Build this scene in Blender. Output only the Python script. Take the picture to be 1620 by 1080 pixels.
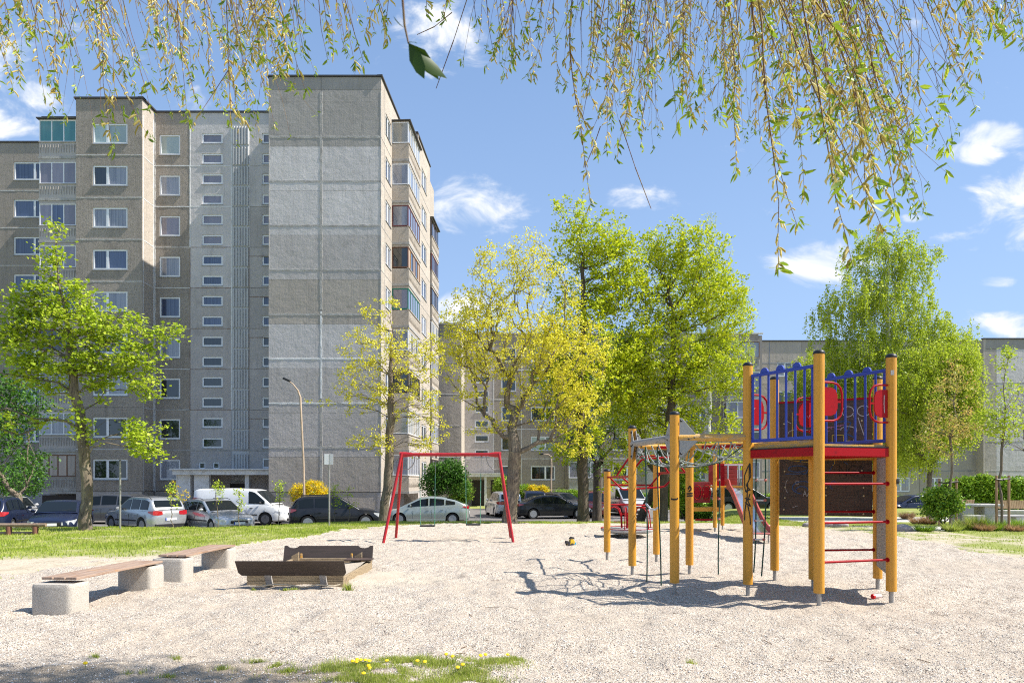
import bpy, bmesh, math, random
import numpy as np
from mathutils import Vector, Matrix
random.seed(7); RNG = np.random.default_rng(11)
SC = bpy.context.scene; COL = SC.collection
R = math.radians
for o in list(bpy.data.objects): bpy.data.objects.remove(o)

# ------------------------------------------------------------ camera, world, sun, exposure
cam_d = bpy.data.cameras.new('camera'); CAM = bpy.data.objects.new('camera', cam_d); COL.objects.link(CAM)
CAM.location = (0, 0, 1.65); CAM.rotation_euler = (R(90), 0, 0)
cam_d.sensor_width = 36; cam_d.lens = 24; cam_d.shift_y = 220/1620
cam_d.clip_start = 0.05; cam_d.clip_end = 3000
cam_d.dof.use_dof = True; cam_d.dof.focus_distance = 14; cam_d.dof.aperture_fstop = 16
SC.camera = CAM
SUN_EL = 49.5
sd = Vector((math.cos(R(SUN_EL)), -0.065, math.sin(R(SUN_EL)))).normalized()      # towards the sun
sun_d = bpy.data.lights.new('sun', 'SUN'); sun_d.energy = 5.0; sun_d.angle = R(0.53); sun_d.color = (1.0, 0.95, 0.87)
SUN = bpy.data.objects.new('sun', sun_d); COL.objects.link(SUN)
SUN.rotation_euler = sd.to_track_quat('Z', 'Y').to_euler(); SUN.location = (30, 0, 40)
SC.view_settings.view_transform = 'Standard'; SC.view_settings.look = 'None'
SC.view_settings.gamma = 1; SC.view_settings.use_curve_mapping = False
SC.view_settings.exposure = 0.76
W = bpy.data.worlds.new('World'); SC.world = W; W.use_nodes = True
SC.cycles.use_denoising = False
SC.cycles.pixel_filter_type = 'BLACKMAN_HARRIS'; SC.cycles.filter_width = 1.1
SC.cycles.max_bounces = 6; SC.cycles.diffuse_bounces = 3; SC.cycles.glossy_bounces = 2
SC.cycles.transparent_max_bounces = 6; SC.cycles.transmission_bounces = 2
SC.cycles.caustics_reflective = False; SC.cycles.caustics_refractive = False

def node(nt, typ, ins=None, **kw):
    n = nt.nodes.new(typ)
    for k, v in kw.items(): setattr(n, k, v)
    for k, v in (ins or {}).items():
        s = n.inputs[k]
        if isinstance(v, bpy.types.NodeSocket): nt.links.new(v, s)
        else: s.default_value = v
    return n
def M_(nt, op, a, b=0.0, c=0.0, clamp=False):
    n = nt.nodes.new('ShaderNodeMath'); n.operation = op; n.use_clamp = clamp
    for i, v in enumerate((a, b, c)):
        if isinstance(v, bpy.types.NodeSocket): nt.links.new(v, n.inputs[i])
        else: n.inputs[i].default_value = v
    return n.outputs[0]
def mixc(nt, f, a, b, mode='MIX'):
    n = nt.nodes.new('ShaderNodeMix'); n.data_type = 'RGBA'; n.blend_type = mode
    for i, v in ((0, f), (6, a), (7, b)):
        if isinstance(v, bpy.types.NodeSocket): nt.links.new(v, n.inputs[i])
        elif i == 0: n.inputs[i].default_value = v
        else: n.inputs[i].default_value = (*v[:3], 1)
    return n.outputs[2]
def ramp(nt, f, lo, hi):
    n = nt.nodes.new('ShaderNodeMapRange'); n.interpolation_type = 'SMOOTHSTEP'
    nt.links.new(f, n.inputs[0]); n.inputs[1].default_value = lo; n.inputs[2].default_value = hi
    return n.outputs[0]

def world_sky():
    nt = W.node_tree; nt.nodes.clear()
    sky = node(nt, 'ShaderNodeTexSky', sky_type='NISHITA', sun_disc=False)
    sky.sun_elevation = R(SUN_EL); sky.sun_rotation = math.atan2(sd.x, sd.y)
    sky.altitude = 150; sky.air_density = 1.0; sky.dust_density = 0.4; sky.ozone_density = 2.2
    tc = node(nt, 'ShaderNodeTexCoord'); sep = node(nt, 'ShaderNodeSeparateXYZ', {0: tc.outputs['Generated']})
    x, y, z = sep.outputs
    ay = M_(nt, 'ADD', M_(nt, 'ABSOLUTE', y), 0.05)
    u = M_(nt, 'DIVIDE', x, ay); v = M_(nt, 'DIVIDE', z, ay)
    vec = node(nt, 'ShaderNodeCombineXYZ', {0: u, 1: M_(nt, 'MULTIPLY', v, 1.7), 2: 0.37})
    n1 = node(nt, 'ShaderNodeTexNoise', {'Vector': vec.outputs[0], 'Scale': 10.0, 'Detail': 8.0, 'Roughness': 0.6, 'Distortion': 0.5})
    n2 = node(nt, 'ShaderNodeTexNoise', {'Vector': vec.outputs[0], 'Scale': 2.1, 'Detail': 3.0})
    tot = None
    # cloud centres: direction (x/y, z/y), radii, weight
    for cu, cv, ru, rv, wt in [(-.745, .545, .155, .095, 1.0), (-.10, .63, .075, .07, .8), (-.068, .385, .08, .05, .95), (.425, .305, .064, .030, 1.3),
            (.66, .475, .05, .022, 1.25), (.64, .45, .04, .02, 1.2), (.735, .39, .10, .055, 1.1), (.745, .515, .02, .010, 1.1), (.70, .215, .075, .022, 1.1), (.68, .275, .04, .01, .6),
            (-.06, .235, .11, .028, .85), (.18, .39, .05, .02, .8), (.555, .362, .018, .007, .9), (-.09, .44, .03, .02, .35), (-.70, .40, .12, .03, .5)]:
        a = M_(nt, 'DIVIDE', M_(nt, 'SUBTRACT', u, cu), ru); b = M_(nt, 'DIVIDE', M_(nt, 'SUBTRACT', v, cv), rv)
        d = M_(nt, 'ADD', M_(nt, 'MULTIPLY', a, a), M_(nt, 'MULTIPLY', b, b))
        g = M_(nt, 'MULTIPLY', M_(nt, 'DIVIDE', 1.0, M_(nt, 'ADD', 1.0, M_(nt, 'MULTIPLY', d, d))), wt)
        tot = g if tot is None else M_(nt, 'MAXIMUM', tot, g)
    gen = M_(nt, 'MULTIPLY', ramp(nt, n2.outputs[0], .60, .75), M_(nt, 'LESS_THAN', y, 0.0))   # scattered clouds behind the viewer too
    tot = M_(nt, 'MAXIMUM', tot, gen)
    cl = M_(nt, 'ADD', M_(nt, 'MULTIPLY', M_(nt, 'SUBTRACT', n1.outputs[0], .5), 3.1), M_(nt, 'SUBTRACT', tot, .52))
    m = ramp(nt, cl, -.05, .80)
    m = M_(nt, 'MULTIPLY', m, ramp(nt, z, .0, .06))
    haze = ramp(nt, z, .75, -.02)
    skyc = mixc(nt, M_(nt, 'MULTIPLY', haze, .55), sky.outputs[0], (4.2, 5.4, 7.0))
    skyc = mixc(nt, .45, skyc, (2.0, 3.4, 6.2))
    shade = ramp(nt, n1.outputs[0], .35, .7)
    cc = mixc(nt, shade, (5.0, 5.6, 6.5), (7.0, 7.0, 7.1))
    col = mixc(nt, m, skyc, cc)
    bg = node(nt, 'ShaderNodeBackground', {'Color': col, 'Strength': 0.096})
    node(nt, 'ShaderNodeOutputWorld', {0: bg.outputs[0]})
world_sky()

# ------------------------------------------------------------ materials
def mat(name, col, rough=.7, metal=0.0, v=(), bump=(), spec=.4, coat=0.0, obj_var=0.0, transl=0.0, attr=None, local=False, cell=None, emit=None):
    """v: (scale xyz or float, colour, lo, hi, detail) layers; bump: (scale, distance) noise layers; cell: (scale, colours, strength)"""
    m = bpy.data.materials.new(name); m.use_nodes = True; nt = m.node_tree; nt.nodes.clear()
    if local: pos = node(nt, 'ShaderNodeTexCoord').outputs['Object']
    else: pos = node(nt, 'ShaderNodeNewGeometry').outputs['Position']
    c = None
    def scaled(s):
        if isinstance(s, tuple): return node(nt, 'ShaderNodeVectorMath', {0: pos, 1: s}, operation='MULTIPLY').outputs[0], 1.0
        return pos, s
    base = node(nt, 'ShaderNodeRGB'); base.outputs[0].default_value = (*col, 1); c = base.outputs[0]
    cellh = None
    if cell:
        for sc, cols, st in cell:
            vo = node(nt, 'ShaderNodeTexVoronoi', {'Vector': pos, 'Scale': sc})
            se = node(nt, 'ShaderNodeSeparateColor', {0: vo.outputs['Color']})
            cr = node(nt, 'ShaderNodeValToRGB', {0: se.outputs[0]}); cr.color_ramp.interpolation = 'CONSTANT'
            e = cr.color_ramp.elements
            for i, cc in enumerate(cols):
                p = cc[3] if len(cc) > 3 else i/len(cols)
                el = e[i] if i < 2 else e.new(p)
                el.position = p; el.color = (*cc[:3], 1)
            c = mixc(nt, st, c, cr.outputs[0]); cellh = vo.outputs['Distance']
    for layer in v:
        s, cc, lo, hi = layer[:4]; det = layer[4] if len(layer) > 4 else 4.0
        vec, k = scaled(s)
        n = node(nt, 'ShaderNodeTexNoise', {'Vector': vec, 'Scale': k, 'Detail': det, 'Roughness': .6})
        c = mixc(nt, ramp(nt, n.outputs[0], lo, hi), c, cc)
    if attr:
        for an, cc, lo, hi in attr:
            a = node(nt, 'ShaderNodeAttribute', attribute_name=an)
            c = mixc(nt, ramp(nt, a.outputs['Fac'], lo, hi), c, cc)
    if obj_var:
        oi = node(nt, 'ShaderNodeObjectInfo')
        f = M_(nt, 'ADD', M_(nt, 'MULTIPLY', oi.outputs['Random'], 2*obj_var), 1-obj_var)
        cx = node(nt, 'ShaderNodeCombineColor', {0: f, 1: f, 2: f}).outputs[0]
        c = mixc(nt, 1.0, c, cx, 'MULTIPLY')
    p = node(nt, 'ShaderNodeBsdfPrincipled', {'Base Color': c, 'Roughness': rough, 'Metallic': metal, 'Specular IOR Level': spec, 'Coat Weight': coat, 'Coat Roughness': .04})
    if bump or cellh is not None:
        prev = None
        for s, d in bump:
            vec, k = scaled(s)
            n = node(nt, 'ShaderNodeTexNoise', {'Vector': vec, 'Scale': k, 'Detail': 5.0, 'Roughness': .62})
            b = node(nt, 'ShaderNodeBump', {'Height': n.outputs[0], 'Distance': d, 'Strength': 1.0})
            if prev: nt.links.new(prev, b.inputs['Normal'])
            prev = b.outputs[0]
        if cellh is not None:
            b = node(nt, 'ShaderNodeBump', {'Height': M_(nt, 'SUBTRACT', 1.0, cellh), 'Distance': .55/cell[0][0], 'Strength': 1.0})
            if prev: nt.links.new(prev, b.inputs['Normal'])
            prev = b.outputs[0]
        nt.links.new(prev, p.inputs['Normal'])
    out = p.outputs[0]
    if transl:
        tr = node(nt, 'ShaderNodeBsdfTranslucent', {'Color': c})
        mx = node(nt, 'ShaderNodeMixShader', {0: transl, 1: p.outputs[0], 2: tr.outputs[0]}); out = mx.outputs[0]
    if emit: p.inputs['Emission Color'].default_value = (*emit, 1); p.inputs['Emission Strength'].default_value = 1
    node(nt, 'ShaderNodeOutputMaterial', {0: out})
    return m

def panel_mat(name, col, dark, speck, gr=1.0):
    return mat(name, col, .92, v=[((2.2, 2.2, .22), dark, .50, .78), (.5, tuple(c*1.14 for c in col), .45, .75), ((9, 9, .45), tuple(c*.76 for c in col), .56, .76), (.9, tuple(c*.80 for c in col), .60, .72), (26., tuple(a*gr+b*(1-gr) for a, b in zip(speck, col)), .50, .66, 3.0), ((30, 30, .5), tuple(c*.7 for c in col), .68, .74)],
               bump=[(30., .035*gr), ((14, 14, .6), .026*gr), (2.5, .05)], obj_var=.06, spec=.2)
MT = {}
MT['pebble'] = panel_mat('pebble_concrete', (.36, .315, .27), (.25, .22, .19), (.20, .17, .14))
MT['grey'] = panel_mat('grey_concrete', (.45, .415, .395), (.35, .32, .30), (.36, .335, .31), .38)
MT['light'] = panel_mat('light_grey_painted_concrete', (.56, .525, .51), (.44, .41, .39), (.46, .43, .41), .35)
MT['brown'] = panel_mat('brown_grey_concrete', (.40, .355, .31), (.31, .275, .24), (.32, .285, .25), .42)
MT['dark'] = panel_mat('dark_grey_concrete', (.34, .315, .29), (.27, .25, .23), (.27, .26, .25), .45)
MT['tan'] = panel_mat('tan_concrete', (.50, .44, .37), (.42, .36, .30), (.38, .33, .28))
MT['sealant'] = mat('grey_joint_sealant', (.40, .385, .36), .9, v=[(3., (.30, .28, .26), .4, .7)], bump=[(15., .03)])
MT['white_sealant'] = mat('white_joint_sealant', (.68, .68, .67), .85, v=[(3., (.5, .49, .47), .45, .75)], bump=[(15., .02)])
MT['rust_joint'] = mat('reddish_joint', (.20, .12, .09), .9, v=[(4., (.30, .26, .23), .5, .7)])
MT['core'] = mat('wall_core', (.28, .26, .24), .9)
MT['coping'] = mat('dark_metal_coping', (.075, .07, .065), .6, metal=.3, v=[(5., (.16, .14, .12), .5, .8)])
MT['white_frame'] = mat('white_plastic_frame', (.80, .81, .83), .4)
MT['wood_frame'] = mat('brown_wood_frame', (.20, .085, .04), .5, v=[((30, 30, 2), (.12, .05, .025), .45, .65)])
MT['red_frame'] = mat('dark_red_frame', (.16, .045, .04), .5)
MT['dark_frame'] = mat('dark_wood_frame', (.07, .045, .035), .55)
MT['green_frame'] = mat('green_painted_frame', (.02, .20, .13), .5)
MT['sill'] = mat('grey_metal_sill', (.34, .37, .41), .5, metal=.3)
MT['rib'] = mat('light_ribbed_concrete', (.50, .50, .50), .85, v=[((3, 3, .5), (.38, .37, .36), .5, .8)])
def pane_mat(name, a, b, freq=32., gloss=.05, coat=.9):
    m = bpy.data.materials.new(name); m.use_nodes = True; nt = m.node_tree; nt.nodes.clear()
    tc = node(nt, 'ShaderNodeTexCoord'); oi = node(nt, 'ShaderNodeObjectInfo')
    vec = node(nt, 'ShaderNodeVectorMath', {0: tc.outputs['Object'], 1: (freq, 1, .25)}, operation='MULTIPLY')
    vec = node(nt, 'ShaderNodeVectorMath', {0: vec.outputs[0], 1: oi.outputs['Random']}, operation='ADD')
    n = node(nt, 'ShaderNodeTexNoise', {'Vector': vec.outputs[0], 'Scale': 1.0, 'Detail': 2.0})
    c = mixc(nt, ramp(nt, n.outputs[0], .38, .62), a, b)
    f = M_(nt, 'ADD', M_(nt, 'MULTIPLY', oi.outputs['Random'], .5), .7)
    c = mixc(nt, 1.0, c, node(nt, 'ShaderNodeCombineColor', {0: f, 1: f, 2: f}).outputs[0], 'MULTIPLY')
    p = node(nt, 'ShaderNodeBsdfPrincipled', {'Base Color': c, 'Roughness': gloss, 'Specular IOR Level': .6, 'Coat Weight': coat, 'Coat Roughness': .02, 'Coat IOR': 1.6})
    node(nt, 'ShaderNodeOutputMaterial', {0: p.outputs[0]})
    return m
MT['pane_curtain'] = pane_mat('window_glass_over_net_curtain', (.17, .18, .22), (.33, .34, .38))
MT['pane_blue'] = pane_mat('window_glass_painted_blue_reflection', (.03, .045, .10), (.09, .12, .20))  # blue sky reflection put into the glass colour
MT['pane_dark'] = pane_mat('dark_window_glass', (.012, .015, .014), (.035, .04, .035))
MT['pane_grey'] = pane_mat('window_glass_over_grey_blind', (.20, .18, .22), (.24, .22, .26), 3.)
MT['pane_pale'] = pane_mat('window_glass_over_pale_blind', (.36, .44, .42), (.42, .50, .48), 3.)
MT['pane_teal'] = pane_mat('window_glass_over_teal_blind', (.04, .20, .20), (.07, .27, .26), 3.)
MT['pane_tan'] = pane_mat('window_glass_over_beige_room', (.30, .22, .13), (.42, .33, .22), 4.)

MT['asphalt'] = mat('worn_asphalt', (.17, .155, .145), .9, v=[(.3, (.24, .22, .205), .45, .7), (3., (.13, .12, .115), .5, .75)], cell=[(90., [(.13, .12, .11), (.19, .18, .17), (.25, .23, .22)], .5)])
MT['gravel'] = mat('pale_crushed_gravel', (0.516, 0.454, 0.391), .95,
    cell=[(105., [(0.59, 0.504, 0.403), (0.681, 0.604, 0.497, 0.24), (0.47, 0.39, 0.307, 0.42), (0.755, 0.694, 0.604, 0.54), (0.323, 0.259, 0.2, 0.71), (0.608, 0.472, 0.355, 0.81), (0.12, 0.091, 0.076, 0.905)], .9)],
    v=[(.35, (0.534, 0.449, 0.355), .45, .72), (1.6, (0.451, 0.372, 0.293), .58, .78), (7., (0.341, 0.273, 0.217), .57, .78), (25., (0.258, 0.204, 0.16), .62, .78), (14., (0.681, 0.618, 0.532), .64, .8)], bump=[(3., .10), (9., .06), (40., .025)],
    attr=[('soil', (.42, .34, .25), .25, .9), ('sand', (.60, .52, .41), .2, .9)], spec=.25)
MT['lawn'] = mat('lawn_soil', (.50, .43, .33), .95, v=[(2.5, (.36, .30, .21), .45, .75), (30., (.30, .25, .17), .55, .75)], attr=[('green', (.26, .29, .08), .15, .85)], bump=[(12., .04)], spec=.1)
MT['paving'] = mat('pale_path_paving', (.50, .48, .45), .9, v=[(2., (.42, .40, .37), .45, .7)], bump=[(30., .01)])
MT['kerb'] = mat('kerb_concrete', (.42, .41, .39), .9, v=[(4., (.33, .32, .30), .45, .7)])
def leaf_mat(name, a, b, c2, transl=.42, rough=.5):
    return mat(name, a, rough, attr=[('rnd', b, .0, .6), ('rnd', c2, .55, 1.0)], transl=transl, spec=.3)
MT['leaf_maple'] = leaf_mat('bright_maple_leaf', (.26, .38, .02), (.44, .56, .035), (.64, .68, .09), .4)
MT['leaf_lime'] = leaf_mat('fresh_lime_leaf', (.26, .36, .015), (.52, .60, .02), (.76, .76, .04), .42)
MT['leaf_bloom'] = leaf_mat('yellow_maple_blossom', (.52, .49, .03), (.80, .74, .05), (.92, .86, .12), .36)
MT['leaf_birch'] = leaf_mat('birch_leaf', (.26, .36, .02), (.48, .58, .04), (.68, .74, .08), .42)
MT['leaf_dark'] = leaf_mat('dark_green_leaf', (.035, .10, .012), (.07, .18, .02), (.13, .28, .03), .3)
MT['leaf_hedge'] = leaf_mat('hedge_leaf', (.12, .24, .02), (.24, .40, .03), (.46, .58, .06), .3)
MT['forsythia'] = leaf_mat('forsythia_flower', (.70, .48, .01), (.85, .62, .01), (.50, .50, .04), .35)
MT['leaf_orange'] = leaf_mat('orange_tinged_young_leaf', (.42, .48, .06), (.55, .45, .12), (.62, .34, .12))
MT['bark'] = mat('grey_brown_bark', (.17, .135, .10), .95, v=[((6, 6, 1.5), (.30, .25, .17), .45, .7), (3., (.34, .30, .08), .66, .8), ((20, 20, 3), (.07, .055, .045), .5, .7)], bump=[((16, 16, 4), .04)])
MT['bark_dark'] = mat('dark_bark', (.085, .065, .05), .95, v=[((8, 8, 2), (.15, .12, .09), .45, .7)], bump=[((16, 16, 4), .04)])
MT['bark_birch'] = mat('white_birch_bark', (.58, .56, .52), .8, v=[((3, 3, 14), (.10, .09, .08), .58, .66)])
MT['twig'] = mat('reddish_willow_twig', (.16, .075, .045), .7, v=[(6., (.25, .16, .05), .45, .7)])
MT['catkin'] = leaf_mat('willow_catkin', (.56, .44, .12), (.84, .70, .26), (.93, .84, .50), .4, .8)
MT['leaf_willow'] = leaf_mat('willow_leaf', (.13, .22, .02), (.26, .38, .03), (.50, .58, .06), .4, .45)
MT['near_leaf'] = leaf_mat('willow_leaf_painted_shade', (.035, .075, .008), (.05, .10, .012), (.06, .12, .02), .25, .4)  # darker copy of the willow leaf, shade put into its colour
MT['grass'] = leaf_mat('grass_blade', (.24, .34, .04), (.38, .46, .06), (.58, .54, .24), .35)
MT['drygrass'] = leaf_mat('dry_ornamental_grass', (.35, .20, .10), (.48, .30, .16), (.55, .40, .22), .3)

# ------------------------------------------------------------ mesh helpers
class MB:
    def __init__(s): s.v = []; s.f = []
    def add(s, vs, fs):
        b = len(s.v); s.v += [tuple(x) for x in vs]; s.f += [tuple(b+i for i in f) for f in fs]; return s
    def box(s, x0, x1, y0, y1, z0, z1):
        return s.add([(x0,y0,z0),(x1,y0,z0),(x1,y1,z0),(x0,y1,z0),(x0,y0,z1),(x1,y0,z1),(x1,y1,z1),(x0,y1,z1)],
                     [(0,3,2,1),(4,5,6,7),(0,1,5,4),(1,2,6,5),(2,3,7,6),(3,0,4,7)])
    def obox(s, p, q, w, h, up=(0,0,1)):
        """bar of width w, height h from p to q"""
        p, q = Vector(p), Vector(q); d = (q-p).normalized(); u = Vector(up)
        if abs(d.dot(u)) > .98: u = Vector((1,0,0))
        a = d.cross(u).normalized(); b = a.cross(d).normalized()
        vs = [e + a*sx*w/2 + b*sy*h/2 for e in (p, q) for sx, sy in ((-1,-1),(1,-1),(1,1),(-1,1))]
        return s.add(vs, [(0,1,2,3),(7,6,5,4),(0,4,5,1),(1,5,6,2),(2,6,7,3),(3,7,4,0)])
    def tube(s, pts, r, n=8, caps=True, closed=False):
        pts = [Vector(p) for p in pts]; rs = r if isinstance(r, (list, tuple)) else [r]*len(pts)
        N = len(pts); rings = []; prev = None
        for i, p in enumerate(pts):
            if closed: d = (pts[(i+1) % N]-pts[i-1]).normalized()
            else: d = (pts[min(i+1, N-1)]-pts[max(i-1, 0)]).normalized()
            if prev is None:
                a = d.orthogonal().normalized()
            else:
                a = (prev - d*prev.dot(d)); a = a.normalized() if a.length > 1e-6 else d.orthogonal().normalized()
            prev = a; b = d.cross(a)
            rings.append([p + (a*math.cos(2*math.pi*k/n) + b*math.sin(2*math.pi*k/n))*rs[i] for k in range(n)])
        vs = [q for rg in rings for q in rg]; fs = []
        for i in range(N if closed else N-1):
            j = (i+1) % N
            for k in range(n): fs.append((i*n+k, i*n+(k+1) % n, j*n+(k+1) % n, j*n+k))
        if caps and not closed: fs += [tuple(range(n-1, -1, -1)), tuple((N-1)*n+k for k in range(n))]
        return s.add(vs, fs)
    def lathe(s, prof, n=16, c=(0,0,0), axis='z'):
        vs = []; N = len(prof)
        for r_, z in prof:
            for k in range(n):
                a = 2*math.pi*k/n; x, y = r_*math.cos(a), r_*math.sin(a)
                p = (x, y, z) if axis == 'z' else ((x, z, y) if axis == 'y' else (z, x, y))
                vs.append((p[0]+c[0], p[1]+c[1], p[2]+c[2]))
        fs = [(i*n+k, i*n+(k+1) % n, (i+1)*n+(k+1) % n, (i+1)*n+k) for i in range(N-1) for k in range(n)]
        fs += [tuple(range(n-1, -1, -1)), tuple((N-1)*n+k for k in range(n))]
        return s.add(vs, fs)
    def prism(s, poly, d0, d1, axes='xz'):
        """polygon in plane axes, extruded along the third axis from d0 to d1"""
        n = len(poly)
        def mk(a, b, d): return {'xz': (a, d, b), 'xy': (a, b, d), 'yz': (d, a, b)}[axes]
        vs = [mk(a, b, d0) for a, b in poly] + [mk(a, b, d1) for a, b in poly]
        fs = [tuple(range(n)), tuple(range(2*n-1, n-1, -1))] + [(i, i+n, (i+1) % n + n, (i+1) % n) for i in range(n)]
        return s.add(vs, fs)
    def mesh(s, name, m, smooth=None):
        me = bpy.data.meshes.new(name); me.from_pydata(s.v, [], s.f); me.update()
        bm = bmesh.new(); bm.from_mesh(me); bmesh.ops.recalc_face_normals(bm, faces=bm.faces); bm.to_mesh(me); bm.free()
        if m: me.materials.append(MT[m] if isinstance(m, str) else m)
        if smooth is not None:
            me.polygons.foreach_set('use_smooth', [True]*len(me.polygons)); me.set_sharp_from_angle(angle=R(smooth))
        return me
    def build(s, name, m, parent=None, smooth=None, loc=(0,0,0), rz=0, bevel=0):
        o = bpy.data.objects.new(name, s.mesh(name, m, smooth)); link(o, parent, loc, rz)
        if bevel:
            b = o.modifiers.new('bevel', 'BEVEL'); b.width = bevel; b.segments = 2; b.limit_method = 'ANGLE'; b.angle_limit = R(40)
        return o
def link(o, parent=None, loc=(0,0,0), rz=0):
    COL.objects.link(o); o.location = loc; o.rotation_euler = (0, 0, rz)
    if parent: o.parent = parent
    return o
def place(name, me, parent, loc, rz=0):
    return link(bpy.data.objects.new(name, me), parent, loc, rz)
def tag(o, label=None, cat=None, group=None, kind=None):
    if label: o['label'] = label
    if cat: o['category'] = cat
    if group: o['group'] = group
    if kind: o['kind'] = kind
    return o
def thing(name, label, cat, loc=(0,0,0), rz=0, group=None):
    o = link(bpy.data.objects.new(name, None), None, loc, rz); o.empty_display_size = .2
    return tag(o, label, cat, group)
def copy_tree(o, parent=None):
    c = o.copy(); COL.objects.link(c); c.parent = parent
    for ch in o.children: copy_tree(ch, c)
    return c
def fast_mesh(name, V, F, m, attrs=None, smooth=False):
    """V (N,3) array, F (M,k) array"""
    me = bpy.data.meshes.new(name); V = np.asarray(V, dtype=np.float32); F = np.asarray(F, dtype=np.int32)
    me.vertices.add(len(V)); me.vertices.foreach_set('co', V.ravel())
    k = F.shape[1]; me.loops.add(F.size); me.loops.foreach_set('vertex_index', F.ravel())
    me.polygons.add(len(F)); me.polygons.foreach_set('loop_start', np.arange(0, F.size, k, dtype=np.int32))
    try: me.polygons.foreach_set('loop_total', np.full(len(F), k, dtype=np.int32))
    except Exception: pass
    if smooth: me.polygons.foreach_set('use_smooth', np.ones(len(F), dtype=bool))
    me.update(calc_edges=True)
    for an, arr in (attrs or {}).items():
        at = me.attributes.new(an, 'FLOAT', 'POINT'); at.data.foreach_set('value', np.asarray(arr, dtype=np.float32))
    if m: me.materials.append(MT[m] if isinstance(m, str) else m)
    return me
def obj_of(name, me, parent=None, loc=(0,0,0), rz=0): return link(bpy.data.objects.new(name, me), parent, loc, rz)

# value noise for the ground and plant masks
_perm = np.random.default_rng(3).random((512, 512))
def vnoise(x, y, s):
    x = np.asarray(x, float)*s + 100.3; y = np.asarray(y, float)*s + 77.7
    xi = np.floor(x).astype(int); yi = np.floor(y).astype(int); fx = x-xi; fy = y-yi
    fx = fx*fx*(3-2*fx); fy = fy*fy*(3-2*fy)
    g = lambda a, b: _perm[a % 512, b % 512]
    return (g(xi, yi)*(1-fx)+g(xi+1, yi)*fx)*(1-fy) + (g(xi, yi+1)*(1-fx)+g(xi+1, yi+1)*fx)*fy
def fbm(x, y, s, o=4):
    t = 0; a = .5; n = 0
    for i in range(o): t = t + a*vnoise(x, y, s*2**i); n += a; a *= .5
    return t/n
def sstep(t): t = np.clip(t, 0, 1); return t*t*(3-2*t)
def PX(px, Y): return (px-810)/1080*Y            # world x of photo column px at depth Y
def PZ(py, Y): return 1.65-(py-760)/1080*Y       # world z of photo row py at depth Y
# ------------------------------------------------------------ ground: gravel, lawn, car park
def terrain(x, y):
    x = np.asarray(x, float); y = np.asarray(y, float)
    yc = 22.8 + 3.6*sstep((x+11)/5) + 14*sstep((x-8)/6)
    h = -.68*sstep((y-yc)/8.5)
    return h
GP = [(-30, 1), (-30, 8.6), (-16, 9.6), (-11.2, 10.9), (-8.9, 12.8), (-7.3, 15.2), (-6.5, 18.6), (-5.9, 21), (-5.3, 23.6), (-4.4, 25.6), (-1, 26.2), (3.5, 26.8), (7.5, 26.4), (10.0, 25.0), (11.0, 21.5),
      (11.4, 18.6), (10.8, 15.2), (11.4, 13.4), (14, 11.5), (30, 9.5), (30, 1)]
def in_poly(x, y, P):
    c = np.zeros(x.shape, bool); n = len(P)
    for i in range(n):
        x1, y1 = P[i]; x2, y2 = P[(i+1) % n]
        m = ((y1 > y) != (y2 > y)) & (x < (x2-x1)*(y-y1)/((y2-y1) if y2 != y1 else 1e-9)+x1); c ^= m
    return c
def is_gravel(x, y):
    dx = (fbm(x, y, .8)-.5)*1.3 + (vnoise(x, y, 4.)-.5)*.35; dy = (fbm(x+50, y, .8)-.5)*1.3
    return in_poly(x+dx, y+dy, GP)
def is_asphalt(x, y):
    edge = 29.2 + 3.2*sstep((x+11)/6)
    a = (y > edge) & (x < 10.5) & (y < 57)
    b = (y > 44) & (y < 55) & (x >= 10.5)
    return a | b
def is_path(x, y):
    return (x > 11.5) & (x < 60) & (y > 27.2+.04*(x-11)) & (y < 31.0) | ((x > 12) & (x < 19.5) & (y > 22.6) & (y < 24.6) & (x-12 > (24.6-y)*1.1))
def green_density(x, y):
    n = fbm(x, y, .55); n2 = fbm(x+31, y+9, 2.2, 3)
    g = .95 - 1.3*np.clip((n2-.55)*3, 0, 1)*.45
    # worn sandy strip along the left edge and at the right
    wear = np.clip(1-(np.abs(y-(9.7+.52*np.clip(x+16, 0, 20)))/3.2), 0, 1)*(x < -5)
    g = g - wear*1.05*(.55+n)
    right = (x > 9) & (y < 25)
    g = np.where(right, .25+1.1*(n2-.35)+.35*(n-.4)+.5*np.clip((y-19)/4, 0, 1)*((x > 14)), g)
    track = np.clip(1-np.abs(y-(19.4+.12*(x+14)))/.35, 0, 1)*(x < -6)
    g = g - track*.45*(n2*1.5)
    return np.clip(g, 0, 1)
def soil_mask(x, y):
    near = np.clip((6.75-y)/.9, 0, 1)*np.clip((-.2-x)/1.5, 0, 1)
    n = fbm(x, y, 1.3); n3 = fbm(x, y, 3.1)
    s = near*np.clip(.25+n*1.3, 0, 1)
    s = np.maximum(s, np.clip((n-.60)*4, 0, .35))
    s = np.maximum(s, np.clip(1-np.hypot((x+3.5)/2.4, (y-10.2)/.6), 0, 1)*.6)
    s = np.maximum(s, .75*np.clip(1-np.abs(y-(12.2+.5*np.clip(x+14, 0, 20)))/1.6, 0, 1)*(x < -5.5)*np.clip(n3*1.4, 0, 1))
    return s
def sand_mask(x, y):
    return np.clip(1.1-np.hypot((x+2.1)/1.5, (y-11.3)/1.1), 0, 1)*np.clip(.5+fbm(x, y, 2.), 0, 1)
xs = np.unique(np.concatenate([np.linspace(-400, -40, 16), np.linspace(-40, -18, 45), np.linspace(-18, 18, 400), np.linspace(18, 60, 70), np.linspace(60, 400, 14)]))
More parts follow.
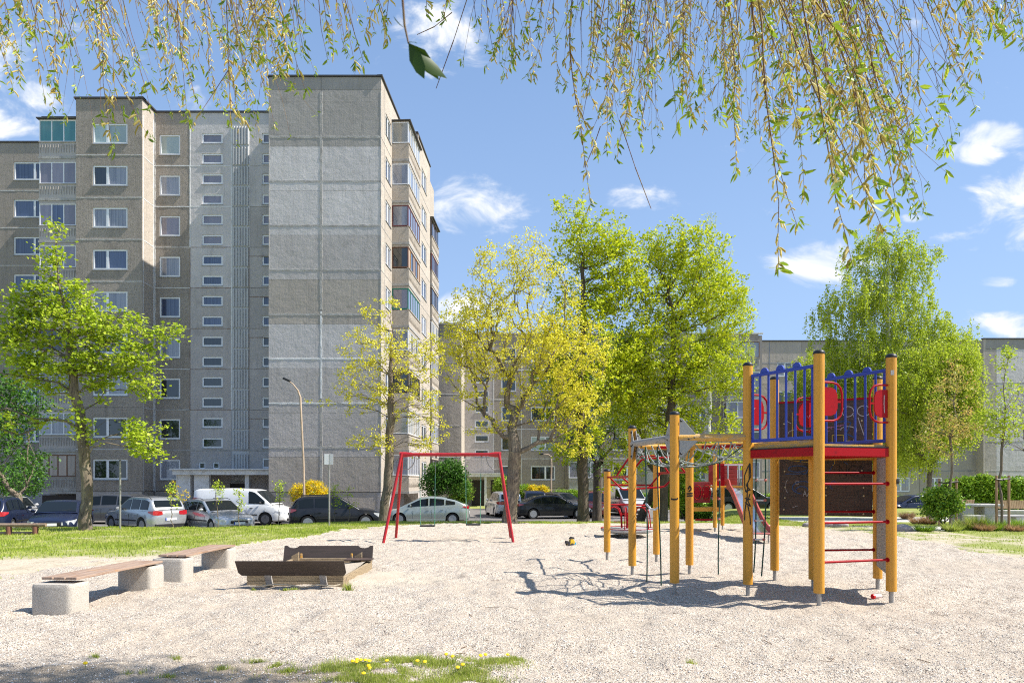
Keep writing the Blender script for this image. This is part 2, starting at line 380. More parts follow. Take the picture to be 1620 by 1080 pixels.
ys = np.unique(np.concatenate([np.linspace(-60, 3.6, 14), np.linspace(3.6, 12, 170), np.linspace(12, 28, 190), np.linspace(28, 70, 70), np.linspace(70, 900, 16)]))
X, Y = np.meshgrid(xs, ys)
Z = terrain(X, Y)
inner = np.clip((Y-3.6)*2, 0, 1)*np.clip((28-Y)/2, 0, 1)*np.clip((18-np.abs(X))/2, 0, 1)
grav_w = is_gravel(X, Y)
Z = Z + inner*np.where(grav_w, (fbm(X, Y, 3.2, 3)-.5)*.13 + (fbm(X, Y, .5, 2)-.5)*.06, (fbm(X, Y, .8, 3)-.5)*.10)
nx = len(xs); ny = len(ys)
idx = np.arange(nx*ny).reshape(ny, nx)
F = np.stack([idx[:-1, :-1], idx[:-1, 1:], idx[1:, 1:], idx[1:, :-1]], -1).reshape(-1, 4)
cx = ((X[:-1, :-1]+X[1:, 1:])/2).ravel(); cy = ((Y[:-1, :-1]+Y[1:, 1:])/2).ravel()
g = is_gravel(cx, cy); a = is_asphalt(cx, cy) & ~g; p = is_path(cx, cy) & ~g & ~a; l = ~(g | a | p)
V = np.stack([X.ravel(), Y.ravel(), Z.ravel()], -1)
def sub_ground(name, sel, m, label, attrs):
    f = F[sel]; used = np.unique(f); rm = np.full(len(V), -1); rm[used] = np.arange(len(used))
    me = fast_mesh(name, V[used], rm[f], m, {k: v.ravel()[used] for k, v in attrs.items()}, smooth=True)
    return tag(obj_of(name, me), label, None, None, 'structure')
sub_ground('gravel_ground', g, 'gravel', 'pale pinkish gravel covering the whole playground', {'soil': soil_mask(X, Y), 'sand': sand_mask(X, Y)})
sub_ground('lawn', l, 'lawn', 'lawn with worn sandy patches around the gravel', {'green': green_density(X, Y)*np.where(Y > 60, .8, 1)})
sub_ground('car_park_road', a, 'asphalt', 'worn grey asphalt of the car park in front of the flats', {})
sub_ground('path', p, 'paving', 'pale paved path beside the picnic tables', {})
def ground_z(x, y):
    i = min(max(np.searchsorted(xs, x)-1, 0), nx-2); j = min(max(np.searchsorted(ys, y)-1, 0), ny-2)
    fx = (x-xs[i])/(xs[i+1]-xs[i]); fy = (y-ys[j])/(ys[j+1]-ys[j])
    return float((Z[j, i]*(1-fx)+Z[j, i+1]*fx)*(1-fy)+(Z[j+1, i]*(1-fx)+Z[j+1, i+1]*fx)*fy)
def ground_zv(x, y):
    i = np.clip(np.searchsorted(xs, x)-1, 0, nx-2); j = np.clip(np.searchsorted(ys, y)-1, 0, ny-2)
    fx = (x-xs[i])/(xs[i+1]-xs[i]); fy = (y-ys[j])/(ys[j+1]-ys[j])
    return (Z[j, i]*(1-fx)+Z[j, i+1]*fx)*(1-fy)+(Z[j+1, i]*(1-fx)+Z[j+1, i+1]*fx)*fy
# kerb between the lawn and the car park
kb = MB()
kx = [-34 + i*1.0 for i in range(45)]
for i in range(len(kx)-1):
    x0, x1 = kx[i], kx[i+1]-.012
    e0 = 29.2+3.2*float(sstep((x0+11)/6)); e1 = 29.2+3.2*float(sstep((kx[i+1]+11)/6))
    z0 = float(terrain(x0, e0)); z1 = float(terrain(x1, e1))
    kb.add([(x0, e0-.12, z0-.2), (x1, e1-.12, z1-.2), (x1, e1+.03, z1-.2), (x0, e0+.03, z0-.2), (x0, e0-.12, z0+.07), (x1, e1-.12, z1+.07), (x1, e1+.03, z1+.07), (x0, e0+.03, z0+.07)],
           [(0,3,2,1),(4,5,6,7),(0,1,5,4),(1,2,6,5),(2,3,7,6),(3,0,4,7)])
tag(kb.build('kerb', 'kerb'), 'concrete kerb between the lawn and the car park', None, None, 'structure')

# grass blades
def blades(x, y, h, w, rnd, lean=.5):
    n = len(x); z = ground_zv(x, y)
    a = RNG.random(n)*2*np.pi; b = RNG.random(n)*2*np.pi; le = h*lean*RNG.random(n)
    dx, dy = np.cos(a)*w/2, np.sin(a)*w/2
    V = np.empty((n, 3, 3))
    V[:, 0] = np.stack([x-dx, y-dy, z-.01], -1); V[:, 1] = np.stack([x+dx, y+dy, z-.01], -1)
    V[:, 2] = np.stack([x+np.cos(b)*le, y+np.sin(b)*le, z+h], -1)
    return V.reshape(-1, 3), np.arange(3*n).reshape(-1, 3), np.repeat(rnd, 3)
def grass_object(name, label, n, xr, yr, test, h, w, dens=None, mat_='grass'):
    t = RNG.random(n); y = yr[0] + (yr[1]-yr[0])*t; x = xr[0]+(xr[1]-xr[0])*RNG.random(n)
    k = test(x, y); x, y = x[k], y[k]
    n = len(x)
    patch = fbm(x, y, 1.6, 3)
    rnd = np.clip(.75*(1-patch)*1.6-.25+RNG.random(n)*.5, 0, 1)
    hh = h*(.45+.9*RNG.random(n))*(.6+.9*patch)
    V_, F_, r_ = blades(x, y, hh, w*(.6+.8*RNG.random(n)), rnd)
    return tag(obj_of(name, fast_mesh(name, V_, F_, mat_, {'rnd': r_})), label, 'grass', None, 'stuff')
lawn_test = lambda x, y: (~is_gravel(x, y)) & (~is_asphalt(x, y)) & (~is_path(x, y)) & (RNG.random(len(x)) < green_density(x, y)**2.2)
grass_object('grass', 'green lawn grass left of the gravel, reaching to the parked cars', 150000, (-20, -3.5), (12, 29), lawn_test, .055, .022)
grass_object('grass', 'thin sunlit grass strip behind the swings and slide', 60000, (-6, 12), (24, 33), lawn_test, .055, .026)
grass_object('grass', 'patchy dry lawn right of the climbing tower', 70000, (8.5, 26), (10, 27), lawn_test, .045, .02)
# tufts in the foreground
cl = [(-1.35, 6.15, .30), (-.95, 6.28, .32), (-.6, 6.2, .3), (-1.5, 5.9, .25), (-.2, 6.1, .3), (-1.05, 5.85, .3), (-.4, 5.85, .28), (.02, 6.25, .12), (-.7, 5.65, .3), (-1.2, 5.6, .35), (-.3, 5.6, .25),
      (-2.35, 6.3, .12), (-2.1, 6.15, .16), (-2.55, 6.0, .1), (-1.95, 5.95, .14), (-3.1, 6.35, .08), (-3.25, 5.9, .1), (-2.2, 5.7, .1), (-3.9, 6.4, .06), (-2.9, 5.75, .08), (1.6, 6.1, .05)]
cl += [(-2.50, 10.38, .07), (-2.48, 10.45, .08), (-3.4, 10.25, .06), (-3.25, 10.2, .07), (-3.9, 10.3, .04)]
cl += [(-6.9-.35*i+random.uniform(-.3, .3), 9.3+.42*i+random.uniform(-.6, .6), random.uniform(.06, .16)) for i in range(12)]
X_, Y_ = [], []
for x, y, r_ in cl:
    n = int((3600 if y < 6.4 and -1.8 < x < .1 else 1500)*r_*r_/.02*.22)+40
    an = RNG.random(n)*2*np.pi; rr = r_*np.abs(RNG.normal(0, .5, n))
    X_.append(x+np.cos(an)*rr*1.2); Y_.append(y+np.sin(an)*rr*.7)
X_ = np.concatenate(X_); Y_ = np.concatenate(Y_); k = vnoise(X_, Y_, 9.) > .35; X_, Y_ = X_[k], Y_[k]
tall = np.where(np.hypot(X_+2.5, Y_-10.4) < .3, 3.2, 1.0)
V_, F_, r_ = blades(X_, Y_, (.012+.038*RNG.random(len(X_)))*tall, .0065*np.where(Y_ > 8, 2.2, 1), np.clip(RNG.random(len(X_))**.8, 0, 1), .8)
tag(obj_of('grass', fast_mesh('grass', V_, F_, 'grass', {'rnd': r_})), 'sparse grass tufts growing through the foreground gravel', 'grass', None, 'stuff')
# dandelions: small yellow discs on the foreground tufts
MT['dandelion'] = mat('dandelion_yellow', (.90, .62, .01), .7)
MT['stem'] = mat('green_stem', (.18, .28, .05), .6)
fl = MB().lathe([(.004, .0), (.016, .006), (.019, .012), (.012, .019), (.001, .021)], 9).mesh('flower_head', 'dandelion', 40)
st = MB().tube([(0, 0, -.05), (0, 0, 0)], .0022, 4).mesh('stalk', 'stem')
for px, py in [(558,1042),(565,1039),(571,1040),(564,1043),(578,1041),(584,1043),(583,1052),(585,1058),(575,1067),(612,1043),(660,1044),(672,1044),(706,1033),(724,1053),(732,1052),(760,1036),(768,1035),(803,1039),(135,1050),(716,1038)]:
    Yd = 1.60*1080/(py-760); xd = PX(px, Yd); o = place('dandelion', fl, None, (xd, Yd, ground_z(xd, Yd)+.045)); o.rotation_euler = (random.uniform(.1, .5), random.uniform(-.3, .3), 0)
    tag(o, 'tiny yellow dandelion flower on the foreground grass tufts', 'dandelion', 'dandelions in the foreground')
    place('stalk', st, o, (0, 0, 0))
# loose pebbles near the camera
n = 16000; y = 5.2+5.5*RNG.random(n)**1.4; x = (RNG.random(n)*2-1)*(y*.78); z = ground_zv(x, y)
r_ = (.0045+.006*RNG.random(n)**2)[:, None, None]
O8 = np.array([(1,0,0),(-1,0,0),(0,1,0),(0,-1,0),(0,0,.7),(0,0,-.7)], float)
Vp = O8[None]*(.7+.6*RNG.random((n, 6, 1)))*r_ + np.stack([x, y, z+.003], -1)[:, None]
Fp = np.array([(0,2,4),(2,1,4),(1,3,4),(3,0,4),(2,0,5),(1,2,5),(3,1,5),(0,3,5)])
MT['pebble_stone'] = mat('loose_pebble', (.55, .49, .43), .9, attr=[('rnd', (.80, .76, .70), .3, .6), ('rnd', (.30, .25, .22), .86, .9)])
tag(obj_of('pebbles', fast_mesh('pebbles', Vp.reshape(-1, 3), (Fp[None]+6*np.arange(n)[:, None, None]).reshape(-1, 3), 'pebble_stone', {'rnd': np.repeat(RNG.random(n), 6)})),
    'loose pebbles strewn over the foreground gravel', 'gravel', None, 'stuff')
# fallen twigs and dark bits on the gravel
MT['deadtwig'] = mat('dead_twig', (.16, .10, .06), .9)
tw = MB()
for i in range(70):
    y = random.uniform(5.6, 13); x = random.uniform(-.7*y, .7*y); a = random.uniform(0, math.pi); L_ = random.uniform(.03, .22)
    tw.tube([(x+math.cos(a)*L_*t+random.uniform(-.01, .01), y+math.sin(a)*L_*t, ground_z(x, y)+.012) for t in (0, .5, 1)], random.uniform(.0018, .004), 4)
tag(tw.build('fallen_twigs', 'deadtwig'), 'thin dead twigs fallen on the gravel', 'twigs', None, 'stuff')
# ------------------------------------------------------------ apartment blocks
_cache = {}
def panel_mesh(w, h, holes, m, th=.2):
    key = ('p', round(w, 3), round(h, 3), tuple(tuple(round(q, 3) for q in hh) for hh in holes), m)
    if key in _cache: return _cache[key]
    us = sorted({0, w, *[q for hh in holes for q in (hh[0], hh[1])]}); vs = sorted({0, h, *[q for hh in holes for q in (hh[2], hh[3])]})
    inside = lambda u, v: any(a < u < b and c < v < d for a, b, c, d in holes)
    mb = MB(); solid = {}
    for i in range(len(us)-1):
        for j in range(len(vs)-1):
            solid[i, j] = not inside((us[i]+us[i+1])/2, (vs[j]+vs[j+1])/2)
    for (i, j), s in solid.items():
        if not s: continue
        a, b, c, d = us[i], us[i+1], vs[j], vs[j+1]
        mb.add([(a,0,c),(b,0,c),(b,0,d),(a,0,d)], [(0,1,2,3)])
        for di, dj, q in ((-1,0,[(a,0,c),(a,0,d),(a,th,d),(a,th,c)]), (1,0,[(b,0,c),(b,th,c),(b,th,d),(b,0,d)]), (0,-1,[(a,0,c),(a,th,c),(b,th,c),(b,0,c)]), (0,1,[(a,0,d),(b,0,d),(b,th,d),(a,th,d)])):
            if not solid.get((i+di, j+dj), False): mb.add(q, [(0,1,2,3)])
    me = bpy.data.meshes.new('panel'); me.from_pydata(mb.v, [], mb.f); me.update(); me.materials.append(MT[m])
    _cache[key] = me; return me
def win_meshes(w, h, mull, fm):
    key = ('w', round(w, 3), round(h, 3), tuple(mull), fm)
    if key in _cache: return _cache[key]
    t = .075; f = MB()
    f.box(0, w, .05, .12, 0, t); f.box(0, w, .05, .12, h-t, h); f.box(0, t, .05, .12, t, h-t); f.box(w-t, w, .05, .12, t, h-t)
    cuts = [0]+[m*w for m in mull]+[w]
    for m in mull: f.box(m*w-.05, m*w+.05, .045, .12, t, h-t)
    panes = []
    for i in range(len(cuts)-1):
        a = cuts[i]+(t if i == 0 else .05); b = cuts[i+1]-(t if i == len(cuts)-2 else .05)
        if b-a > .45: f.box(a, a+.028, .04, .10, t, h-t); f.box(b-.028, b, .04, .10, t, h-t); f.box(a, b, .041, .10, t, t+.028); f.box(a, b, .041, .10, h-t-.028, h-t)
        panes.append((a, b-a))
    fr = f.mesh('window', fm)
    pm = [(a, MB().box(0, ww, .085, .095, t, h-t)) for a, ww in panes]
    sill = MB().add([(-.03,-.05,-.035),(w+.03,-.05,-.035),(w+.03,.05,0.002),(-.03,.05,0.002),(-.03,-.05,-.05),(w+.03,-.05,-.05),(w+.03,.05,-.05),(-.03,.05,-.05)],
                    [(0,1,2,3),(4,7,6,5),(0,4,5,1),(1,5,6,2),(2,6,7,3),(3,7,4,0)]).mesh('sill', 'sill')
    _cache[key] = (fr, pm, sill, {}); return _cache[key]
def add_window(root, T, u, z, w, h, mull=(), fm='white_frame', pane='pane_dark', sill=True):
    fr, pm, sl, pc = win_meshes(w, h, mull, fm)
    o = place('window', fr, root, T(u, 0, z)[0], T(u, 0, z)[1])
    if not isinstance(pane, (list, tuple)): pane = [pane]*len(pm)
    for i, (a, mb) in enumerate(pm):
        if (i, pane[i]) not in pc:
            pc[i, pane[i]] = mb.mesh('pane', pane[i])
        place('pane', pc[i, pane[i]], o, (a, 0, 0))
    if sill: place('sill', sl, o, (0, 0, 0))
    return o
def frame_T(ox, oy, ang):
    ca, sa = math.cos(ang), math.sin(ang)
    return lambda u, d, z: ((ox+u*ca-d*sa, oy+u*sa+d*ca, z), ang)
def sealant(mb, T, u0, u1, z0, z1, wd, out=.012, jit=.35):
    """irregular ribbon of joint filler, standing proud of the panels"""
    L_ = math.hypot(u1-u0, z1-z0); n = max(2, int(L_/.22)); vert = abs(z1-z0) > abs(u1-u0)
    vs = []; 
    for i in range(n+1):
        t = i/n; u = u0+(u1-u0)*t; z = z0+(z1-z0)*t
        a = wd/2*(1+random.uniform(-jit, jit)); b = wd/2*(1+random.uniform(-jit, jit)); o_ = -out*(1+random.uniform(-.3, .5))
        if vert: pts = [(u-a, .02, z), (u-a*.7, o_, z), (u+b*.7, o_, z), (u+b, .02, z)]
        else: pts = [(u, .02, z-a), (u, o_, z-a*.7), (u, o_, z+b*.7), (u, .02, z+b)]
        vs += [T(*p)[0] for p in pts]
    fs = [(4*i+k, 4*i+k+1, 4*i+5+k, 4*i+4+k) for i in range(n) for k in range(3)]
    mb.add(vs, fs)
J0, FL, TOP = .95, 2.74, 26.58
JZ = [J0+FL*k for k in range(9)]
def joint_strips(root, T, segs, m='sealant', wd=.07):
    for s in segs:
        mb = MB(); sealant(mb, T, *s, wd); mb.build('joint_sealant', m, root)


flats = thing('apartment_block', 'tall nine storey panel block of flats with a windowless grey end wall', 'apartment block', (0, 0, 0))
def mass(name, poly, z0, z1, m='core', root=flats):
    return MB().prism(poly, z0, z1, 'xy').build(name, m, root)
GZ = -1.2
aR = math.atan2(1, .0556)
# cores (kept .2 m behind the panel faces)
mass('wall', [(-50, 50.2), (-28.5, 50.2), (-28.5, 60), (-50, 60)], GZ, TOP-.25)
mass('wall', [(-31.4, 46.4), (-28.3, 46.4), (-28.3, 50.2), (-31.4, 50.2)], GZ, TOP-1.0)
mass('wall', [(-28.3, 44.8), (-24.36, 44.8), (-24.36, 46.3), (-24.3, 60), (-28.3, 60)], GZ, TOP-.1)
mass('wall', [(-24.3, 46.3), (-14.9, 46.3), (-14.9, 60), (-24.3, 60)], GZ, TOP-.3)
mass('wall', [(-14.9, 42.4), (-8.28, 42.4), (-7.9, 49.1), (-7.1, 49.3), (-7.0, 57.6), (-14.9, 57.6)], GZ, TOP-.3)
# end wall of the tower: two columns of panels, main slab and a band below it on every floor
TT = frame_T(-15.04, 42.2, 0); tw_ = 6.95; uc = 3.24
tone = ['brown', 'brown', 'brown', 'light', 'light', 'brown', 'light', 'light', 'light', 'dark']   # from the ground up
tone = ['brown', 'brown', 'grey', 'grey', 'light', 'brown', 'grey', 'light', 'light', 'dark']
g2 = .012
for (a, b) in ((0, uc), (uc, tw_)):
    a_, b_ = a+(0 if a == 0 else g2), b-(0 if b == tw_ else g2)
    place('panel', panel_mesh(b_-a_, J0-GZ-.02, [], 'brown'), flats, TT(a_, .03, GZ)[0])
    for k in range(9):
        # joint at JZ[k]; band of .55 above? the band hangs below each joint in the tone of the slab above it
        z0 = JZ[k]; z1 = JZ[k+1] if k < 8 else TOP
        upper = tone[min(k+1, 9)] if k < 8 else 'dark'
        place('panel', panel_mesh(b_-a_, 2.15-g2, [], tone[k+1]), flats, TT(a_, 0, z0+g2)[0])
        if k < 8: place('panel', panel_mesh(b_-a_, z1-z0-2.15-2*g2, [], tone[min(k+2, 9)] if k < 8 else 'dark'), flats, TT(a_, 0, z0+2.15+g2)[0])
        else:
            place('panel', panel_mesh(b_-a_, .75, [], 'dark'), flats, TT(a_, 0, z0+2.15+g2)[0])
            place('panel', panel_mesh(b_-a_, TOP-z0-2.9-3*g2, [], 'dark'), flats, TT(a_, 0, z0+2.9+2*g2)[0])
joint_strips(flats, TT, [(0, tw_, JZ[k]+.0, JZ[k]) for k in (1, 4, 5, 6, 7, 8)], 'sealant', .16)
joint_strips(flats, TT, [(0, tw_, JZ[k], JZ[k]) for k in (2, 3)]+[(uc, uc, JZ[2]+.3, JZ[4]+.2)], 'white_sealant', .13)
joint_strips(flats, TT, [(uc, uc, JZ[4]+.3, TOP-.9), (uc, uc, J0, JZ[2]+.2)], 'sealant', .20)
joint_strips(flats, TT, [(tw_-.03, tw_-.03, J0, TOP-.9), (.03, .03, JZ[5], JZ[8])], 'sealant', .07)
# right hand facade, strongly sunlit
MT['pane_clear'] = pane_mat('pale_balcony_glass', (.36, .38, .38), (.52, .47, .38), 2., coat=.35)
T1 = frame_T(-8.09, 42.2, aR); T2 = frame_T(-6.82, 49.1, aR); T3 = frame_T(-6.80, 54.4, aR)
def facade(root, T, cols, J, top, last=True):
    """cols: (u0,u1,material,[(hole u0,u1,z0,z1 above the joint, mull, frame, pane list or fn)])"""
    for (u0, u1, m, wins) in cols:
        for k in range(len(J)):
            z0 = J[k]; z1 = J[k+1] if k+1 < len(J) else top
            ws = [w for w in wins if w[4] is None or k in w[4]]
            holes = [(w[0]-u0-g2, w[1]-u0-g2, w[2]-g2, w[3]-g2) for w in ws]
            mm = m(k) if callable(m) else m
            place('panel', panel_mesh(u1-u0-2*g2, z1-z0-2*g2, holes, mm), root, T(u0+g2, 0, z0+g2)[0], T(0, 0, 0)[1])
            for w in ws:
                pn = w[7](k) if callable(w[7]) else w[7]
                fm = w[6](k) if callable(w[6]) else w[6]
                add_window(root, T, w[0], z0+w[2], w[1]-w[0], w[3]-w[2], w[5], fm, pn)
def rpane(k): return random.choice(['pane_curtain', 'pane_blue', 'pane_curtain', 'pane_dark'])
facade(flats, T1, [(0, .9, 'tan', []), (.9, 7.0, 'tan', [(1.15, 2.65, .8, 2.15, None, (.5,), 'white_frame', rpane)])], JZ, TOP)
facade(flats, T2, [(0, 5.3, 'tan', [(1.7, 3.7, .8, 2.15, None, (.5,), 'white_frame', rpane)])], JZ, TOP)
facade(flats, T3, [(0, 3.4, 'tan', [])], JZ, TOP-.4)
place('panel', panel_mesh(6.9, J0-GZ-.02, [], 'grey'), flats, T1(0, .03, GZ)[0], aR)
place('panel', panel_mesh(5.2, J0-GZ-.02, [], 'grey'), flats, T2(0, .03, GZ)[0], aR)
joint_strips(flats, T1, [(0, 7, JZ[k], JZ[k]) for k in range(1, 9)]+[(.9, .9, J0, TOP-.5)], 'sealant', .05)
joint_strips(flats, T2, [(0, 5, JZ[k], JZ[k]) for k in range(1, 9)], 'sealant', .05)
# short return walls that face the camera where the facade steps out
place('panel', panel_mesh(1.1, TOP-GZ, [], 'brown'), flats, (-7.85, 49.08, GZ))


# balconies
def balcony(root, T, u0, u1, d, k, fm, pane, J=JZ, parapet='tan', zig=True, nf=3, ns=5, roof=False, zt=2.42, zb=1.0, end=False):
    """glazed balcony on facade frame T, standing out by d; faces: front (along u) and both cheeks"""
    z0 = J[k]; w = u1-u0
    loc, ang = T(u0, -d, 0); M0 = MB()
    b = MB().box(-.04, w+.04, -.04, d, z0-.16, z0+.0).build('balcony_slab', 'sealant', root, loc=loc, rz=ang)
    pr = MB(); pr.box(0, w, 0, .1, z0+.003, z0+zb); pr.box(0, .1, .103, d-.003, z0+.003, z0+zb); pr.box(w-.1, w, .103, d-.003, z0+.003, z0+zb)
    p = pr.build('parapet', parapet, root, loc=loc, rz=ang)
    if zig:
        z = MB(); n = int(w/.17)
        for i in range(n):
            a = i*w/n+.02; q = w/n-.04
            z.add([(a, -.002, z0+zb-.14), (a+q, -.002, z0+zb-.14), (a+q/2, -.06, z0+zb-.16), (a+q/2, -.035, z0+.30), (a+q/2, -.002, z0+.22)], [(0,2,3,4), (2,1,4,3), (0,1,2)])
        z.box(-.02, w+.02, -.05, .12, z0+zb+.002, z0+zb+.05)
        z.build('parapet_relief', 'dark' if parapet != 'tan' else 'tan', p)
    else: MB().box(-.03, w+.03, -.06, .13, z0+zb+.002, z0+zb+.04).build('parapet_cap', 'sill', p)
    # glazing
    h0, h1 = z0+zb+.05, z0+zt
    f = MB(); t = .06
    for (L_, tr) in ((w, lambda s, q, z: (s, .02+q, z)),):
        pass
    f.box(0, w, .02, .08, h0, h0+t); f.box(0, w, .02, .08, h1-t, h1)
    for i in range(nf+1):
        u = i*(w-t)/nf; f.box(u, u+t, .021, .081, h0+t, h1-t)
    for side in (0, 1):
        x0 = 0.0 if side == 0 else w-t
        f.box(x0, x0+t, .083, d-.02, h0, h0+t); f.box(x0, x0+t, .083, d-.02, h1-t, h1); f.box(x0+.001, x0+t-.001, d-.08, d-.02, h0+t, h1-t)
        ns_ = 2 if d > 1.4 else 1
        for i in range(1, ns_): y = .08+i*(d-.1)/ns_; f.box(x0+.001, x0+t-.001, y, y+t, h0+t, h1-t)
    fo = f.build('window', fm, root, loc=loc, rz=ang)
    pm = lambda q: pane[q % len(pane)]
    for i in range(nf):
        a = i*(w-t)/nf+t; bb = (i+1)*(w-t)/nf
        MB().box(a, bb, .045, .055, h0+t, h1-t).build('pane', pm(i), fo)
    for side in (0, 1):
        x0 = .025 if side == 0 else w-.035
        MB().box(x0, x0+.01, .083, d-.081, h0+t, h1-t).build('pane', pm(side+1), fo)
    # head: lintel slab
    zz = z0+FL-.165 if k < len(J)-1 and not roof else h1+.02
    hd = MB().box(0, w, .0, d-.001, h1+.002, max(zz, h1+.05)).build('lintel', parapet, root, loc=loc, rz=ang)
    if roof: MB().box(-.12, w+.12, -.14, d, h1+.055, h1+.13).build('balcony_roof', 'coping', root, loc=loc, rz=ang)
PB = 'pane_blue'; PC = 'pane_curtain'; PG = 'pane_grey'
MT['pane_amber'] = pane_mat('balcony_glass_over_wooden_wall', (.40, .22, .06), (.52, .33, .12), 3., coat=.2)
rb = [('white_frame', ['pane_curtain']), ('white_frame', ['pane_clear']), ('dark_frame', ['pane_dark']), ('white_frame', ['pane_clear', PC]), ('green_frame', ['pane_grey']), ('wood_frame', ['pane_amber', 'pane_dark']), ('red_frame', ['pane_grey', PC]),
      ('white_frame', ['pane_clear', PC]), ('white_frame', ['pane_clear', 'pane_clear'])]
for k in range(9):
    fm, pn = rb[k]
    # the cheek towards the camera carries the widest panes
    balcony(flats, T1, 2.9, 6.85, 1.12, k, fm, pn, nf=5, roof=(k == 8))
for k in range(8):
    fm, pn = random.choice([('dark_frame', ['pane_dark', PG]), ('white_frame', [PC]), ('white_frame', ['pane_clear', PC]), ('red_frame', ['pane_dark'])])
    balcony(flats, T3, .1, 3.2, .42, k, 'dark_frame' if k == 7 else fm, pn, nf=5, roof=(k == 7), zb=1.0)
# recessed wing between the tower and the left block
TRc = frame_T(-24.16, 46.1, 0)
def wp(k): return random.choice([['pane_curtain'], ['pane_clear'], ['pane_dark']]) if random.random() < .3 else [['pane_dark'], ['pane_dark'], ['pane_dark'], ['pane_curtain'], ['pane_blue'], ['pane_curtain'], ['pane_grey'], ['pane_curtain'], ['pane_pale']][k]
def stair_p(k): return 'pane_grey' if k > 5 else ('pane_blue' if k > 3 else 'pane_dark')
facade(flats, TRc, [
    (0, 2.42, 'pebble', [(.35, 1.75, .76, 2.13, None, (), 'white_frame', wp)]),
    (2.42, 5.2, lambda k: 'light' if k > 4 else 'grey', [(3.22, 4.62, .17, .85, range(1, 9), (), 'white_frame', stair_p), (3.22, 4.62, 1.54, 2.22, range(1, 9), (), 'white_frame', stair_p),
         (3.0, 3.45, 1.50, 1.95, (0,), (), 'white_frame', 'pane_dark'), (3.95, 4.4, 1.50, 1.95, (0,), (), 'white_frame', 'pane_dark')]),
    (5.2, 6.4, 'rib', []),
    (6.4, 9.12, lambda k: 'light' if k > 6 else 'grey', [(7.28, 8.0, .17, .85, range(1, 9), (), 'white_frame', stair_p), (7.28, 8.0, 1.54, 2.22, None, (), 'white_frame', stair_p)])], JZ, TOP-.1)
place('panel', panel_mesh(9.1, J0-GZ-.02, [], 'brown'), flats, TRc(0, .03, GZ)[0])
for k in range(1, 9):
    for hh in (0, 1):
        rm = MB()
        for i in range(6):
            u = 5.32+i*.19; z = JZ[k]+.04+hh*1.37
            rm.add([TRc(*q)[0] for q in [(u, -.004, z), (u+.13, -.004, z), (u+.10, -.09, z+.05), (u+.03, -.09, z+.05), (u, -.004, z+1.28), (u+.13, -.004, z+1.28), (u+.10, -.09, z+1.25), (u+.03, -.09, z+1.25)]],
                   [(0,3,2,1), (4,5,6,7), (0,4,7,3), (3,7,6,2), (2,6,5,1)])
        rm.build('ribbed_panel', 'rib', flats)
rm = MB()
for i in range(6):
    u = 5.32+i*.19; z = J0+.9; rm.add([TRc(*q)[0] for q in [(u, -.004, z), (u+.13, -.004, z), (u+.10, -.09, z+.05), (u+.03, -.09, z+.05), (u, -.004, z+1.6), (u+.13, -.004, z+1.6), (u+.10, -.09, z+1.55), (u+.03, -.09, z+1.55)]], [(0,3,2,1), (4,5,6,7), (0,4,7,3), (3,7,6,2), (2,6,5,1)])
rm.build('ribbed_panel', 'rib', flats)
joint_strips(flats, TRc, [(2.44, 5.2, JZ[k], JZ[k]) for k in (2, 3, 4, 5, 6)]+[(6.4, 9.1, JZ[k]-.6, JZ[k]-.6) for k in (2, 4, 5, 6)]+[(2.42, 2.42, JZ[2], JZ[6]), (6.4, 6.4, JZ[1], JZ[6])], 'rust_joint', .045)
joint_strips(flats, TRc, [(0, 2.42, JZ[k], JZ[k]) for k in (3, 4, 5, 6)], 'white_sealant', .05)
joint_strips(flats, TRc, [(0, 2.42, JZ[8]+.02, JZ[8]+.02), (0, 2.42, JZ[7], JZ[7]), (2.42, 5.2, JZ[7], JZ[7]), (2.42, 5.2, JZ[8], JZ[8]), (2.42, 2.42, JZ[6], TOP-.3), (6.4, 6.4, JZ[6], TOP-1), (5.22, 5.22, JZ[2], TOP-1), (.04, .04, J0, TOP-.4)], 'white_sealant', .09)
joint_strips(flats, TRc, [(0, 2.42, JZ[k], JZ[k]) for k in (1, 2)]+[(2.42, 9.1, JZ[1], JZ[1])], 'sealant', .12)
# left block with the double windows
TL = frame_T(-28.5, 44.6, 0)
def lp(k): return random.sample(['pane_curtain', 'pane_clear', 'pane_blue', 'pane_dark'], 2) if random.random() < .35 else [['pane_dark', 'pane_dark'], ['pane_dark', 'pane_dark'], ['pane_dark', 'pane_curtain'], [PB, PB], [PC, PC], ['pane_blue', 'pane_blue'], [PC, PC], [PG, PC], ['pane_pale', 'pane_pale']][k]
facade(flats, TL, [(0, 4.34, 'pebble', [(1.10, 3.38, .78, 2.10, None, (.42,), 'white_frame', lp)])], JZ, TOP)
place('panel', panel_mesh(4.34, J0-GZ-.02, [], 'grey'), flats, TL(0, .03, GZ)[0])
TRt = frame_T(-24.16, 44.6, R(90))
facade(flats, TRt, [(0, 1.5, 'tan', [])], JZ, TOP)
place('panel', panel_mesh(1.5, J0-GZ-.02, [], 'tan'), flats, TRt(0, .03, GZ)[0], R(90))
joint_strips(flats, TL, [(0, 4.34, JZ[k], JZ[k]) for k in (1, 3, 5, 6, 7)]+[(0, 4.34, JZ[8]+.02, JZ[8]+.02)], 'white_sealant', .055)
joint_strips(flats, TRt, [(0, 1.5, JZ[k], JZ[k]) for k in range(1, 9)]+[(.12, .12, J0, TOP-1), (1.4, 1.4, J0, TOP-.6)], 'white_sealant', .07)
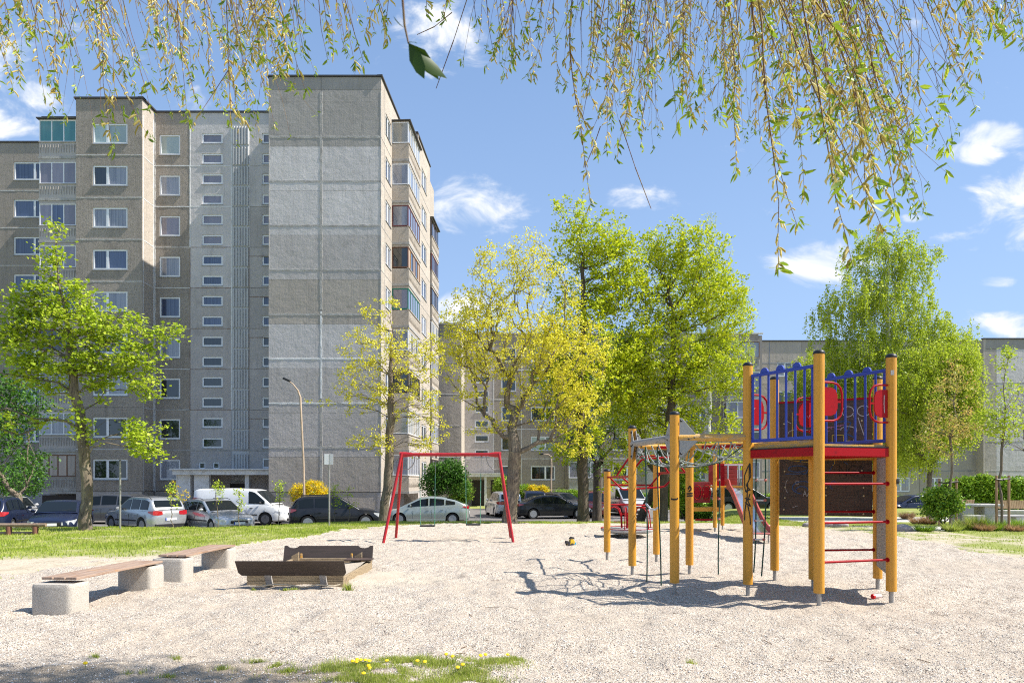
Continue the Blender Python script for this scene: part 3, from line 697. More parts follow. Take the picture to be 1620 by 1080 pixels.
# far left wall
TF = frame_T(-50, 50, 0)
facade(flats, TF, [(0, 4.3, 'pebble', []), (4.3, 8.3, 'pebble', [(5.2, 7.4, .78, 2.1, None, (.42,), 'white_frame', lambda k: [PB, PC])]), (8.3, 12.3, 'pebble', []),
                   (12.3, 16.8, 'pebble', [(13.5, 15.8, .78, 2.1, None, (.66,), 'white_frame', lambda k: [random.choice([PB, PC, 'pane_blue'])]*2)]), (16.8, 18.6, 'pebble', []), (18.6, 21.3, 'pebble', [])], JZ, TOP-.2)
place('panel', panel_mesh(21.3, J0-GZ-.02, [], 'grey'), flats, TF(0, .03, GZ)[0])
joint_strips(flats, TF, [(0, 21, JZ[k], JZ[k]) for k in range(1, 9)]+[(12.3, 12.3, J0, TOP-.4)], 'white_sealant', .05)
# balconies at the left block
TLb = frame_T(-31.0, 46.35, 0)
place('panel', panel_mesh(3.0, TOP-1.0-GZ, [], 'pebble'), flats, (-31.4, 46.36, GZ))
lb = [('wood_frame', ['pane_tanroom'], 'rib'), ('white_frame', [PC], 'rib'), ('white_frame', [PG], 'rib'), ('red_frame', ['pane_dark'], 'rib'), ('white_frame', [PB], 'rib'), ('white_frame', [PG], 'rib'), ('white_frame', [PG, PB], 'rib'), ('white_frame', [PG], 'rib'), ('white_frame', ['pane_teal'], 'rib')]
MT['pane_tanroom'] = pane_mat('balcony_glass_over_beige_curtain', (.36, .28, .22), (.46, .38, .30), 6., coat=.3)
for k in range(9):
    fm, pn, pp = lb[k]
    balcony(flats, TLb, .0, 2.42, 1.6, k, fm, pn, parapet='grey' if k else 'sealant', nf=4 if k == 0 else 3, roof=(k == 8), zt=2.40, zb=.92)
# copings along the roof edge
cp = MB()
def edge(p, q, z, w=.34): cp.obox((p[0], p[1], z+.05), (q[0], q[1], z+.05), w, .1)
e1 = T1(7.0, 0, 0)[0]; e2 = T2(5.3, 0, 0)[0]
edge((-15.1, 42.3), (-8.0, 42.3), TOP); edge((-8.16, 42.1), (e1[0]-.1, e1[1]), TOP+.002); edge((-6.9, 49.0), (e2[0]-.1, e2[1]), TOP); edge((-14.95, 42.2), (-14.95, 50), TOP-.002)
edge((-7.9, 49.15), (-6.75, 49.15), TOP+.004)
edge((-28.6, 44.7), (-24.05, 44.7), TOP); edge((-24.22, 44.5), (-24.22, 46.2), TOP+.003); edge((-28.45, 44.7), (-28.45, 50), TOP-.003)
edge((-24.2, 46.2), (-15, 46.2), TOP-.1); edge((-50, 50.1), (-28.5, 50.1), TOP-.2)
cp.build('coping', 'coping', flats)
MB().prism([(-14.9, 42.5), (-8.3, 42.5), (-8, 49), (-7.1, 49.3), (-7.0, 57), (-14.9, 57)], TOP-.1, TOP-.02, 'xy').build('roof', 'coping', flats)
# entrance canopy with white piers
cn = MB(); cn.box(-21.6, -14.8, 43.4, 46.08, 2.02, 2.32); cn.box(-21.75, -14.75, 43.25, 46.05, 2.323, 2.42); cn.build('entrance_canopy', 'white_sealant', flats, bevel=.02)
for a, b in ((-21.5, -20.6), (-20.35, -19.4), (-17.1, -16.85)): MB().box(a, b, 43.7, 44.0, GZ, 2.018).build('canopy_pier', 'white_sealant', flats)
MT['door_dark'] = mat('dark_brown_door', (.03, .022, .02), .6)
dd = MB().box(-19.0, -17.75, 46.02, 46.09, -.7, 1.45).build('door', 'door_dark', flats)
fr = MB(); fr.box(-19.12, -19.003, 45.98, 46.09, -.7, 1.6); fr.box(-17.747, -17.63, 45.98, 46.09, -.7, 1.6); fr.box(-19.0, -17.75, 45.98, 46.09, 1.453, 1.6); fr.build('door_frame', 'sealant', dd)
# basement windows and recess in the plinth
for x0, x1 in ((-27.6, -26.9), (-34.0, -33.2)):
    pass
bmw = MB(); bmw.box(-30.9, -28.6, 44.9, 45.0, -.9, .7); bmw.build('basement_opening', 'door_dark', flats)
for xx in (-27.9, -26.3): MB().box(xx, xx+.5, 44.62, 44.66, .2, .5).build('basement_window', 'door_dark', flats)
# low roof box behind the balcony stack
MB().box(-31.3, -28.5, 45.4, 50, TOP-1.0, TOP-.72).build('balcony_roof', 'coping', flats)

# ---- five storey block behind the trees
mid = thing('apartment_block', 'low five storey grey block of flats behind the blossoming trees, car park in front', 'apartment block', (0, 0, 0))
MJ = [J0+FL*k for k in range(5)]; MTOP = 15.25
mass('wall', [(-20, 59.6), (-4.6, 59.6), (-4.6, 75), (-20, 75)], GZ, MTOP-.1, root=mid)
mass('wall', [(-4.6, 63.6), (23.3, 63.6), (23.3, 76), (-4.6, 76)], GZ, MTOP-.1, root=mid)
TM = frame_T(-13, 59.4, 0)
facade(mid, TM, [(0, 4.6, 'brown', []), (4.6, 8.6, 'brown', [])], MJ, MTOP)
TMr = frame_T(-4.4, 59.4, R(90)); facade(mid, TMr, [(0, 4.0, 'tan', [])], MJ, MTOP)
TMm = frame_T(-4.4, 63.4, 0)
dk = lambda k: 'pane_dark'
cols = [(0, 2.7, 'grey', [(.95, 2.25, .17, .85, range(1, 5), (), 'white_frame', dk), (.95, 2.25, 1.54, 2.22, range(1, 5), (), 'white_frame', dk)]), (2.7, 5.3, 'pebble', [(3.4, 4.8, .76, 2.1, None, (), 'white_frame', dk)])]
u = 5.3
pat = [('d', 4.0), ('b', 3.6), ('d', 4.0), ('s', 2.8), ('d', 4.0), ('b', 3.6)]
bal = []
for kk, w in pat:
    if kk == 'd': cols.append((u, u+w, 'pebble', [(u+.85, u+3.1, .76, 2.08, None, (.6,), 'white_frame', lambda k: random.choice([['pane_pale', 'pane_pale'], ['pane_dark', 'pane_dark'], [PC, PC]]))]))
    elif kk == 'b': cols.append((u, u+w, 'pebble', [])); bal.append(u+.3)
    else: cols.append((u, u+w, 'grey', [(u+.9, u+2.2, .17, .85, range(1, 5), (), 'white_frame', dk), (u+.9, u+2.2, 1.54, 2.22, range(1, 5), (), 'white_frame', dk)]))
    u += w
facade(mid, TMm, cols, MJ, MTOP)
for b_ in bal:
    for k in range(5): balcony(mid, TMm, b_, b_+3.0, 1.1, k, random.choice(['white_frame', 'white_frame', 'wood_frame']), [random.choice([PC, PG, 'pane_dark'])], MJ, parapet='sealant', zb=.9, nf=3)
place('panel', panel_mesh(8.6, J0-GZ-.02, [], 'brown'), mid, TM(0, .03, GZ)[0]); place('panel', panel_mesh(27.3, J0-GZ-.02, [], 'brown'), mid, TMm(0, .03, GZ)[0])
joint_strips(mid, TMm, [(0, 26, JZ[k], JZ[k]) for k in range(1, 5)]+[(2.7, 2.7, J0, 15), (5.3, 5.3, J0, 15)], 'white_sealant', .07)
joint_strips(mid, TM, [(0, 8.5, JZ[k], JZ[k]) for k in range(1, 5)]+[(4.6, 4.6, 0, 15)], 'white_sealant', .05)
c2 = MB(); c2.box(-13.1, -4.3, 59.3, 59.6, MTOP+.001, MTOP+.12); c2.box(-4.6, -4.31, 59.603, 63.3, MTOP+.002, MTOP+.12); c2.box(-4.4, 23.3, 63.3, 63.6, MTOP+.001, MTOP+.12); c2.build('coping', 'white_sealant', mid)
cn = MB(); cn.box(-3.9, -.9, 61.6, 63.38, 2.0, 2.25); cn.box(-4.0, -.8, 61.5, 63.35, 2.253, 2.34); cn.build('entrance_canopy', 'white_sealant', mid)
MB().box(-2.5, -2.3, 61.7, 61.9, GZ, 1.998).build('canopy_pier', 'white_sealant', mid)
for a in (-3.7, -1.95): MB().box(a, a+1.15, 63.3, 63.37, -.75, 1.7).build('door', 'door_dark', mid)
# ---- right block
rgt = thing('apartment_block', 'right hand five storey block with blue joint lines behind the birch', 'apartment block', (0, 0, 0))
RJ = [-.15+FL*k for k in range(5)]; RTOP = 14.9
mass('wall', [(23.8, 65.2), (44.4, 65.2), (44.4, 80), (23.8, 80)], GZ-.5, RTOP-.1, root=rgt)
mass('wall', [(44.4, 64.2), (70, 64.2), (70, 80), (44.4, 80)], GZ-.5, RTOP-.1, root=rgt)
mass('wall', [(16, 68.8), (23.8, 68.8), (23.8, 80), (16, 80)], GZ-.5, RTOP-.2, root=rgt)
MT['blue_joint'] = mat('blue_joint_paint', (.16, .20, .28), .8)
TB = frame_T(23.6, 65.0, 0)
cols = []; u = 0
for kk, w in [('s', .9), ('w', 3.1), ('d', 4.0), ('w', 3.2), ('d', 4.0), ('w', 2.8), ('d', 2.8)]:
    if kk == 'w': cols.append((u, u+w, 'brown', [(u+.75, u+2.2, .76, 2.1, None, (.5,), 'white_frame', lambda k: random.choice([[PG, PG], [PC, PC], ['pane_dark', 'pane_dark']]))]))
    elif kk == 'd' and w > 3: cols.append((u, u+w, 'brown', [(u+.9, u+3.1, .76, 2.1, None, (.6,), 'white_frame', lambda k: random.choice([['pane_dark', PC], [PC, PC], ['pane_dark', 'pane_dark']]))]))
    else: cols.append((u, u+w, 'brown', []))
    u += w
facade(rgt, TB, cols, RJ, RTOP)
joint_strips(rgt, TB, [(0, u, RJ[k]+2.0 if k == 4 else RJ[k], RJ[k]+2.0 if k == 4 else RJ[k]) for k in range(1, 5)]+[(.9, .9, 0, 14.8)], 'blue_joint', .06)
TB2 = frame_T(44.4, 64.0, 0)
facade(rgt, TB2, [(0, 1.0, 'brown', []), (1.0, 4.6, 'light', []), (4.6, 8.2, 'light', []), (8.2, 12.0, 'pebble', [(9, 11.2, .76, 2.1, None, (.5,), 'white_frame', [PC, PC])])], RJ, RTOP-.9)
place('panel', panel_mesh(12, .86, [], 'dark'), rgt, (44.4, 64.0, RTOP-.88))
place('panel', panel_mesh(1.0, RTOP+1.5, [], 'tan'), rgt, (44.2, 65.0, -1.5), R(-90))
place('panel', panel_mesh(3.6, RTOP+1.5, [], 'tan'), rgt, (23.6, 68.6, -1.5), R(-90))
place('panel', panel_mesh(7.6, RTOP+1.3, [], 'brown'), rgt, (16.0, 68.6, -1.5))
joint_strips(rgt, TB2, [(0, 12, RJ[k], RJ[k]) for k in range(1, 5)]+[(4.6, 4.6, 0, 14)], 'sealant', .12)
c3 = MB(); c3.box(23.5, 44.4, 64.9, 65.2, RTOP+.001, RTOP+.1); c3.box(44.1, 57, 63.9, 64.2, RTOP+.001, RTOP+.1); c3.build('coping', 'coping', rgt)
# ------------------------------------------------------------ playground
MT['yellow'] = mat('weathered_yellow_wood_paint', (.66, .31, .025), .42, v=[((14, 14, 1.2), (.60, .28, .03), .45, .7), ((30, 30, 2.5), (.42, .22, .06), .64, .72), ((45, 45, 14), (.20, .11, .05), .70, .73), ((3, 3, 1), (.58, .27, .03), .5, .7)], bump=[((50, 50, 3), .006)], spec=.5)
MT['yellow_worn'] = mat('worn_yellow_beam', (.66, .36, .07), .55, v=[((6, 6, 30), (.42, .30, .17), .45, .62), ((10, 10, 40), (.30, .24, .18), .6, .75)], bump=[(40., .006)])
MT['grey_wood'] = mat('bare_grey_beam', (.36, .33, .30), .8, v=[((8, 8, 30), (.22, .19, .17), .5, .7)], bump=[(60., .006)])
MT['cap'] = mat('black_plastic_cap', (.02, .02, .022), .45)
MT['steel'] = mat('galvanised_steel', (.36, .35, .33), .5, metal=.6, v=[(14., (.24, .21, .18), .5, .75)])
MT['plate'] = mat('grey_steel_plate', (.34, .34, .34), .5, metal=.4, v=[(9., (.20, .20, .20), .55, .75)])
MT['blue'] = mat('blue_powder_coat', (.028, .055, .36), .35, spec=.4, v=[(12., (.03, .05, .32), .55, .75)])
MT['red'] = mat('red_paint', (.34, .003, .008), .45, spec=.18, v=[(12., (.20, .004, .008), .55, .75)])
MT['red_swing'] = mat('red_swing_paint', (.38, .012, .016), .35, spec=.5, v=[(5., (.34, .02, .025), .5, .7)])
MT['darkred'] = mat('faded_red_panel', (.26, .025, .025), .6, v=[((3, 3, 30), (.18, .02, .02), .5, .7)])
MT['ply'] = mat('dark_brown_plywood', (.085, .055, .042), .6, v=[((3, 3, 40), (.055, .036, .028), .45, .65), (7., (.13, .095, .075), .60, .78), ((40, 40, 3), (.05, .032, .025), .55, .7)], bump=[(60., .004)])
MT['ply_light'] = mat('brown_sandbox_board', (.065, .048, .04), .55, v=[((2, 30, 40), (.05, .038, .03), .45, .65), (9., (.12, .095, .08), .62, .8)])
MT['rope'] = mat('grey_steel_core_rope', (.38, .40, .38), .9, v=[(60., (.15, .20, .17), .48, .56)])
MT['rope_green'] = mat('dark_green_rope', (.03, .10, .07), .8, v=[(45., (.02, .04, .035), .46, .54)])
MT['rung'] = mat('worn_pale_rung', (.60, .58, .56), .6)
MT['pinkred'] = mat('faded_red_clamp', (.50, .16, .13), .6)
MT['scribble_blue'] = mat('blue_marker_graffiti', (.03, .075, .20), .7)
MT['scribble_white'] = mat('white_marker_graffiti', (.42, .40, .40), .7)
MT['scribble_yellow'] = mat('yellow_marker_graffiti', (.50, .36, .06), .7)
MT['scribble_black'] = mat('black_marker_graffiti', (.015, .013, .013), .6)
MT['scribble_pink'] = mat('pink_marker_graffiti', (.45, .18, .30), .7)
MT['scribble_grey'] = mat('faded_grey_marker_graffiti', (.045, .034, .030), .5)

frame_ = thing('climbing_frame', 'yellow post climbing frame with blue railings, red rungs and rope net on the gravel', 'climbing frame', (4.1, 10.2, 0))
FO = Vector((4.1, 10.2, 0))
def L3(p): return Vector(p)-FO
def post(parent, x, y, top, org, r=.068, foot=.16, name='post', gz=None):
    gz = ground_z(x, y) if gz is None else gz
    mb = MB(); n = 24; prof = []
    zs = (gz+foot, top)
    for z in zs:
        for k in range(n):
            a = 2*math.pi*k/n+.3
            rr = r*(0.93 if k in (3, 9, 15, 21) else 1.0)
            prof.append((x-org.x+math.cos(a)*rr, y-org.y+math.sin(a)*rr, z-org.z))
    mb.add(prof, [(k, (k+1) % n, n+(k+1) % n, n+k) for k in range(n)]+[tuple(range(n)), tuple(range(n, 2*n))])
    p = mb.build(name, 'yellow', parent, smooth=25)
    MB().lathe([(r+.004, top-.012), (r+.006, top+.012), (r*.8, top+.035), (r*.3, top+.045)], 20, (x-org.x, y-org.y, -org.z)).build('cap', 'cap', p, smooth=50)
    MB().lathe([(r*.42, gz-.08), (r*.42, gz+foot+.003)], 12, (x-org.x, y-org.y, -org.z)).build('foot', 'steel', p, smooth=50)
    return p
A_ = (3.98, 8.85); B_ = (5.10, 9.18); C_ = (3.40, 9.84); D_ = (4.27, 11.10); E_ = (5.57, 10.40); G_ = (4.545, 10.30)
H_ = 3.31
pA = post(frame_, *A_, 3.30, FO); pB = post(frame_, *B_, 3.31, FO); pC = post(frame_, *C_, 3.31, FO); pD = post(frame_, *D_, 3.30, FO); pE = post(frame_, *E_, 3.20, FO); pG = post(frame_, *G_, 2.16, FO)
p1 = post(frame_, 1.95, 14.0, 1.85, FO); p2 = post(frame_, 2.10, 11.92, 2.57, FO); p3 = post(frame_, 2.35, 9.87, 2.61, FO); p4 = post(frame_, 3.13, 12.04, 2.24, FO); p5 = post(frame_, 2.96, 14.0, 2.02, FO)
tag(pC, 'yellow post with black spray-paint tag')
def v3(p, z): return Vector((p[0], p[1], z))
def bar(name, p, q, r, m, parent=frame_, n=10, org=FO, sm=50): return MB().tube([Vector(p)-org, Vector(q)-org], r, n).build(name, m, parent, smooth=sm)
def beam(name, p, q, w, h, m, parent=frame_, org=FO, bevel=.006): return MB().obox(Vector(p)-org, Vector(q)-org, w, h).build(name, m, parent, bevel=bevel)
def off(p, q, t, d=0):
    """point t metres along p->q, pushed d sideways"""
    p, q = Vector(p), Vector(q); e = (q-p).normalized(); s = Vector((e.y, -e.x)); return p+e*t+s*d
DZ = 2.13
# deck and its red rims
dk_ = [off(A_, G_, .04), off(B_, C_, .05), off(G_, A_, .04), off(C_, B_, .05)]
MB().prism([(p.x-FO.x, p.y-FO.y) for p in dk_], DZ-.035, DZ, 'xy').build('deck', 'yellow_worn', frame_)
MB().prism([(p[0]-FO.x, p[1]-FO.y) for p in (off(G_, B_, .05), off(E_, B_, .06), off(D_, G_, .05))], DZ-.036, DZ-.004, 'xy').build('deck', 'yellow_worn', frame_)
for i, (P, Q) in enumerate(((C_, A_), (A_, B_), (B_, G_), (C_, G_), (B_, E_), (G_, E_))):
    L_ = (Vector(Q)-Vector(P)).length; s = .06
    a, b = off(P, Q, .06), off(P, Q, L_-.06)
    zz = DZ-.10-(.002*i)
    o = beam('deck_rim', v3(a, zz), v3(b, zz), .045, .115, 'red' if i in (1, 0, 2) else 'yellow')
    if i < 3: beam('rim_edge', v3(a, zz+.066), v3(b, zz+.066), .05, .014, 'cap', parent=o, bevel=0)
# yellow board under the left railing
beam('deck_board', v3(off(C_, A_, .07, -.05), DZ+.02), v3(off(C_, A_, 1.08, -.05), DZ+.02), .03, .07, 'yellow_worn')
# blue railings
def railing(P, Q, z0, z1, nb=7, side=0):
    L_ = (Vector(Q)-Vector(P)).length; a, b = off(P, Q, .07, side), off(P, Q, L_-.07, side); e = (b-a)
    w = MB(); 
    top = beam('railing_rail', v3(a, z1), v3(b, z1), .035, .045, 'blue'); beam('railing_rail', v3(a, z0), v3(b, z0), .035, .045, 'blue')
    for t in (.0, 1.0):
        q = a+e*(t*.97+.015); beam('railing_post', v3(q, z0+.024), v3(q, z1-.024), .05 if t < .5 else .075, .03, 'blue')
    for i in range(nb):
        q = a+e*((i+1)/(nb+1)); bar('railing_bar', v3(q, z0+.02), v3(q, z1-.02), .0165, 'blue', n=8)
    ang = math.atan2(e.y, e.x)
    for t in (.22, .48, .74):
        q = a+e*t; dm = MB(); n = 10; r = .062
        poly = [(r*math.cos(math.pi*k/n), r*1.05*math.sin(math.pi*k/n)) for k in range(n+1)]
        dm.prism(poly, -.014, .014, 'xz').build('railing_knob', 'blue', frame_, loc=(q.x-FO.x, q.y-FO.y, z1+.024), rz=ang)
railing(C_, A_, DZ+.085, 3.145, 6); railing(G_, B_, DZ+.06, 3.14, 6)
# red rungs
def rungs(P, Q, zs_):
    L_ = (Vector(Q)-Vector(P)).length
    for z in zs_:
        a, b = off(P, Q, .05), off(P, Q, L_-.05)
        o = bar('rung', v3(a, z), v3(b, z), .016, 'red')
        for q in (off(P, Q, .064), off(P, Q, L_-.064)): MB().lathe([(.034, -.005), (.034, .005)], 10, axis='x').build('flange', 'red', o, loc=(q.x-FO.x, q.y-FO.y, z), rz=math.atan2(Q[1]-P[1], Q[0]-P[0]))
rungs(A_, B_, (.50+.09, 1.10, 1.61)); rungs(G_, E_, (.60, 1.18, 1.77))
# dark climbing panel with graffiti between the two rear posts
def board(name, P, Q, z0, z1, m, th=.022, inset=.07, side=0):
    a, b = off(P, Q, inset, side), off(P, Q, (Vector(Q)-Vector(P)).length-inset, side)
    w = (b-a).length; ang = math.atan2(b.y-a.y, b.x-a.x)
    return MB().box(0, w, -th/2, th/2, 0, z1-z0).build(name, m, frame_, loc=(a.x-FO.x, a.y-FO.y, z0), rz=ang, bevel=.004), w
lowp, wL = board('climbing_panel', D_, E_, 1.10, 2.04, 'ply'); upp, wU = board('climbing_panel', D_, E_, 2.12, 2.90, 'ply')
tag(lowp, 'lower dark brown plywood panel with faded marker graffiti'); tag(upp, 'upper dark brown plywood panel scribbled in white and yellow')
MB().obox((0, 0, .79), (wU, 0, .79), .04, .03).build('panel_top_rail', 'red', upp)
sidep, wS = board('climbing_panel', B_, E_, .36, 2.04, 'grey_wood', th=.045, side=0); tag(sidep, 'bare grey side board seen nearly edge on')
bolt = MB().lathe([(.013, 0), (.013, -.012), (.006, -.016)], 8, axis='y').mesh('bolt', MT['steel'])
MT['bolt'] = mat('pale_bolt', (.55, .48, .30), .5); bolt.materials[0] = MT['bolt']
for par, w, hs in ((lowp, wL, (.06, .30, .44, .70)), (upp, wU, (.1, .45, .68))):
    for z in hs:
        for u in (.07+.04*random.random(), w*.52, w-.10-.05*random.random()): place('bolt', bolt, par, (u, -.0125, z+random.uniform(-.03, .03)))
def stroke(par, pts, m, r=.006, y=-.0135):
    mb = MB()
    for i in range(len(pts)-1):
        (x0, z0), (x1, z1) = pts[i], pts[i+1]; d = Vector((x1-x0, z1-z0)); L_ = d.length
        if L_ < 1e-5: continue
        d /= L_; n_ = Vector((-d.y, d.x))*r; e = d*r*.6
        yy = y-.0002*(i % 3)
        mb.add([(x0-e.x+n_.x, yy, z0-e.y+n_.y), (x1+e.x+n_.x, yy, z1+e.y+n_.y), (x1+e.x-n_.x, yy, z1+e.y-n_.y), (x0-e.x-n_.x, yy, z0-e.y-n_.y)], [(3, 2, 1, 0)])
    return mb
GL = {'A': [[(0,0),(.5,1),(1,0)],[(.2,.4),(.8,.4)]], 'N': [[(0,0),(0,1),(1,0),(1,1)]], 'G': [[(1,.85),(.6,1),(.1,.7),(.05,.3),(.4,0),(1,.1),(1,.5),(.6,.5)]], 'S': [[(1,.9),(.5,1),(.05,.75),(.5,.5),(.95,.25),(.5,0),(0,.1)]],
      'T': [[(0,1),(1,1)],[(.5,1),(.5,0)]], 'I': [[(.5,0),(.5,1)]], '9': [[(1,.6),(.4,.5),(.1,.75),(.5,1),(1,.85),(1,.3),(.5,0)]], 'R': [[(0,0),(0,1),(.8,.9),(.8,.6),(0,.5),(.9,0)]], 'K': [[(0,0),(0,1)],[(1,1),(0,.45),(1,0)]], 'O': [[(.5,0),(0,.3),(0,.7),(.5,1),(1,.7),(1,.3),(.5,0)]], 'L': [[(0,1),(0,0),(.9,0)]], 'E': [[(1,1),(0,1),(0,0),(1,0)],[(0,.5),(.8,.5)]]}
def write(par, txt, x, z, w, h, m, r=.005, gap=.25, y=-.0135):
    mb = MB()
    for ch in txt:
        for st_ in GL.get(ch, []):
            s_ = stroke(par, [(x+a*w+random.uniform(-.004, .004), z+b*h+random.uniform(-.004, .004)) for a, b in st_], m, r, y); mb.add(s_.v, s_.f)
        x += w*(1+gap)
    mb.build('graffiti', m, par)
def arc(cx, cz, rx, rz, a0, a1, n=14): return [(cx+rx*math.cos(R(a0+(a1-a0)*i/n)), cz+rz*math.sin(R(a0+(a1-a0)*i/n))) for i in range(n+1)]
def sc_(par, m, *strokes, r=.006, y=-.0137):
    mb = MB()
    for s in strokes:
        q = stroke(par, s, m, r, y); mb.add(q.v, q.f)
    mb.build('graffiti', m, par)
write(lowp, 'ST', .26, .62, .09, .17, 'scribble_black', .006); write(lowp, 'NGA', .88, .62, .10, .17, 'scribble_black', .006)
write(lowp, 'R9', 1.14, .22, .09, .18, 'scribble_grey', .007); write(lowp, 'AA', .36, .30, .05, .09, 'scribble_white', .004)
sc_(lowp, 'scribble_blue', arc(.28, .74, .14, .05, 20, 330), [(.1, .66), (.4, .66), (.5, .86)], arc(.42, .86, .10, .03, 0, 200), arc(.36, .44, .16, .10, 20, 260), arc(.34, .40, .09, .06, 0, 200), r=.007)
sc_(lowp, 'scribble_blue', [(.74, .7), (.8, .82)], [(.95, .84), (1.0, .80)], arc(.80, .48, .05, .06, 0, 250), r=.006, y=-.0131)
sc_(lowp, 'scribble_white', arc(.13, .46, .03, .10, 90, 280), arc(.27, .52, .03, .03, 0, 330), [(.2, .12), (.28, .15)], [(.98, .10), (1.02, .02)], r=.003)
sc_(lowp, 'scribble_yellow', [(.16, .88), (.45, .84), (.62, .86)], arc(.78, .84, .035, .05, -80, 90), r=.004)
sc_(upp, 'scribble_white', arc(1.0, .60, .08, .08, 0, 340), arc(1.22, .60, .09, .08, -10, 330), [(1.08, .54), (1.12, .30), (1.06, .08)], [(1.14, .5), (1.20, .3), (1.26, .1)], arc(1.0, .32, .1, .05, 0, 180), r=.006)
sc_(upp, 'scribble_white', arc(.3, .30, .16, .05, 0, 200), [(.1, .5), (.18, .45)], [(.5, .6), (.55, .4)], r=.004)
sc_(upp, 'scribble_yellow', [(.20, .62), (.20, .22), (.42, .20)], [(.78, .10), (.78, .24), (.94, .24), (.94, .15), (1.02, .15)], [(.9, .08), (1.0, .09)], r=.006)
sc_(upp, 'scribble_pink', arc(.72, .34, .05, .03, 0, 300), arc(.86, .36, .05, .03, 20, 320), [(.62, .34), (.95, .40)], r=.004)
sc_(upp, 'scribble_blue', [(.98, .3), (1.0, .1)], [(1.04, .42), (.98, .26), (1.08, .2)], arc(.94, .42, .1, .03, 0, 190), r=.008)
# black spray tag wrapped on post C
tg = MB(); random.seed(5)
def on_post(c, s, z, org=FO, r=.071, a0=-90): a = R(a0)+s/r; return Vector((c[0]+r*math.cos(a), c[1]+r*math.sin(a), z))-org
def spray(c, strokes, w, par, a0=-90, r=.0712):
    mb = MB()
    for st_ in strokes:
        pts = []
        for i in range(len(st_)-1):
            for t in np.linspace(0, 1, 5)[:-1]: pts.append((st_[i][0]*(1-t)+st_[i+1][0]*t, st_[i][1]*(1-t)+st_[i+1][1]*t))
        pts.append(st_[-1])
        for i in range(len(pts)-1):
            (s0, z0), (s1, z1) = pts[i], pts[i+1]; d = Vector((s1-s0, z1-z0))
            if d.length < 1e-5: continue
            d.normalize(); n_ = (-d.y*w, d.x*w)
            mb.add([on_post(c, s0+n_[0], z0+n_[1], r=r+.0003*(i % 2), a0=a0), on_post(c, s1+n_[0], z1+n_[1], r=r+.0003*(i % 2), a0=a0), on_post(c, s1-n_[0], z1-n_[1], r=r+.0003*(i % 2), a0=a0), on_post(c, s0-n_[0], z0-n_[1], r=r+.0003*(i % 2), a0=a0)], [(0, 1, 2, 3)])
    mb.build('graffiti', 'scribble_black', par)
spray(C_, [[(-.05, 1.72), (0, 1.84), (.03, 1.90), (.045, 1.72), (-.02, 1.58), (.03, 1.52)], [(-.05, 1.72), (-.045, 1.55), (-.02, 1.48)], [(-.04, 1.50), (.04, 1.52)], [(0, 1.60), (-.01, 1.42), (-.045, 1.20), (-.05, 1.08)], [(.03, 1.46), (.0, 1.36), (.04, 1.28), (-.04, 1.34)], [(.0, 1.30), (.03, 1.15), (.04, 1.02)], [(-.045, 1.40), (.04, 1.38)], [(.02, 1.88), (.02, 1.66)]], .008, pC, a0=-110)
spray((2.35, 9.87), [[(-.06, 1.39), (-.02, 1.38), (.03, 1.385), (.05, 1.40)]], .012, p3, a0=-100)
spray((3.13, 12.04), [[(-.06, 1.42), (.06, 1.43)], [(-.06, 1.38), (.06, 1.39)], [(-.03, 1.5), (.0, 1.56), (.03, 1.5), (-.02, 1.46)]], .013, p4, a0=-100)
st_ = MB(); c0 = on_post(B_, -.025, 3.10); st_.add([on_post(B_, s, z, r=.0705, a0=-100) for s, z in ((-.03, 3.06), (.012, 3.06), (.012, 3.125), (-.03, 3.125))], [(0, 1, 2, 3)]); st_.build('sticker', 'rung', pB)
MB().lathe([(.03, -.035), (.038, 0), (.03, .035)], 10).build('bracket', 'cap', pB, loc=tuple(L3((B_[0]+.055, B_[1]-.03, 1.64))))
# red grip loops with filled centre, two at each opening
def loop(P, Q, zc=2.68, w=.36, h=.50):
    """oval grip next to post P, in the plane towards Q"""
    ang = math.atan2(Q[1]-P[1], Q[0]-P[0]); r = .15
    pts = [(.05, h/2), (w-r, h/2)]+[(w-r+r*math.sin(R(t)), h/2-r+r*math.cos(R(t))) for t in (30, 60, 90)]+[(w, -h/2+r)]+[(w-r+r*math.cos(R(t)), -h/2+r-r*math.sin(R(t))) for t in (30, 60, 90)]+[(.05, -h/2)]
    o = MB().tube([(a, 0, b) for a, b in pts], .0145, 8).build('grip_loop', 'red', frame_, smooth=50, loc=(P[0]-FO.x, P[1]-FO.y, zc), rz=ang)
    q = .285; rr = .10; hh = .37
    poly = [(.055, hh/2), (q-rr, hh/2), (q-.03, hh/2-.03), (q, hh/2-rr), (q, -hh/2+rr), (q-.03, -hh/2+.03), (q-rr, -hh/2), (.055, -hh/2)]
    m = MB().prism(poly, -.008, .008, 'xz'); m.box(q-.002, w-.012, -.007, .007, -.012, .012); m.build('grip_panel', 'red', o)
    for z in (-h/2, h/2): MB().lathe([(.030, .05), (.030, .064)], 10, axis='x').build('flange', 'red', o, loc=(0, 0, z))
    return o
lA = loop(A_, B_); lB = loop(B_, A_); lG = loop(G_, C_, 2.64); lC = loop(C_, G_, 2.64)
sc_(lB, 'scribble_white', [(.125, .11), (.13, .0), (.122, -.12)], r=.006, y=.0092); sc_(lG, 'scribble_pink', [(.07, .0), (.1, -.05), (.13, -.02)], r=.004, y=.0092)
sc_(lC, 'scribble_white', [(.07, .05), (.09, .03), (.12, .06)], [(.08, -.02), (.10, -.02)], r=.004, y=-.0092)
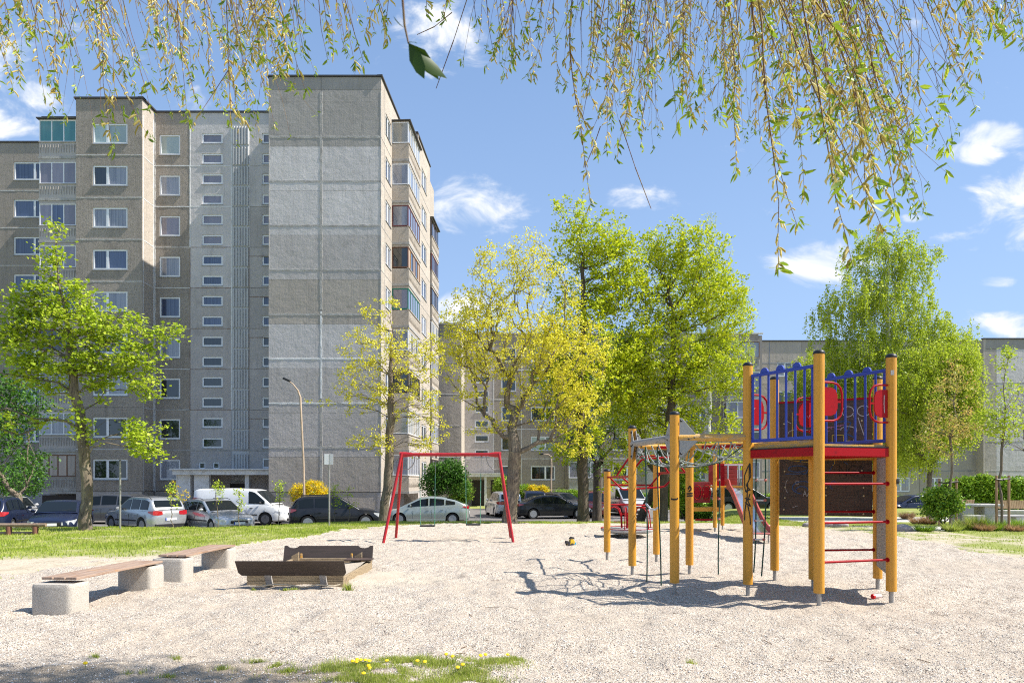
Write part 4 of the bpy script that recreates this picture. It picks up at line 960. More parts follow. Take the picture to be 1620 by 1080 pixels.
# beams of the net frame
P2, P3, P4 = (2.10, 11.92), (2.35, 9.87), (3.13, 12.04)
bz = 2.27
b23 = bar('beam', v3(off(P2, P3, .05), bz+.02), v3(off(P3, P2, .05), bz+.0), .055, 'grey_wood', n=14)
b3c = bar('beam', v3(off(P3, C_, .05), bz), v3(off(C_, P3, .05), bz), .058, 'yellow_worn', n=14)
b24 = bar('beam', v3(off(P2, P4, .05), bz-.03), v3(off(P4, P2, .0), bz-.03), .05, 'yellow', n=12)
b4d = bar('beam', v3(off(P4, D_, .0), bz-.03), v3(off(D_, P4, .05), bz-.03), .055, 'yellow', n=12)
for b_, P, Q, t0, t1 in ((b24, P2, P4, .45, .8), (b4d, P4, D_, .25, 1.05)):
    beam('red_sleeve', v3(off(P, Q, t0, .058), bz-.04), v3(off(P, Q, t1, .058), bz-.04), .012, .05, 'red', parent=b_)
bcd = bar('beam', v3(off(C_, D_, .05), bz-.1), v3(off(D_, C_, .05), bz-.1), .045, 'yellow', n=12)
# triangular corner plates with bolts
def corner_plate(P, Q, zc=2.30, wide=.33, hi=.26, sgn=1):
    ang = math.atan2(Q[1]-P[1], Q[0]-P[0])
    poly = [(.062, hi), (.10, hi), (wide, .02), (wide, -.05), (.10, -hi), (.062, -hi)]
    for s in (-1, 1):
        o = MB().prism(poly, s*.036-.004, s*.036+.004, 'xz').build('corner_plate', 'plate', frame_, loc=(P[0]-FO.x, P[1]-FO.y, zc), rz=ang, bevel=.003)
        for (a, b) in ((.085, hi-.04), (wide-.05, .0), (.085, -hi+.05), (wide-.13, -.02)): MB().lathe([(.016, s*.040), (.016, s*.054), (.008, s*.06)], 8, axis='y').build('bolt', 'cap', o, loc=(a, 0, b))
corner_plate(P3, C_, 2.27, .32, .28); corner_plate(P3, P2, 2.27, .30, .27); corner_plate(P2, P3, 2.27, .22, .25); corner_plate(P2, P4, 2.25, .2, .22)
# rope net sagging between the four posts
def net_pt(u, v):
    a = Vector((P2[0]*(1-u)*(1-v)+P4[0]*u*(1-v)*1.0+P3[0]*(1-u)*v+C_[0]*u*v, P2[1]*(1-u)*(1-v)+P4[1]*u*(1-v)+P3[1]*(1-u)*v+C_[1]*u*v, 0))
    sag = 1-(1-(2*u-1)**2)*(1-(2*v-1)**2)**.5*0-0
    a.z = 2.21-.34*(1-(2*u-1)**4)*(1-(2*v-1)**4)**.5; return a-FO
nu, nv = 5, 6
for i in range(1, nu):
    MB().tube([net_pt(i/nu+.03*math.sin(t*.9+i), t/14) for t in range(15)], .0095, 6).build('net_rope', 'rope', frame_, smooth=60)
for j in range(0, nv+1):
    MB().tube([net_pt(t/12, min(max(j/nv+.02*math.sin(t+j), 0.0), 1)) for t in range(13)], .0095, 6).build('net_rope', 'rope', frame_, smooth=60)
for i in (0, 1):
    MB().tube([net_pt(t/12, abs(i-t/12)) for t in range(13)], .009, 6).build('net_rope', 'rope_green', frame_, smooth=60)
# second sagging net towards the tower
def net2(u, v):
    a = Vector((P4[0]*(1-u)*(1-v)+D_[0]*u*(1-v)+C_[0]*v, P4[1]*(1-u)*(1-v)+D_[1]*u*(1-v)+C_[1]*v, 0)); a.z = 2.20-.25*(1-(2*u-1)**2)*(1-v*.3)*(1-(2*v-1)**4); return a-FO
for v_ in (.12, .35, .6, .8): MB().tube([net2(t/10, v_) for t in range(11)], .009, 6).build('net_rope', 'rope', frame_, smooth=60)
for u_ in (.3, .7): MB().tube([net2(u_, t/10) for t in range(10)], .009, 6).build('net_rope', 'rope', frame_, smooth=60)
# hanging ropes and rope ladders
def hang(pts, m='rope_green', r=.011, parent=frame_): return MB().tube([Vector(p)-FO for p in pts], r, 7).build('hanging_rope', m, parent, smooth=60)
def rope_at(px, Y, y0, y1, dx=0):
    return [(PX(px+dx*t*t+1.2*math.sin(5*t+px), Y-.0*t), Y, PZ(y0+(y1-y0)*t, Y)) for t in np.linspace(0, 1, 12)]
hang(rope_at(1022.5, 11.0, 707, 924, 1)); hang(rope_at(1041, 10.6, 706, 930, 5))
x0, x1 = PX(1022, 11.0), PX(1042, 10.6)
MB().tube([Vector(p)-FO for p in ((x0, 11.0, 1.28), (x0*.6+x1*.4, 10.85, 1.20), (x0*.3+x1*.7, 10.7, 1.195), (x1, 10.6, 1.24))], .016, 8).build('rung', 'rung', frame_, smooth=60)
hang(rope_at(1137.5, 11.5, 704, 908, 0))
for yy in (759, 789, 821): MB().lathe([(.018, -.016), (.026, 0), (.018, .016)], 10).build('rope_clamp', 'pinkred', frame_, loc=tuple(L3((PX(1137.5, 11.5), 11.5, PZ(yy, 11.5)))))
def rope_ladder(pxa, pxb, Ya, Yb, ys_, ye, dxa=-6, dxb=-6):
    hang(rope_at(pxa, Ya, 700, ye, dxa)); hang(rope_at(pxb, Yb, 700, ye+6, dxb))
    for yy in ys_:
        t = (yy-700)/(ye-700); a = Vector((PX(pxa+dxa*t*t, Ya), Ya, PZ(yy, Ya))); b = Vector((PX(pxb+dxb*t*t, Yb), Yb, PZ(yy, Yb)))
        o = bar('rung', a, b, .013, 'rung', n=8)
        for q in (a, b): MB().lathe([(.017, -.018), (.026, 0), (.017, .018)], 10).build('rope_clamp', 'pinkred', o, loc=tuple(q-FO))
rope_ladder(1197.5, 1211.5, 10.8, 10.5, (759, 791, 823, 853), 905)
# low red overhead bars at the back bay
P1, P5 = (1.95, 14.0), (2.96, 14.0)
bar('rail', v3(off(P1, P2, .05), 1.72), v3(off(P2, P1, .05), 1.72), .02, 'red'); bar('rail', v3(off(P5, P4, .05), 1.80), v3(off(P4, P5, .05), 1.80), .02, 'red')
bar('rail', v3(off(P1, P5, .05), 1.56), v3(off(P5, P1, .05), 1.56), .018, 'red')
def hoop(t, dz):
    a = Vector(v3(off(P1, P2, t), 1.72)); b = Vector(v3(off(P5, P4, t), 1.79)); e = b-a
    pts = [a, a+e*.06+Vector((0, 0, dz*.25)), a+e*.24+Vector((0, 0, dz*.95)), a+e*.30+Vector((0, 0, dz)), a+e*.72+Vector((0, 0, dz)), a+e*.78+Vector((0, 0, dz*.95)), a+e*.96+Vector((0, 0, dz*.2)), b]
    MB().tube([p-FO for p in pts], .017, 8).build('overhead_hoop', 'red', frame_, smooth=60)
hoop(.25, -.27); hoop(.8, .36); hoop(1.3, -.24); hoop(1.75, .30)

# ---- carousel
co = Vector((PX(993, 20.2), 20.2, ground_z(PX(993, 20.2), 20.2)))
car_ = thing('carousel', 'low playground carousel with red tube handrails behind the climbing frame', 'carousel', tuple(co))
MT['carousel_deck'] = mat('grey_carousel_deck', (.42, .41, .40), .5, v=[(5., (.30, .29, .28), .5, .7)])
MB().lathe([(.2, .0), (.2, .09), (.62, .10), (.78, .15), (.80, .20), (.79, .225), (.0, .23)], 32).build('platform', 'carousel_deck', car_, smooth=35)
MB().tube([(.79*math.cos(R(a)), .79*math.sin(R(a)), .235) for a in range(0, 360, 12)], .012, 6, closed=True).build('rim', 'red', car_, smooth=60)
MB().tube([(.50*math.cos(R(a)), .50*math.sin(R(a)), .92) for a in range(0, 360, 12)], .017, 6, closed=True).build('hand_ring', 'red', car_, smooth=60)
for k in range(6):
    a = R(60*k+14); ca, sa = math.cos(a), math.sin(a)
    MB().tube([(.20*ca, .20*sa, .23), (.22*ca, .22*sa, .6), (.30*ca, .30*sa, .80), (.42*ca, .42*sa, .86), (.56*ca, .56*sa, .84), (.66*ca, .66*sa, .74), (.71*ca, .71*sa, .55), (.74*ca, .74*sa, .24)], .016, 7).build('handrail', 'red', car_, smooth=60)
MB().lathe([(.05, .23), (.05, .62), (.17, .64), (.17, .655), (.0, .66)], 16).build('centre_column', 'red', car_, smooth=40)
for k in range(3):
    a = R(120*k+60); ca, sa = math.cos(a), math.sin(a)
    MB().tube([(.18*ca, .18*sa, .42), (.40*ca, .40*sa, .42)], .014, 6).build('seat_bar', 'red', car_)

# ---- far slide tower
so = Vector((6.8, 22.3, 0)); FOs = so
sl = thing('slide', 'small red and yellow play tower with a steel slide at the back', 'slide', tuple(so))
def spost(px, Y, top): return post(sl, PX(px, Y), Y, top, so, r=.062, foot=.15)
spost(1131, 22.0, 2.56); spost(1143, 23.0, 2.35); spost(1184, 22.0, 2.3); spost(1187, 23.0, 2.3); spost(1094, 22.4, 1.2)
X1, X2 = PX(1131, 22.0), PX(1184, 22.0)
SB = lambda name, x0, x1, y0, y1, z0, z1, m, par=sl, bev=.006: MB().box(x0-so.x, x1-so.x, y0-so.y, y1-so.y, z0-so.z, z1-so.z).build(name, m, par, bevel=bev)
SB('deck', X1, X2, 22.0, 23.0, 1.42, 1.48, 'yellow'); SB('roof_panel', X1+.06, X2-.06, 22.9, 22.94, 1.50, 2.20, 'darkred')
for i, z in enumerate((1.62, 1.76, 1.90, 2.04)): SB('plank', X1+.30, X2-.14, 22.86, 22.885, z, z+.125, 'darkred')
hp = SB('house_panel', X1+.02, X1+.32, 22.02, 22.06, 1.44, 2.12, 'red'); SB('house_panel', X2-.18, X2-.02, 22.02, 22.06, 1.44, 2.12, 'red')
SB('top_beam', X1-.02, X2+.02, 22.0, 22.06, 2.12, 2.20, 'red'); SB('canopy_rail', X1+.3, X2-.05, 21.98, 22.0, 2.13, 2.18, 'rung')
for x in (X1+.38, X2-.35): MB().tube([Vector(p)-so for p in ((x, 21.9, 2.14), (x-.02, 21.82, 1.9), (x, 21.88, 1.5))], .03, 8).build('grab_bar', 'steel', sl, smooth=60)
# left bridge with red board and two oval grips
xl = PX(1097, 22.3); xr = X1-.06
for i in range(5): SB('plank', xl, xr, 22.30, 22.33, .93+i*.138, .93+i*.138+.13, 'darkred')
for cxx in (xl+.12, xr-.13):
    MB().tube([Vector((cxx+.13*math.cos(R(a)), 22.27, 1.27+.24*math.sin(R(a))))-so for a in range(0, 360, 20)], .015, 6, closed=True).build('grip_loop', 'red', sl, smooth=60)
    n_ = 14; MB().prism([(cxx-so.x+.09*math.cos(2*math.pi*k/n_), 1.27+.18*math.sin(2*math.pi*k/n_)) for k in range(n_)], 22.275-so.y, 22.29-so.y, 'xz').build('grip_panel', 'red', sl)
SB('bridge_deck', xl-.05, PX(1142, 22.2), 22.1, 23.0, .66, .78, 'yellow'); SB('kick_board', xl, xr, 22.05, 22.1, .36, .42, 'red')
# chute
n_ = 18; prof = []
x_t, y_t, x_b, y_b = PX(1163, 21.9), 21.9, PX(1204, 18.1), 18.0
for i in range(n_+1):
    t = i/n_; z = 1.46-(1.22)*(3*t**2-2*t**3)**.9*1.0
    if t > .8: z = max(z, .25)
    prof.append((x_t+(x_b-x_t)*t, y_t+(y_b-y_t)*t, max(z, .26)))
d2 = Vector((x_b-x_t, y_b-y_t, 0)).normalized(); s2 = Vector((-d2.y, d2.x, 0))*-1
ch = MB(); vs = []; 
for p in prof:
    p = Vector(p)-so; vs += [p-s2*.235, p-s2*.20-Vector((0, 0, .03)), p+s2*.20-Vector((0, 0, .03)), p+s2*.235]
ch.add(vs, [(4*i+k, 4*i+k+1, 4*i+5+k, 4*i+4+k) for i in range(n_) for k in range(3)])
MT['chute'] = mat('polished_steel_chute', (.62, .64, .68), .22, metal=.85)
chute = ch.build('chute', 'chute', sl, smooth=60)
for s in (-1, 1):
    mb = MB(); vs = []
    for i, p in enumerate(prof):
        p = Vector(p)-so+s2*s*.255; hgt = .15+.06*math.sin(i/n_*math.pi)
        up_ = .10 if i < 3 else 0
        vs += [p+Vector((0, 0, -.07))-s2*.018, p+Vector((0, 0, hgt+up_))-s2*.018, p+Vector((0, 0, hgt+up_))+s2*.018, p+Vector((0, 0, -.07))+s2*.018]
    fs = [(4*i+k, 4*i+(k+1) % 4, 4*i+4+(k+1) % 4, 4*i+4+k) for i in range(n_) for k in range(4)]+[(0, 1, 2, 3), (4*n_, 4*n_+1, 4*n_+2, 4*n_+3)]
    MT.setdefault('slide_side', mat('faded_red_slide_side', (.42, .08, .06), .55))
    mb.add(vs, fs).build('slide_side', 'slide_side', sl)
for s in (-1, 1):
    p = Vector(prof[-2])-so+s2*s*.2; MB().tube([p, Vector((p.x, p.y, ground_z(x_b, y_b)-.05))], .02, 8).build('chute_foot', 'steel', sl)
MB().tube([Vector(prof[-1])-so-s2*.22, Vector(prof[-1])-so+s2*.22], .022, 8).build('chute_lip', 'pinkred', sl)

# ---- swing set
w0 = Vector((-1.65, 18.9, 0)); sw = thing('swing_set', 'red steel A-frame swing set with two hanging seats', 'swing set', tuple(w0))
xa, xb, yt, zt_ = PX(636, 18.85), PX(789.5, 18.85), 18.85, 2.37
feet = [(PX(606, 18.3), 18.25), (PX(626, 19.65), 19.65), (PX(812.5, 18.3), 18.25), (PX(806, 19.65)+.05, 19.65)]
MB().tube([(xa-w0.x-.06, yt-w0.y, zt_), (xa-w0.x+.10, yt-w0.y, zt_), (xa-w0.x+.3, yt-w0.y, zt_), (xb-w0.x-.3, yt-w0.y, zt_), (xb-w0.x-.1, yt-w0.y, zt_), (xb-w0.x+.06, yt-w0.y, zt_)], [.075, .075, .048, .048, .075, .075], 12).build('top_beam', 'red_swing', sw, smooth=50)
for i, (fx, fy) in enumerate(feet):
    tx = xa if i < 2 else xb
    MB().tube([(fx-w0.x, fy-w0.y, ground_z(fx, fy)-.08), (tx-w0.x, yt-w0.y+(.05 if i % 2 else -.05), zt_+.03)], .040, 12).build('leg', 'red_swing', sw, smooth=50)
for s, x in ((1, xa), (-1, xb)):
    MB().tube([(x-w0.x+s*.02, 0, 1.98), (x-w0.x+s*.16, 0, 1.96), (x-w0.x+s*.28, 0, 2.06), (x-w0.x+s*.34, 0, 2.20), (x-w0.x+s*.35, 0, 2.32)], .014, 8).build('brace', 'steel', sw, smooth=60)
MT['rubber'] = mat('black_rubber_seat', (.02, .02, .022), .6)
MT['chain'] = mat('green_coated_chain', (.06, .28, .15), .6, v=[(50., (.30, .33, .30), .5, .6)])
MT['chain_grey'] = mat('grey_chain', (.34, .35, .34), .5, metal=.5)
for (cpx, sy, wd) in ((676, 831.5, 23.5), (748.5, 829.5, 23)):
    cx_ = PX(cpx, 18.85)-w0.x; hw = wd*18.85/1080/2; sz = PZ(sy, 18.85)
    so_ = MB().box(cx_-hw, cx_+hw, -.10, .10, sz-.02, sz+.02).build('seat', 'rubber', sw, bevel=.012)
    for s in (-1, 1):
        xx = cx_+s*hw*.95; xt = cx_+s*hw*1.15
        MB().tube([(xt, 0, zt_-.05), (xt*.5+xx*.5, 0, (zt_+sz)/2+.45)], .006, 5).build('chain', 'chain_grey', so_)
        MB().tube([(xt*.5+xx*.5, 0, (zt_+sz)/2+.45), (xx, 0, sz+.02)], .011, 5).build('chain_grip', 'chain', so_)
        MB().lathe([(.025, -.07), (.03, -.03), (.02, .0)], 8, (xt, 0, zt_-.04)).build('hanger', 'steel', so_)

# ---- sandbox with two hinged boards
MT['plank_old'] = mat('weathered_sandbox_timber', (.34, .26, .16), .85, v=[((3, 20, 40), (.18, .13, .08), .45, .7), (6., (.10, .075, .05), .62, .8)], bump=[(40., .01)])
MT['sandmat'] = mat('fine_pale_sand', (.47, .40, .31), .95, v=[(4., (.42, .355, .27), .45, .7), (30., (.42, .34, .26), .6, .75)], bump=[(20., .02)])
sbx = thing('sandbox', 'low wooden sandbox with two dark brown tilted boards on the gravel', 'sandbox', (-3.4, 11.6, 0)); O = Vector((-3.4, 11.6, 0))
bx0, bx1, by0, by1 = -4.13, -2.62, 10.62, 12.75
def SX(name, x0, x1, y0, y1, z0, z1, m, par=sbx, bev=.008): return MB().box(x0-O.x, x1-O.x, y0-O.y, y1-O.y, z0, z1).build(name, m, par, bevel=bev)
SX('plank', bx0, bx1, by0, by0+.05, -.05, .085, 'plank_old'); SX('plank', bx0, bx1, by0+.002, by0+.05, .09, .20, 'plank_old')
SX('plank', bx0, bx1, by1, by1+.05, -.05, .2, 'plank_old'); SX('plank', bx0, bx0+.05, by0+.055, by1-.005, -.05, .19, 'plank_old'); SX('plank', bx1-.05, bx1, by0+.055, by1-.005, -.05, .15, 'plank_old')
def tilted(name, y, z0, lean, hgt, x0, x1, m, notch=False, th=.025):
    """board rising from (y,z0), leaning by lean over its height"""
    if notch:
        def nt_(c): return [(c-.11, hgt), (c-.08, hgt-.028), (c-.03, hgt-.042), (c+.03, hgt-.042), (c+.08, hgt-.028), (c+.11, hgt)]
        poly = [(0, 0), (x1-x0, 0), (x1-x0, hgt)]+nt_(x1-x0-.17)[::-1]+nt_(.17)[::-1]+[(0, hgt)]
    else: poly = [(0.04, 0), (x1-x0-.04, 0), (x1-x0, .05), (x1-x0, hgt), (0, hgt), (0, .05)]
    mb = MB().prism(poly, 0, th, 'xz'); k = lean/hgt
    mb.v = [(v[0], v[1]+v[2]*k, v[2]) for v in mb.v]
    return mb.build(name, m, sbx, loc=(x0-O.x, y-O.y, z0), bevel=.005)
tilted('tilted_board', 10.50, .19, -.17, .245, -4.20, -2.545, 'ply_light'); tilted('tilted_board', 12.83, .09, .10, .33, -4.31, -2.63, 'ply_light', True)
for px_ in (422, 509):
    x = PX(px_, 10.45); mb = MB().prism([(0, 0), (.10, 0), (.08, .36), (-.02, .36)], 0, .05, 'xz'); mb.v = [(v[0], v[1]-v[2]*.45, v[2]) for v in mb.v]
    mb.build('strut', 'grey_wood', sbx, loc=(x-.05-O.x, 10.575-O.y, .02), bevel=.004)
for px_ in (467, 567):
    x = PX(px_, 12.7); MB().prism([(0, 0), (.13, 0), (.13, .27), (0, .20)], 0, .05, 'xz').build('strut', 'plank_old', sbx, loc=(x-.07-O.x, 12.70-O.y, .05))
for px_, yy in ((476, 0), (556, 0)): SX('latch', PX(px_, 12.75)-.02, PX(px_, 12.75)+.02, 12.76, 12.785, .18, .29, 'yellow_worn')
sd_ = MB(); m_ = 22; vs = []
for i in range(m_+1):
    for j in range(m_+1):
        x = bx0+.05+(bx1-bx0-.1)*i/m_; y = by0+.05+(by1-by0-.05)*j/m_; vs.append((x-O.x, y-O.y, .07+.08*float(fbm(x, y, 2.2))+.05*max(0, (x-bx1+.5)/.5)))
sd_.add(vs, [(i*(m_+1)+j, (i+1)*(m_+1)+j, (i+1)*(m_+1)+j+1, i*(m_+1)+j+1) for i in range(m_) for j in range(m_)]); sd_.build('sand', 'sandmat', sbx, smooth=180)
SX('lid_edge', PX(545, 12.5), PX(588, 12.5), 12.45, 12.7, .19, .215, 'ply')
# sand spilled beside the box
vs = []; m_ = 26
for i in range(m_+1):
    for j in range(m_+1):
        x = -2.66+1.7*i/m_; y = 10.3+2.3*j/m_; d = math.hypot((x+2.45)/1.15, (y-11.7)/1.05)
        vs.append((x, y, ground_z(x, y)-.035+.09*max(0, 1-d)**1.2*(1+.4*(float(fbm(x, y, 2.))-.5))))
sp_ = MB().add(vs, [(i*(m_+1)+j, (i+1)*(m_+1)+j, (i+1)*(m_+1)+j+1, i*(m_+1)+j+1) for i in range(m_) for j in range(m_)]).build('sand_heap', 'sandmat', None, smooth=180)
tag(sp_, 'pale sand spilled in a low heap beside the sandbox', 'sand', None, 'stuff')
# torn liner edge in front of the box
MT['liner'] = mat('pale_liner_fabric', (.52, .44, .32), .9)
lin = MB(); pts = [(PX(px_, 10.42), 10.42-.03*math.sin(px_), .015+PZ(py_, 10.42)*.5+.01) for px_, py_ in ((396, 930), (415, 927), (432, 922), (450, 923), (463, 926), (474, 929), (483, 931), (492, 926), (503, 922), (515, 925), (528, 926), (538, 923))]
lin.tube(pts, .012, 5); tag(lin.build('liner_edge', 'liner', None), 'torn pale liner edge poking out in front of the sandbox', 'liner')
# ---- two benches
MT['terrazzo'] = mat('washed_aggregate_concrete', (.46, .42, .36), .9, cell=[(170., [(.52, .48, .42), (.43, .385, .32), (.30, .26, .22), (.58, .54, .48)], .7)], v=[(3., (.44, .41, .36), .55, .8)])
MT['slat'] = mat('oiled_brown_bench_slat', (.37, .265, .20), .55, v=[((40, 2, 40), (.27, .165, .11), .45, .65), ((3, 3, 3), (.42, .24, .13), .55, .75)], spec=.5)
def bench(label, ax, ay, bx, by):
    o = Vector(((ax+bx)/2, (ay+by)/2, 0)); th_ = thing('bench', label, 'bench', tuple(o), 0, 'benches left of the sandbox')
    e = Vector((bx-ax, by-ay, 0)).normalized(); s = Vector((e.y, -e.x, 0)); ang = math.atan2(s.y, s.x)
    for (x, y) in ((ax, ay), (bx, by)):
        gz = ground_z(x, y)
        m = MB(); w, d, h, r = .275, .19, .375, .07
        poly = []
        for cx_, cy_, a0 in ((w-r, d-r, 0), (-w+r, d-r, 90), (-w+r, -d+r, 180), (w-r, -d+r, 270)):
            for k in range(5): a = R(a0+90*k/4); poly.append((cx_+r*math.cos(a), cy_+r*math.sin(a)))
        rings = [(1.0, -.06), (1.0, h-.05), (.985, h-.018), (.95, h)]; n = len(poly); vs = [(p[0]*k-(0), p[1]*k, z) for k, z in rings for p in poly]
        m.add(vs, [(i*n+k, i*n+(k+1) % n, (i+1)*n+(k+1) % n, (i+1)*n+k) for i in range(3) for k in range(n)]+[tuple(range(3*n, 4*n))])
        m.build('concrete_block', 'terrazzo', th_, smooth=40, loc=(x-o.x, y-o.y, gz), rz=ang)
    L_ = (Vector((bx, by, 0))-Vector((ax, ay, 0))).length
    for k in range(3):
        c = s*(-.165+.165*k+.02)
        MB().obox(Vector((ax, ay, .402))+e*-.06+c-o, Vector((bx, by, .402))+e*.14+c-o, .145, .034).build('slat', 'slat', th_, bevel=.004)
    return th_
bench('near wooden plank bench on two rounded concrete blocks, left edge of the gravel', -5.80, 8.78, -5.66, 10.42)
bench('farther wooden plank bench on two concrete blocks, closer to the sandbox', -5.66, 11.4, -5.60, 13.05)
# toy, cup, bag
MT['toy_y'] = mat('yellow_toy_plastic', (.75, .48, .03), .4); MT['toy_b'] = mat('light_blue_toy_plastic', (.05, .38, .60), .4); MT['toy_k'] = mat('dark_toy_plastic', (.05, .045, .045), .5)
xt, yt2 = PX(902, 17.3), 17.3; ty = thing('toy_truck', 'small yellow, black and blue toy truck lying on the gravel', 'toy', (xt, yt2, ground_z(xt, yt2)), .3)
MB().prism([(-.08, .04), (.10, .04), (.11, .10), (.07, .17), (-.0, .17), (-.02, .10), (-.08, .09)], -.06, .06, 'xz').build('toy_body', 'toy_y', ty, bevel=.008)
MB().prism([(-.13, .06), (-.02, .06), (-.01, .11), (-.11, .13)], -.065, .065, 'xz').build('bucket', 'toy_k', ty); MB().prism([(-.02, .175), (.10, .172), (.08, .22), (.02, .23)], -.06, .06, 'xz').build('roof', 'toy_k', ty)
MB().prism([(.06, .03), (.13, .02), (.14, .08), (.09, .10)], -.055, .055, 'xz').build('shovel', 'toy_b', ty)
for x in (-.06, .03):
    for s in (-1, 1): MB().lathe([(.035, s*.062), (.035, s*.085)], 12, axis='y').build('wheel', 'toy_k', ty, loc=(x, 0, .035))
MT['cup_red'] = mat('bright_red_plastic', (.80, .02, .02), .35); MT['cup_pink'] = mat('white_pinkish_plastic', (.80, .62, .60), .4)
xc, yc_ = PX(1385, 9.45), 9.45; cup = thing('cup', 'small crushed red and white cup lying by the tower post', 'cup', (xc, yc_, ground_z(xc, yc_)+.035), R(12))
MB().lathe([(.035, -.05), (.032, -.02), (.0, -.018)], 12, axis='x').build('cup_base', 'cup_red', cup); MB().lathe([(.031, -.019), (.028, .085), (.026, .085)], 12, axis='x').build('cup_side', 'cup_pink', cup)
xb_, yb_ = PX(291, 12.1), 12.1
bg_ = MB().lathe([(.02, 0), (.10, .02), (.12, .08), (.07, .15), (.02, .17)], 10).build('black_bag', 'rubber', None, smooth=50, loc=(xb_+.05, yb_, ground_z(xb_, yb_)-.01)); tag(bg_, 'small black bag on the ground under the farther bench', 'bag')
# ------------------------------------------------------------ cars
MT['tyre'] = mat('black_tyre', (.02, .02, .02), .85)
MT['rim'] = mat('alloy_rim', (.45, .46, .48), .35, metal=.7)
MT['rim_dark'] = mat('steel_rim', (.16, .16, .17), .5, metal=.5)
MT['glass'] = mat('tinted_car_glass', (.008, .011, .012), .03, spec=.35)
MT['headlight'] = mat('clear_headlight', (.55, .57, .60), .12, spec=1.0, coat=1.0)
MT['taillight'] = mat('red_tail_light', (.45, .01, .015), .15, spec=.9, coat=.8)
MT['trim'] = mat('black_plastic_trim', (.022, .022, .024), .5)
MT['plate_white'] = mat('white_number_plate', (.80, .80, .80), .4)
MT['plate_blue'] = mat('blue_plate_strip', (.02, .08, .45), .4)
MT['plate_text'] = mat('dark_plate_characters', (.08, .08, .08), .5)
MT['chrome'] = mat('bright_trim', (.65, .66, .68), .2, metal=.9)
def paint(name, c, metal=.0): return mat(name, c, .28, metal=metal, coat=(.35 if sum(c) < .2 else .9), spec=.4, v=[(1.5, tuple(x*.85 for x in c), .45, .7)])
MT['p_silver'] = paint('silver_car_paint', (.50, .51, .52), .55); MT['p_white'] = paint('white_car_paint', (.80, .80, .79)); MT['p_black'] = paint('black_car_paint', (.012, .013, .016))
MT['p_navy'] = paint('dark_blue_car_paint', (.012, .018, .045)); MT['p_grey'] = paint('grey_car_paint', (.10, .10, .105), .4); MT['p_green'] = paint('pale_green_silver_paint', (.42, .46, .42), .5)
MT['p_red'] = paint('faded_red_car_paint', (.35, .035, .02)); MT['p_pearl'] = paint('pale_silver_paint', (.62, .63, .64), .3)
SHP = {  # L, W, H, belt height, [(x fraction from rear, z)] top line of the body, cabin line, wheel radius, wheel x fractions
 'wagon': dict(L=4.51, W=1.75, H=1.47, belt=.93, body=[(0, .86), (.02, .95), (.30, .97), (.62, .95), (.72, .93), (.92, .80), (1, .64)], cab=[(.015, .95), (.065, 1.36), (.14, 1.44), (.42, 1.47), (.53, 1.42), (.73, .93)], r=.31, wx=(.19, .80), pil=[(.06, .23), (.25, .42), (.44, .66)]),
 'suv': dict(L=4.35, W=1.82, H=1.60, belt=1.0, body=[(0, .90), (.02, 1.02), (.30, 1.04), (.62, 1.0), (.72, .99), (.92, .90), (1, .72)], cab=[(.02, 1.02), (.09, 1.46), (.16, 1.56), (.42, 1.60), (.53, 1.55), (.74, .99)], r=.34, wx=(.19, .81), pil=[(.10, .25), (.27, .43), (.45, .66)]),
 'sedan': dict(L=4.70, W=1.82, H=1.43, belt=.93, body=[(0, .85), (.02, .98), (.13, 1.0), (.24, .97), (.62, .93), (.72, .90), (.92, .78), (1, .62)], cab=[(.10, .99), (.24, 1.32), (.36, 1.42), (.48, 1.43), (.56, 1.38), (.75, .91)], r=.32, wx=(.20, .81), pil=[(.21, .30), (.32, .46), (.48, .68)]),
 'hatch': dict(L=4.45, W=1.73, H=1.49, belt=.95, body=[(0, .90), (.02, 1.04), (.10, 1.08), (.25, 1.04), (.62, .96), (.74, .92), (.92, .78), (1, .60)], cab=[(.03, 1.06), (.16, 1.30), (.32, 1.45), (.46, 1.49), (.58, 1.42), (.84, .88)], r=.31, wx=(.19, .82), pil=[(.16, .27), (.29, .46), (.48, .72)]),
 'van': dict(L=5.0, W=1.90, H=1.92, belt=1.12, body=[(0, 1.05), (.01, 1.12), (.30, 1.12), (.70, 1.12), (.82, 1.08), (.93, .92), (1, .66)], cab=[(.005, 1.12), (.02, 1.80), (.06, 1.89), (.40, 1.92), (.62, 1.88), (.68, 1.82), (.86, 1.06)], r=.33, wx=(.17, .80), pil=[(.62, .79)]),
 'mpv': dict(L=4.4, W=1.80, H=1.62, belt=1.0, body=[(0, .92), (.02, 1.02), (.30, 1.04), (.62, 1.0), (.76, .98), (.92, .86), (1, .66)], cab=[(.01, 1.02), (.05, 1.48), (.12, 1.58), (.42, 1.62), (.55, 1.56), (.82, .95)], r=.32, wx=(.19, .82), pil=[(.06, .24), (.26, .44), (.46, .70)]),
}
def ip(pl, t):
    if t <= pl[0][0]: return pl[0][1]
    for (a, b), (c, d) in zip(pl, pl[1:]):
        if t <= c: return b+(d-b)*(t-a)/(c-a)
    return pl[-1][1]
def smooth_ip(pl, t, h=.012): return (ip(pl, t-h)+2*ip(pl, t)+ip(pl, t+h))/4
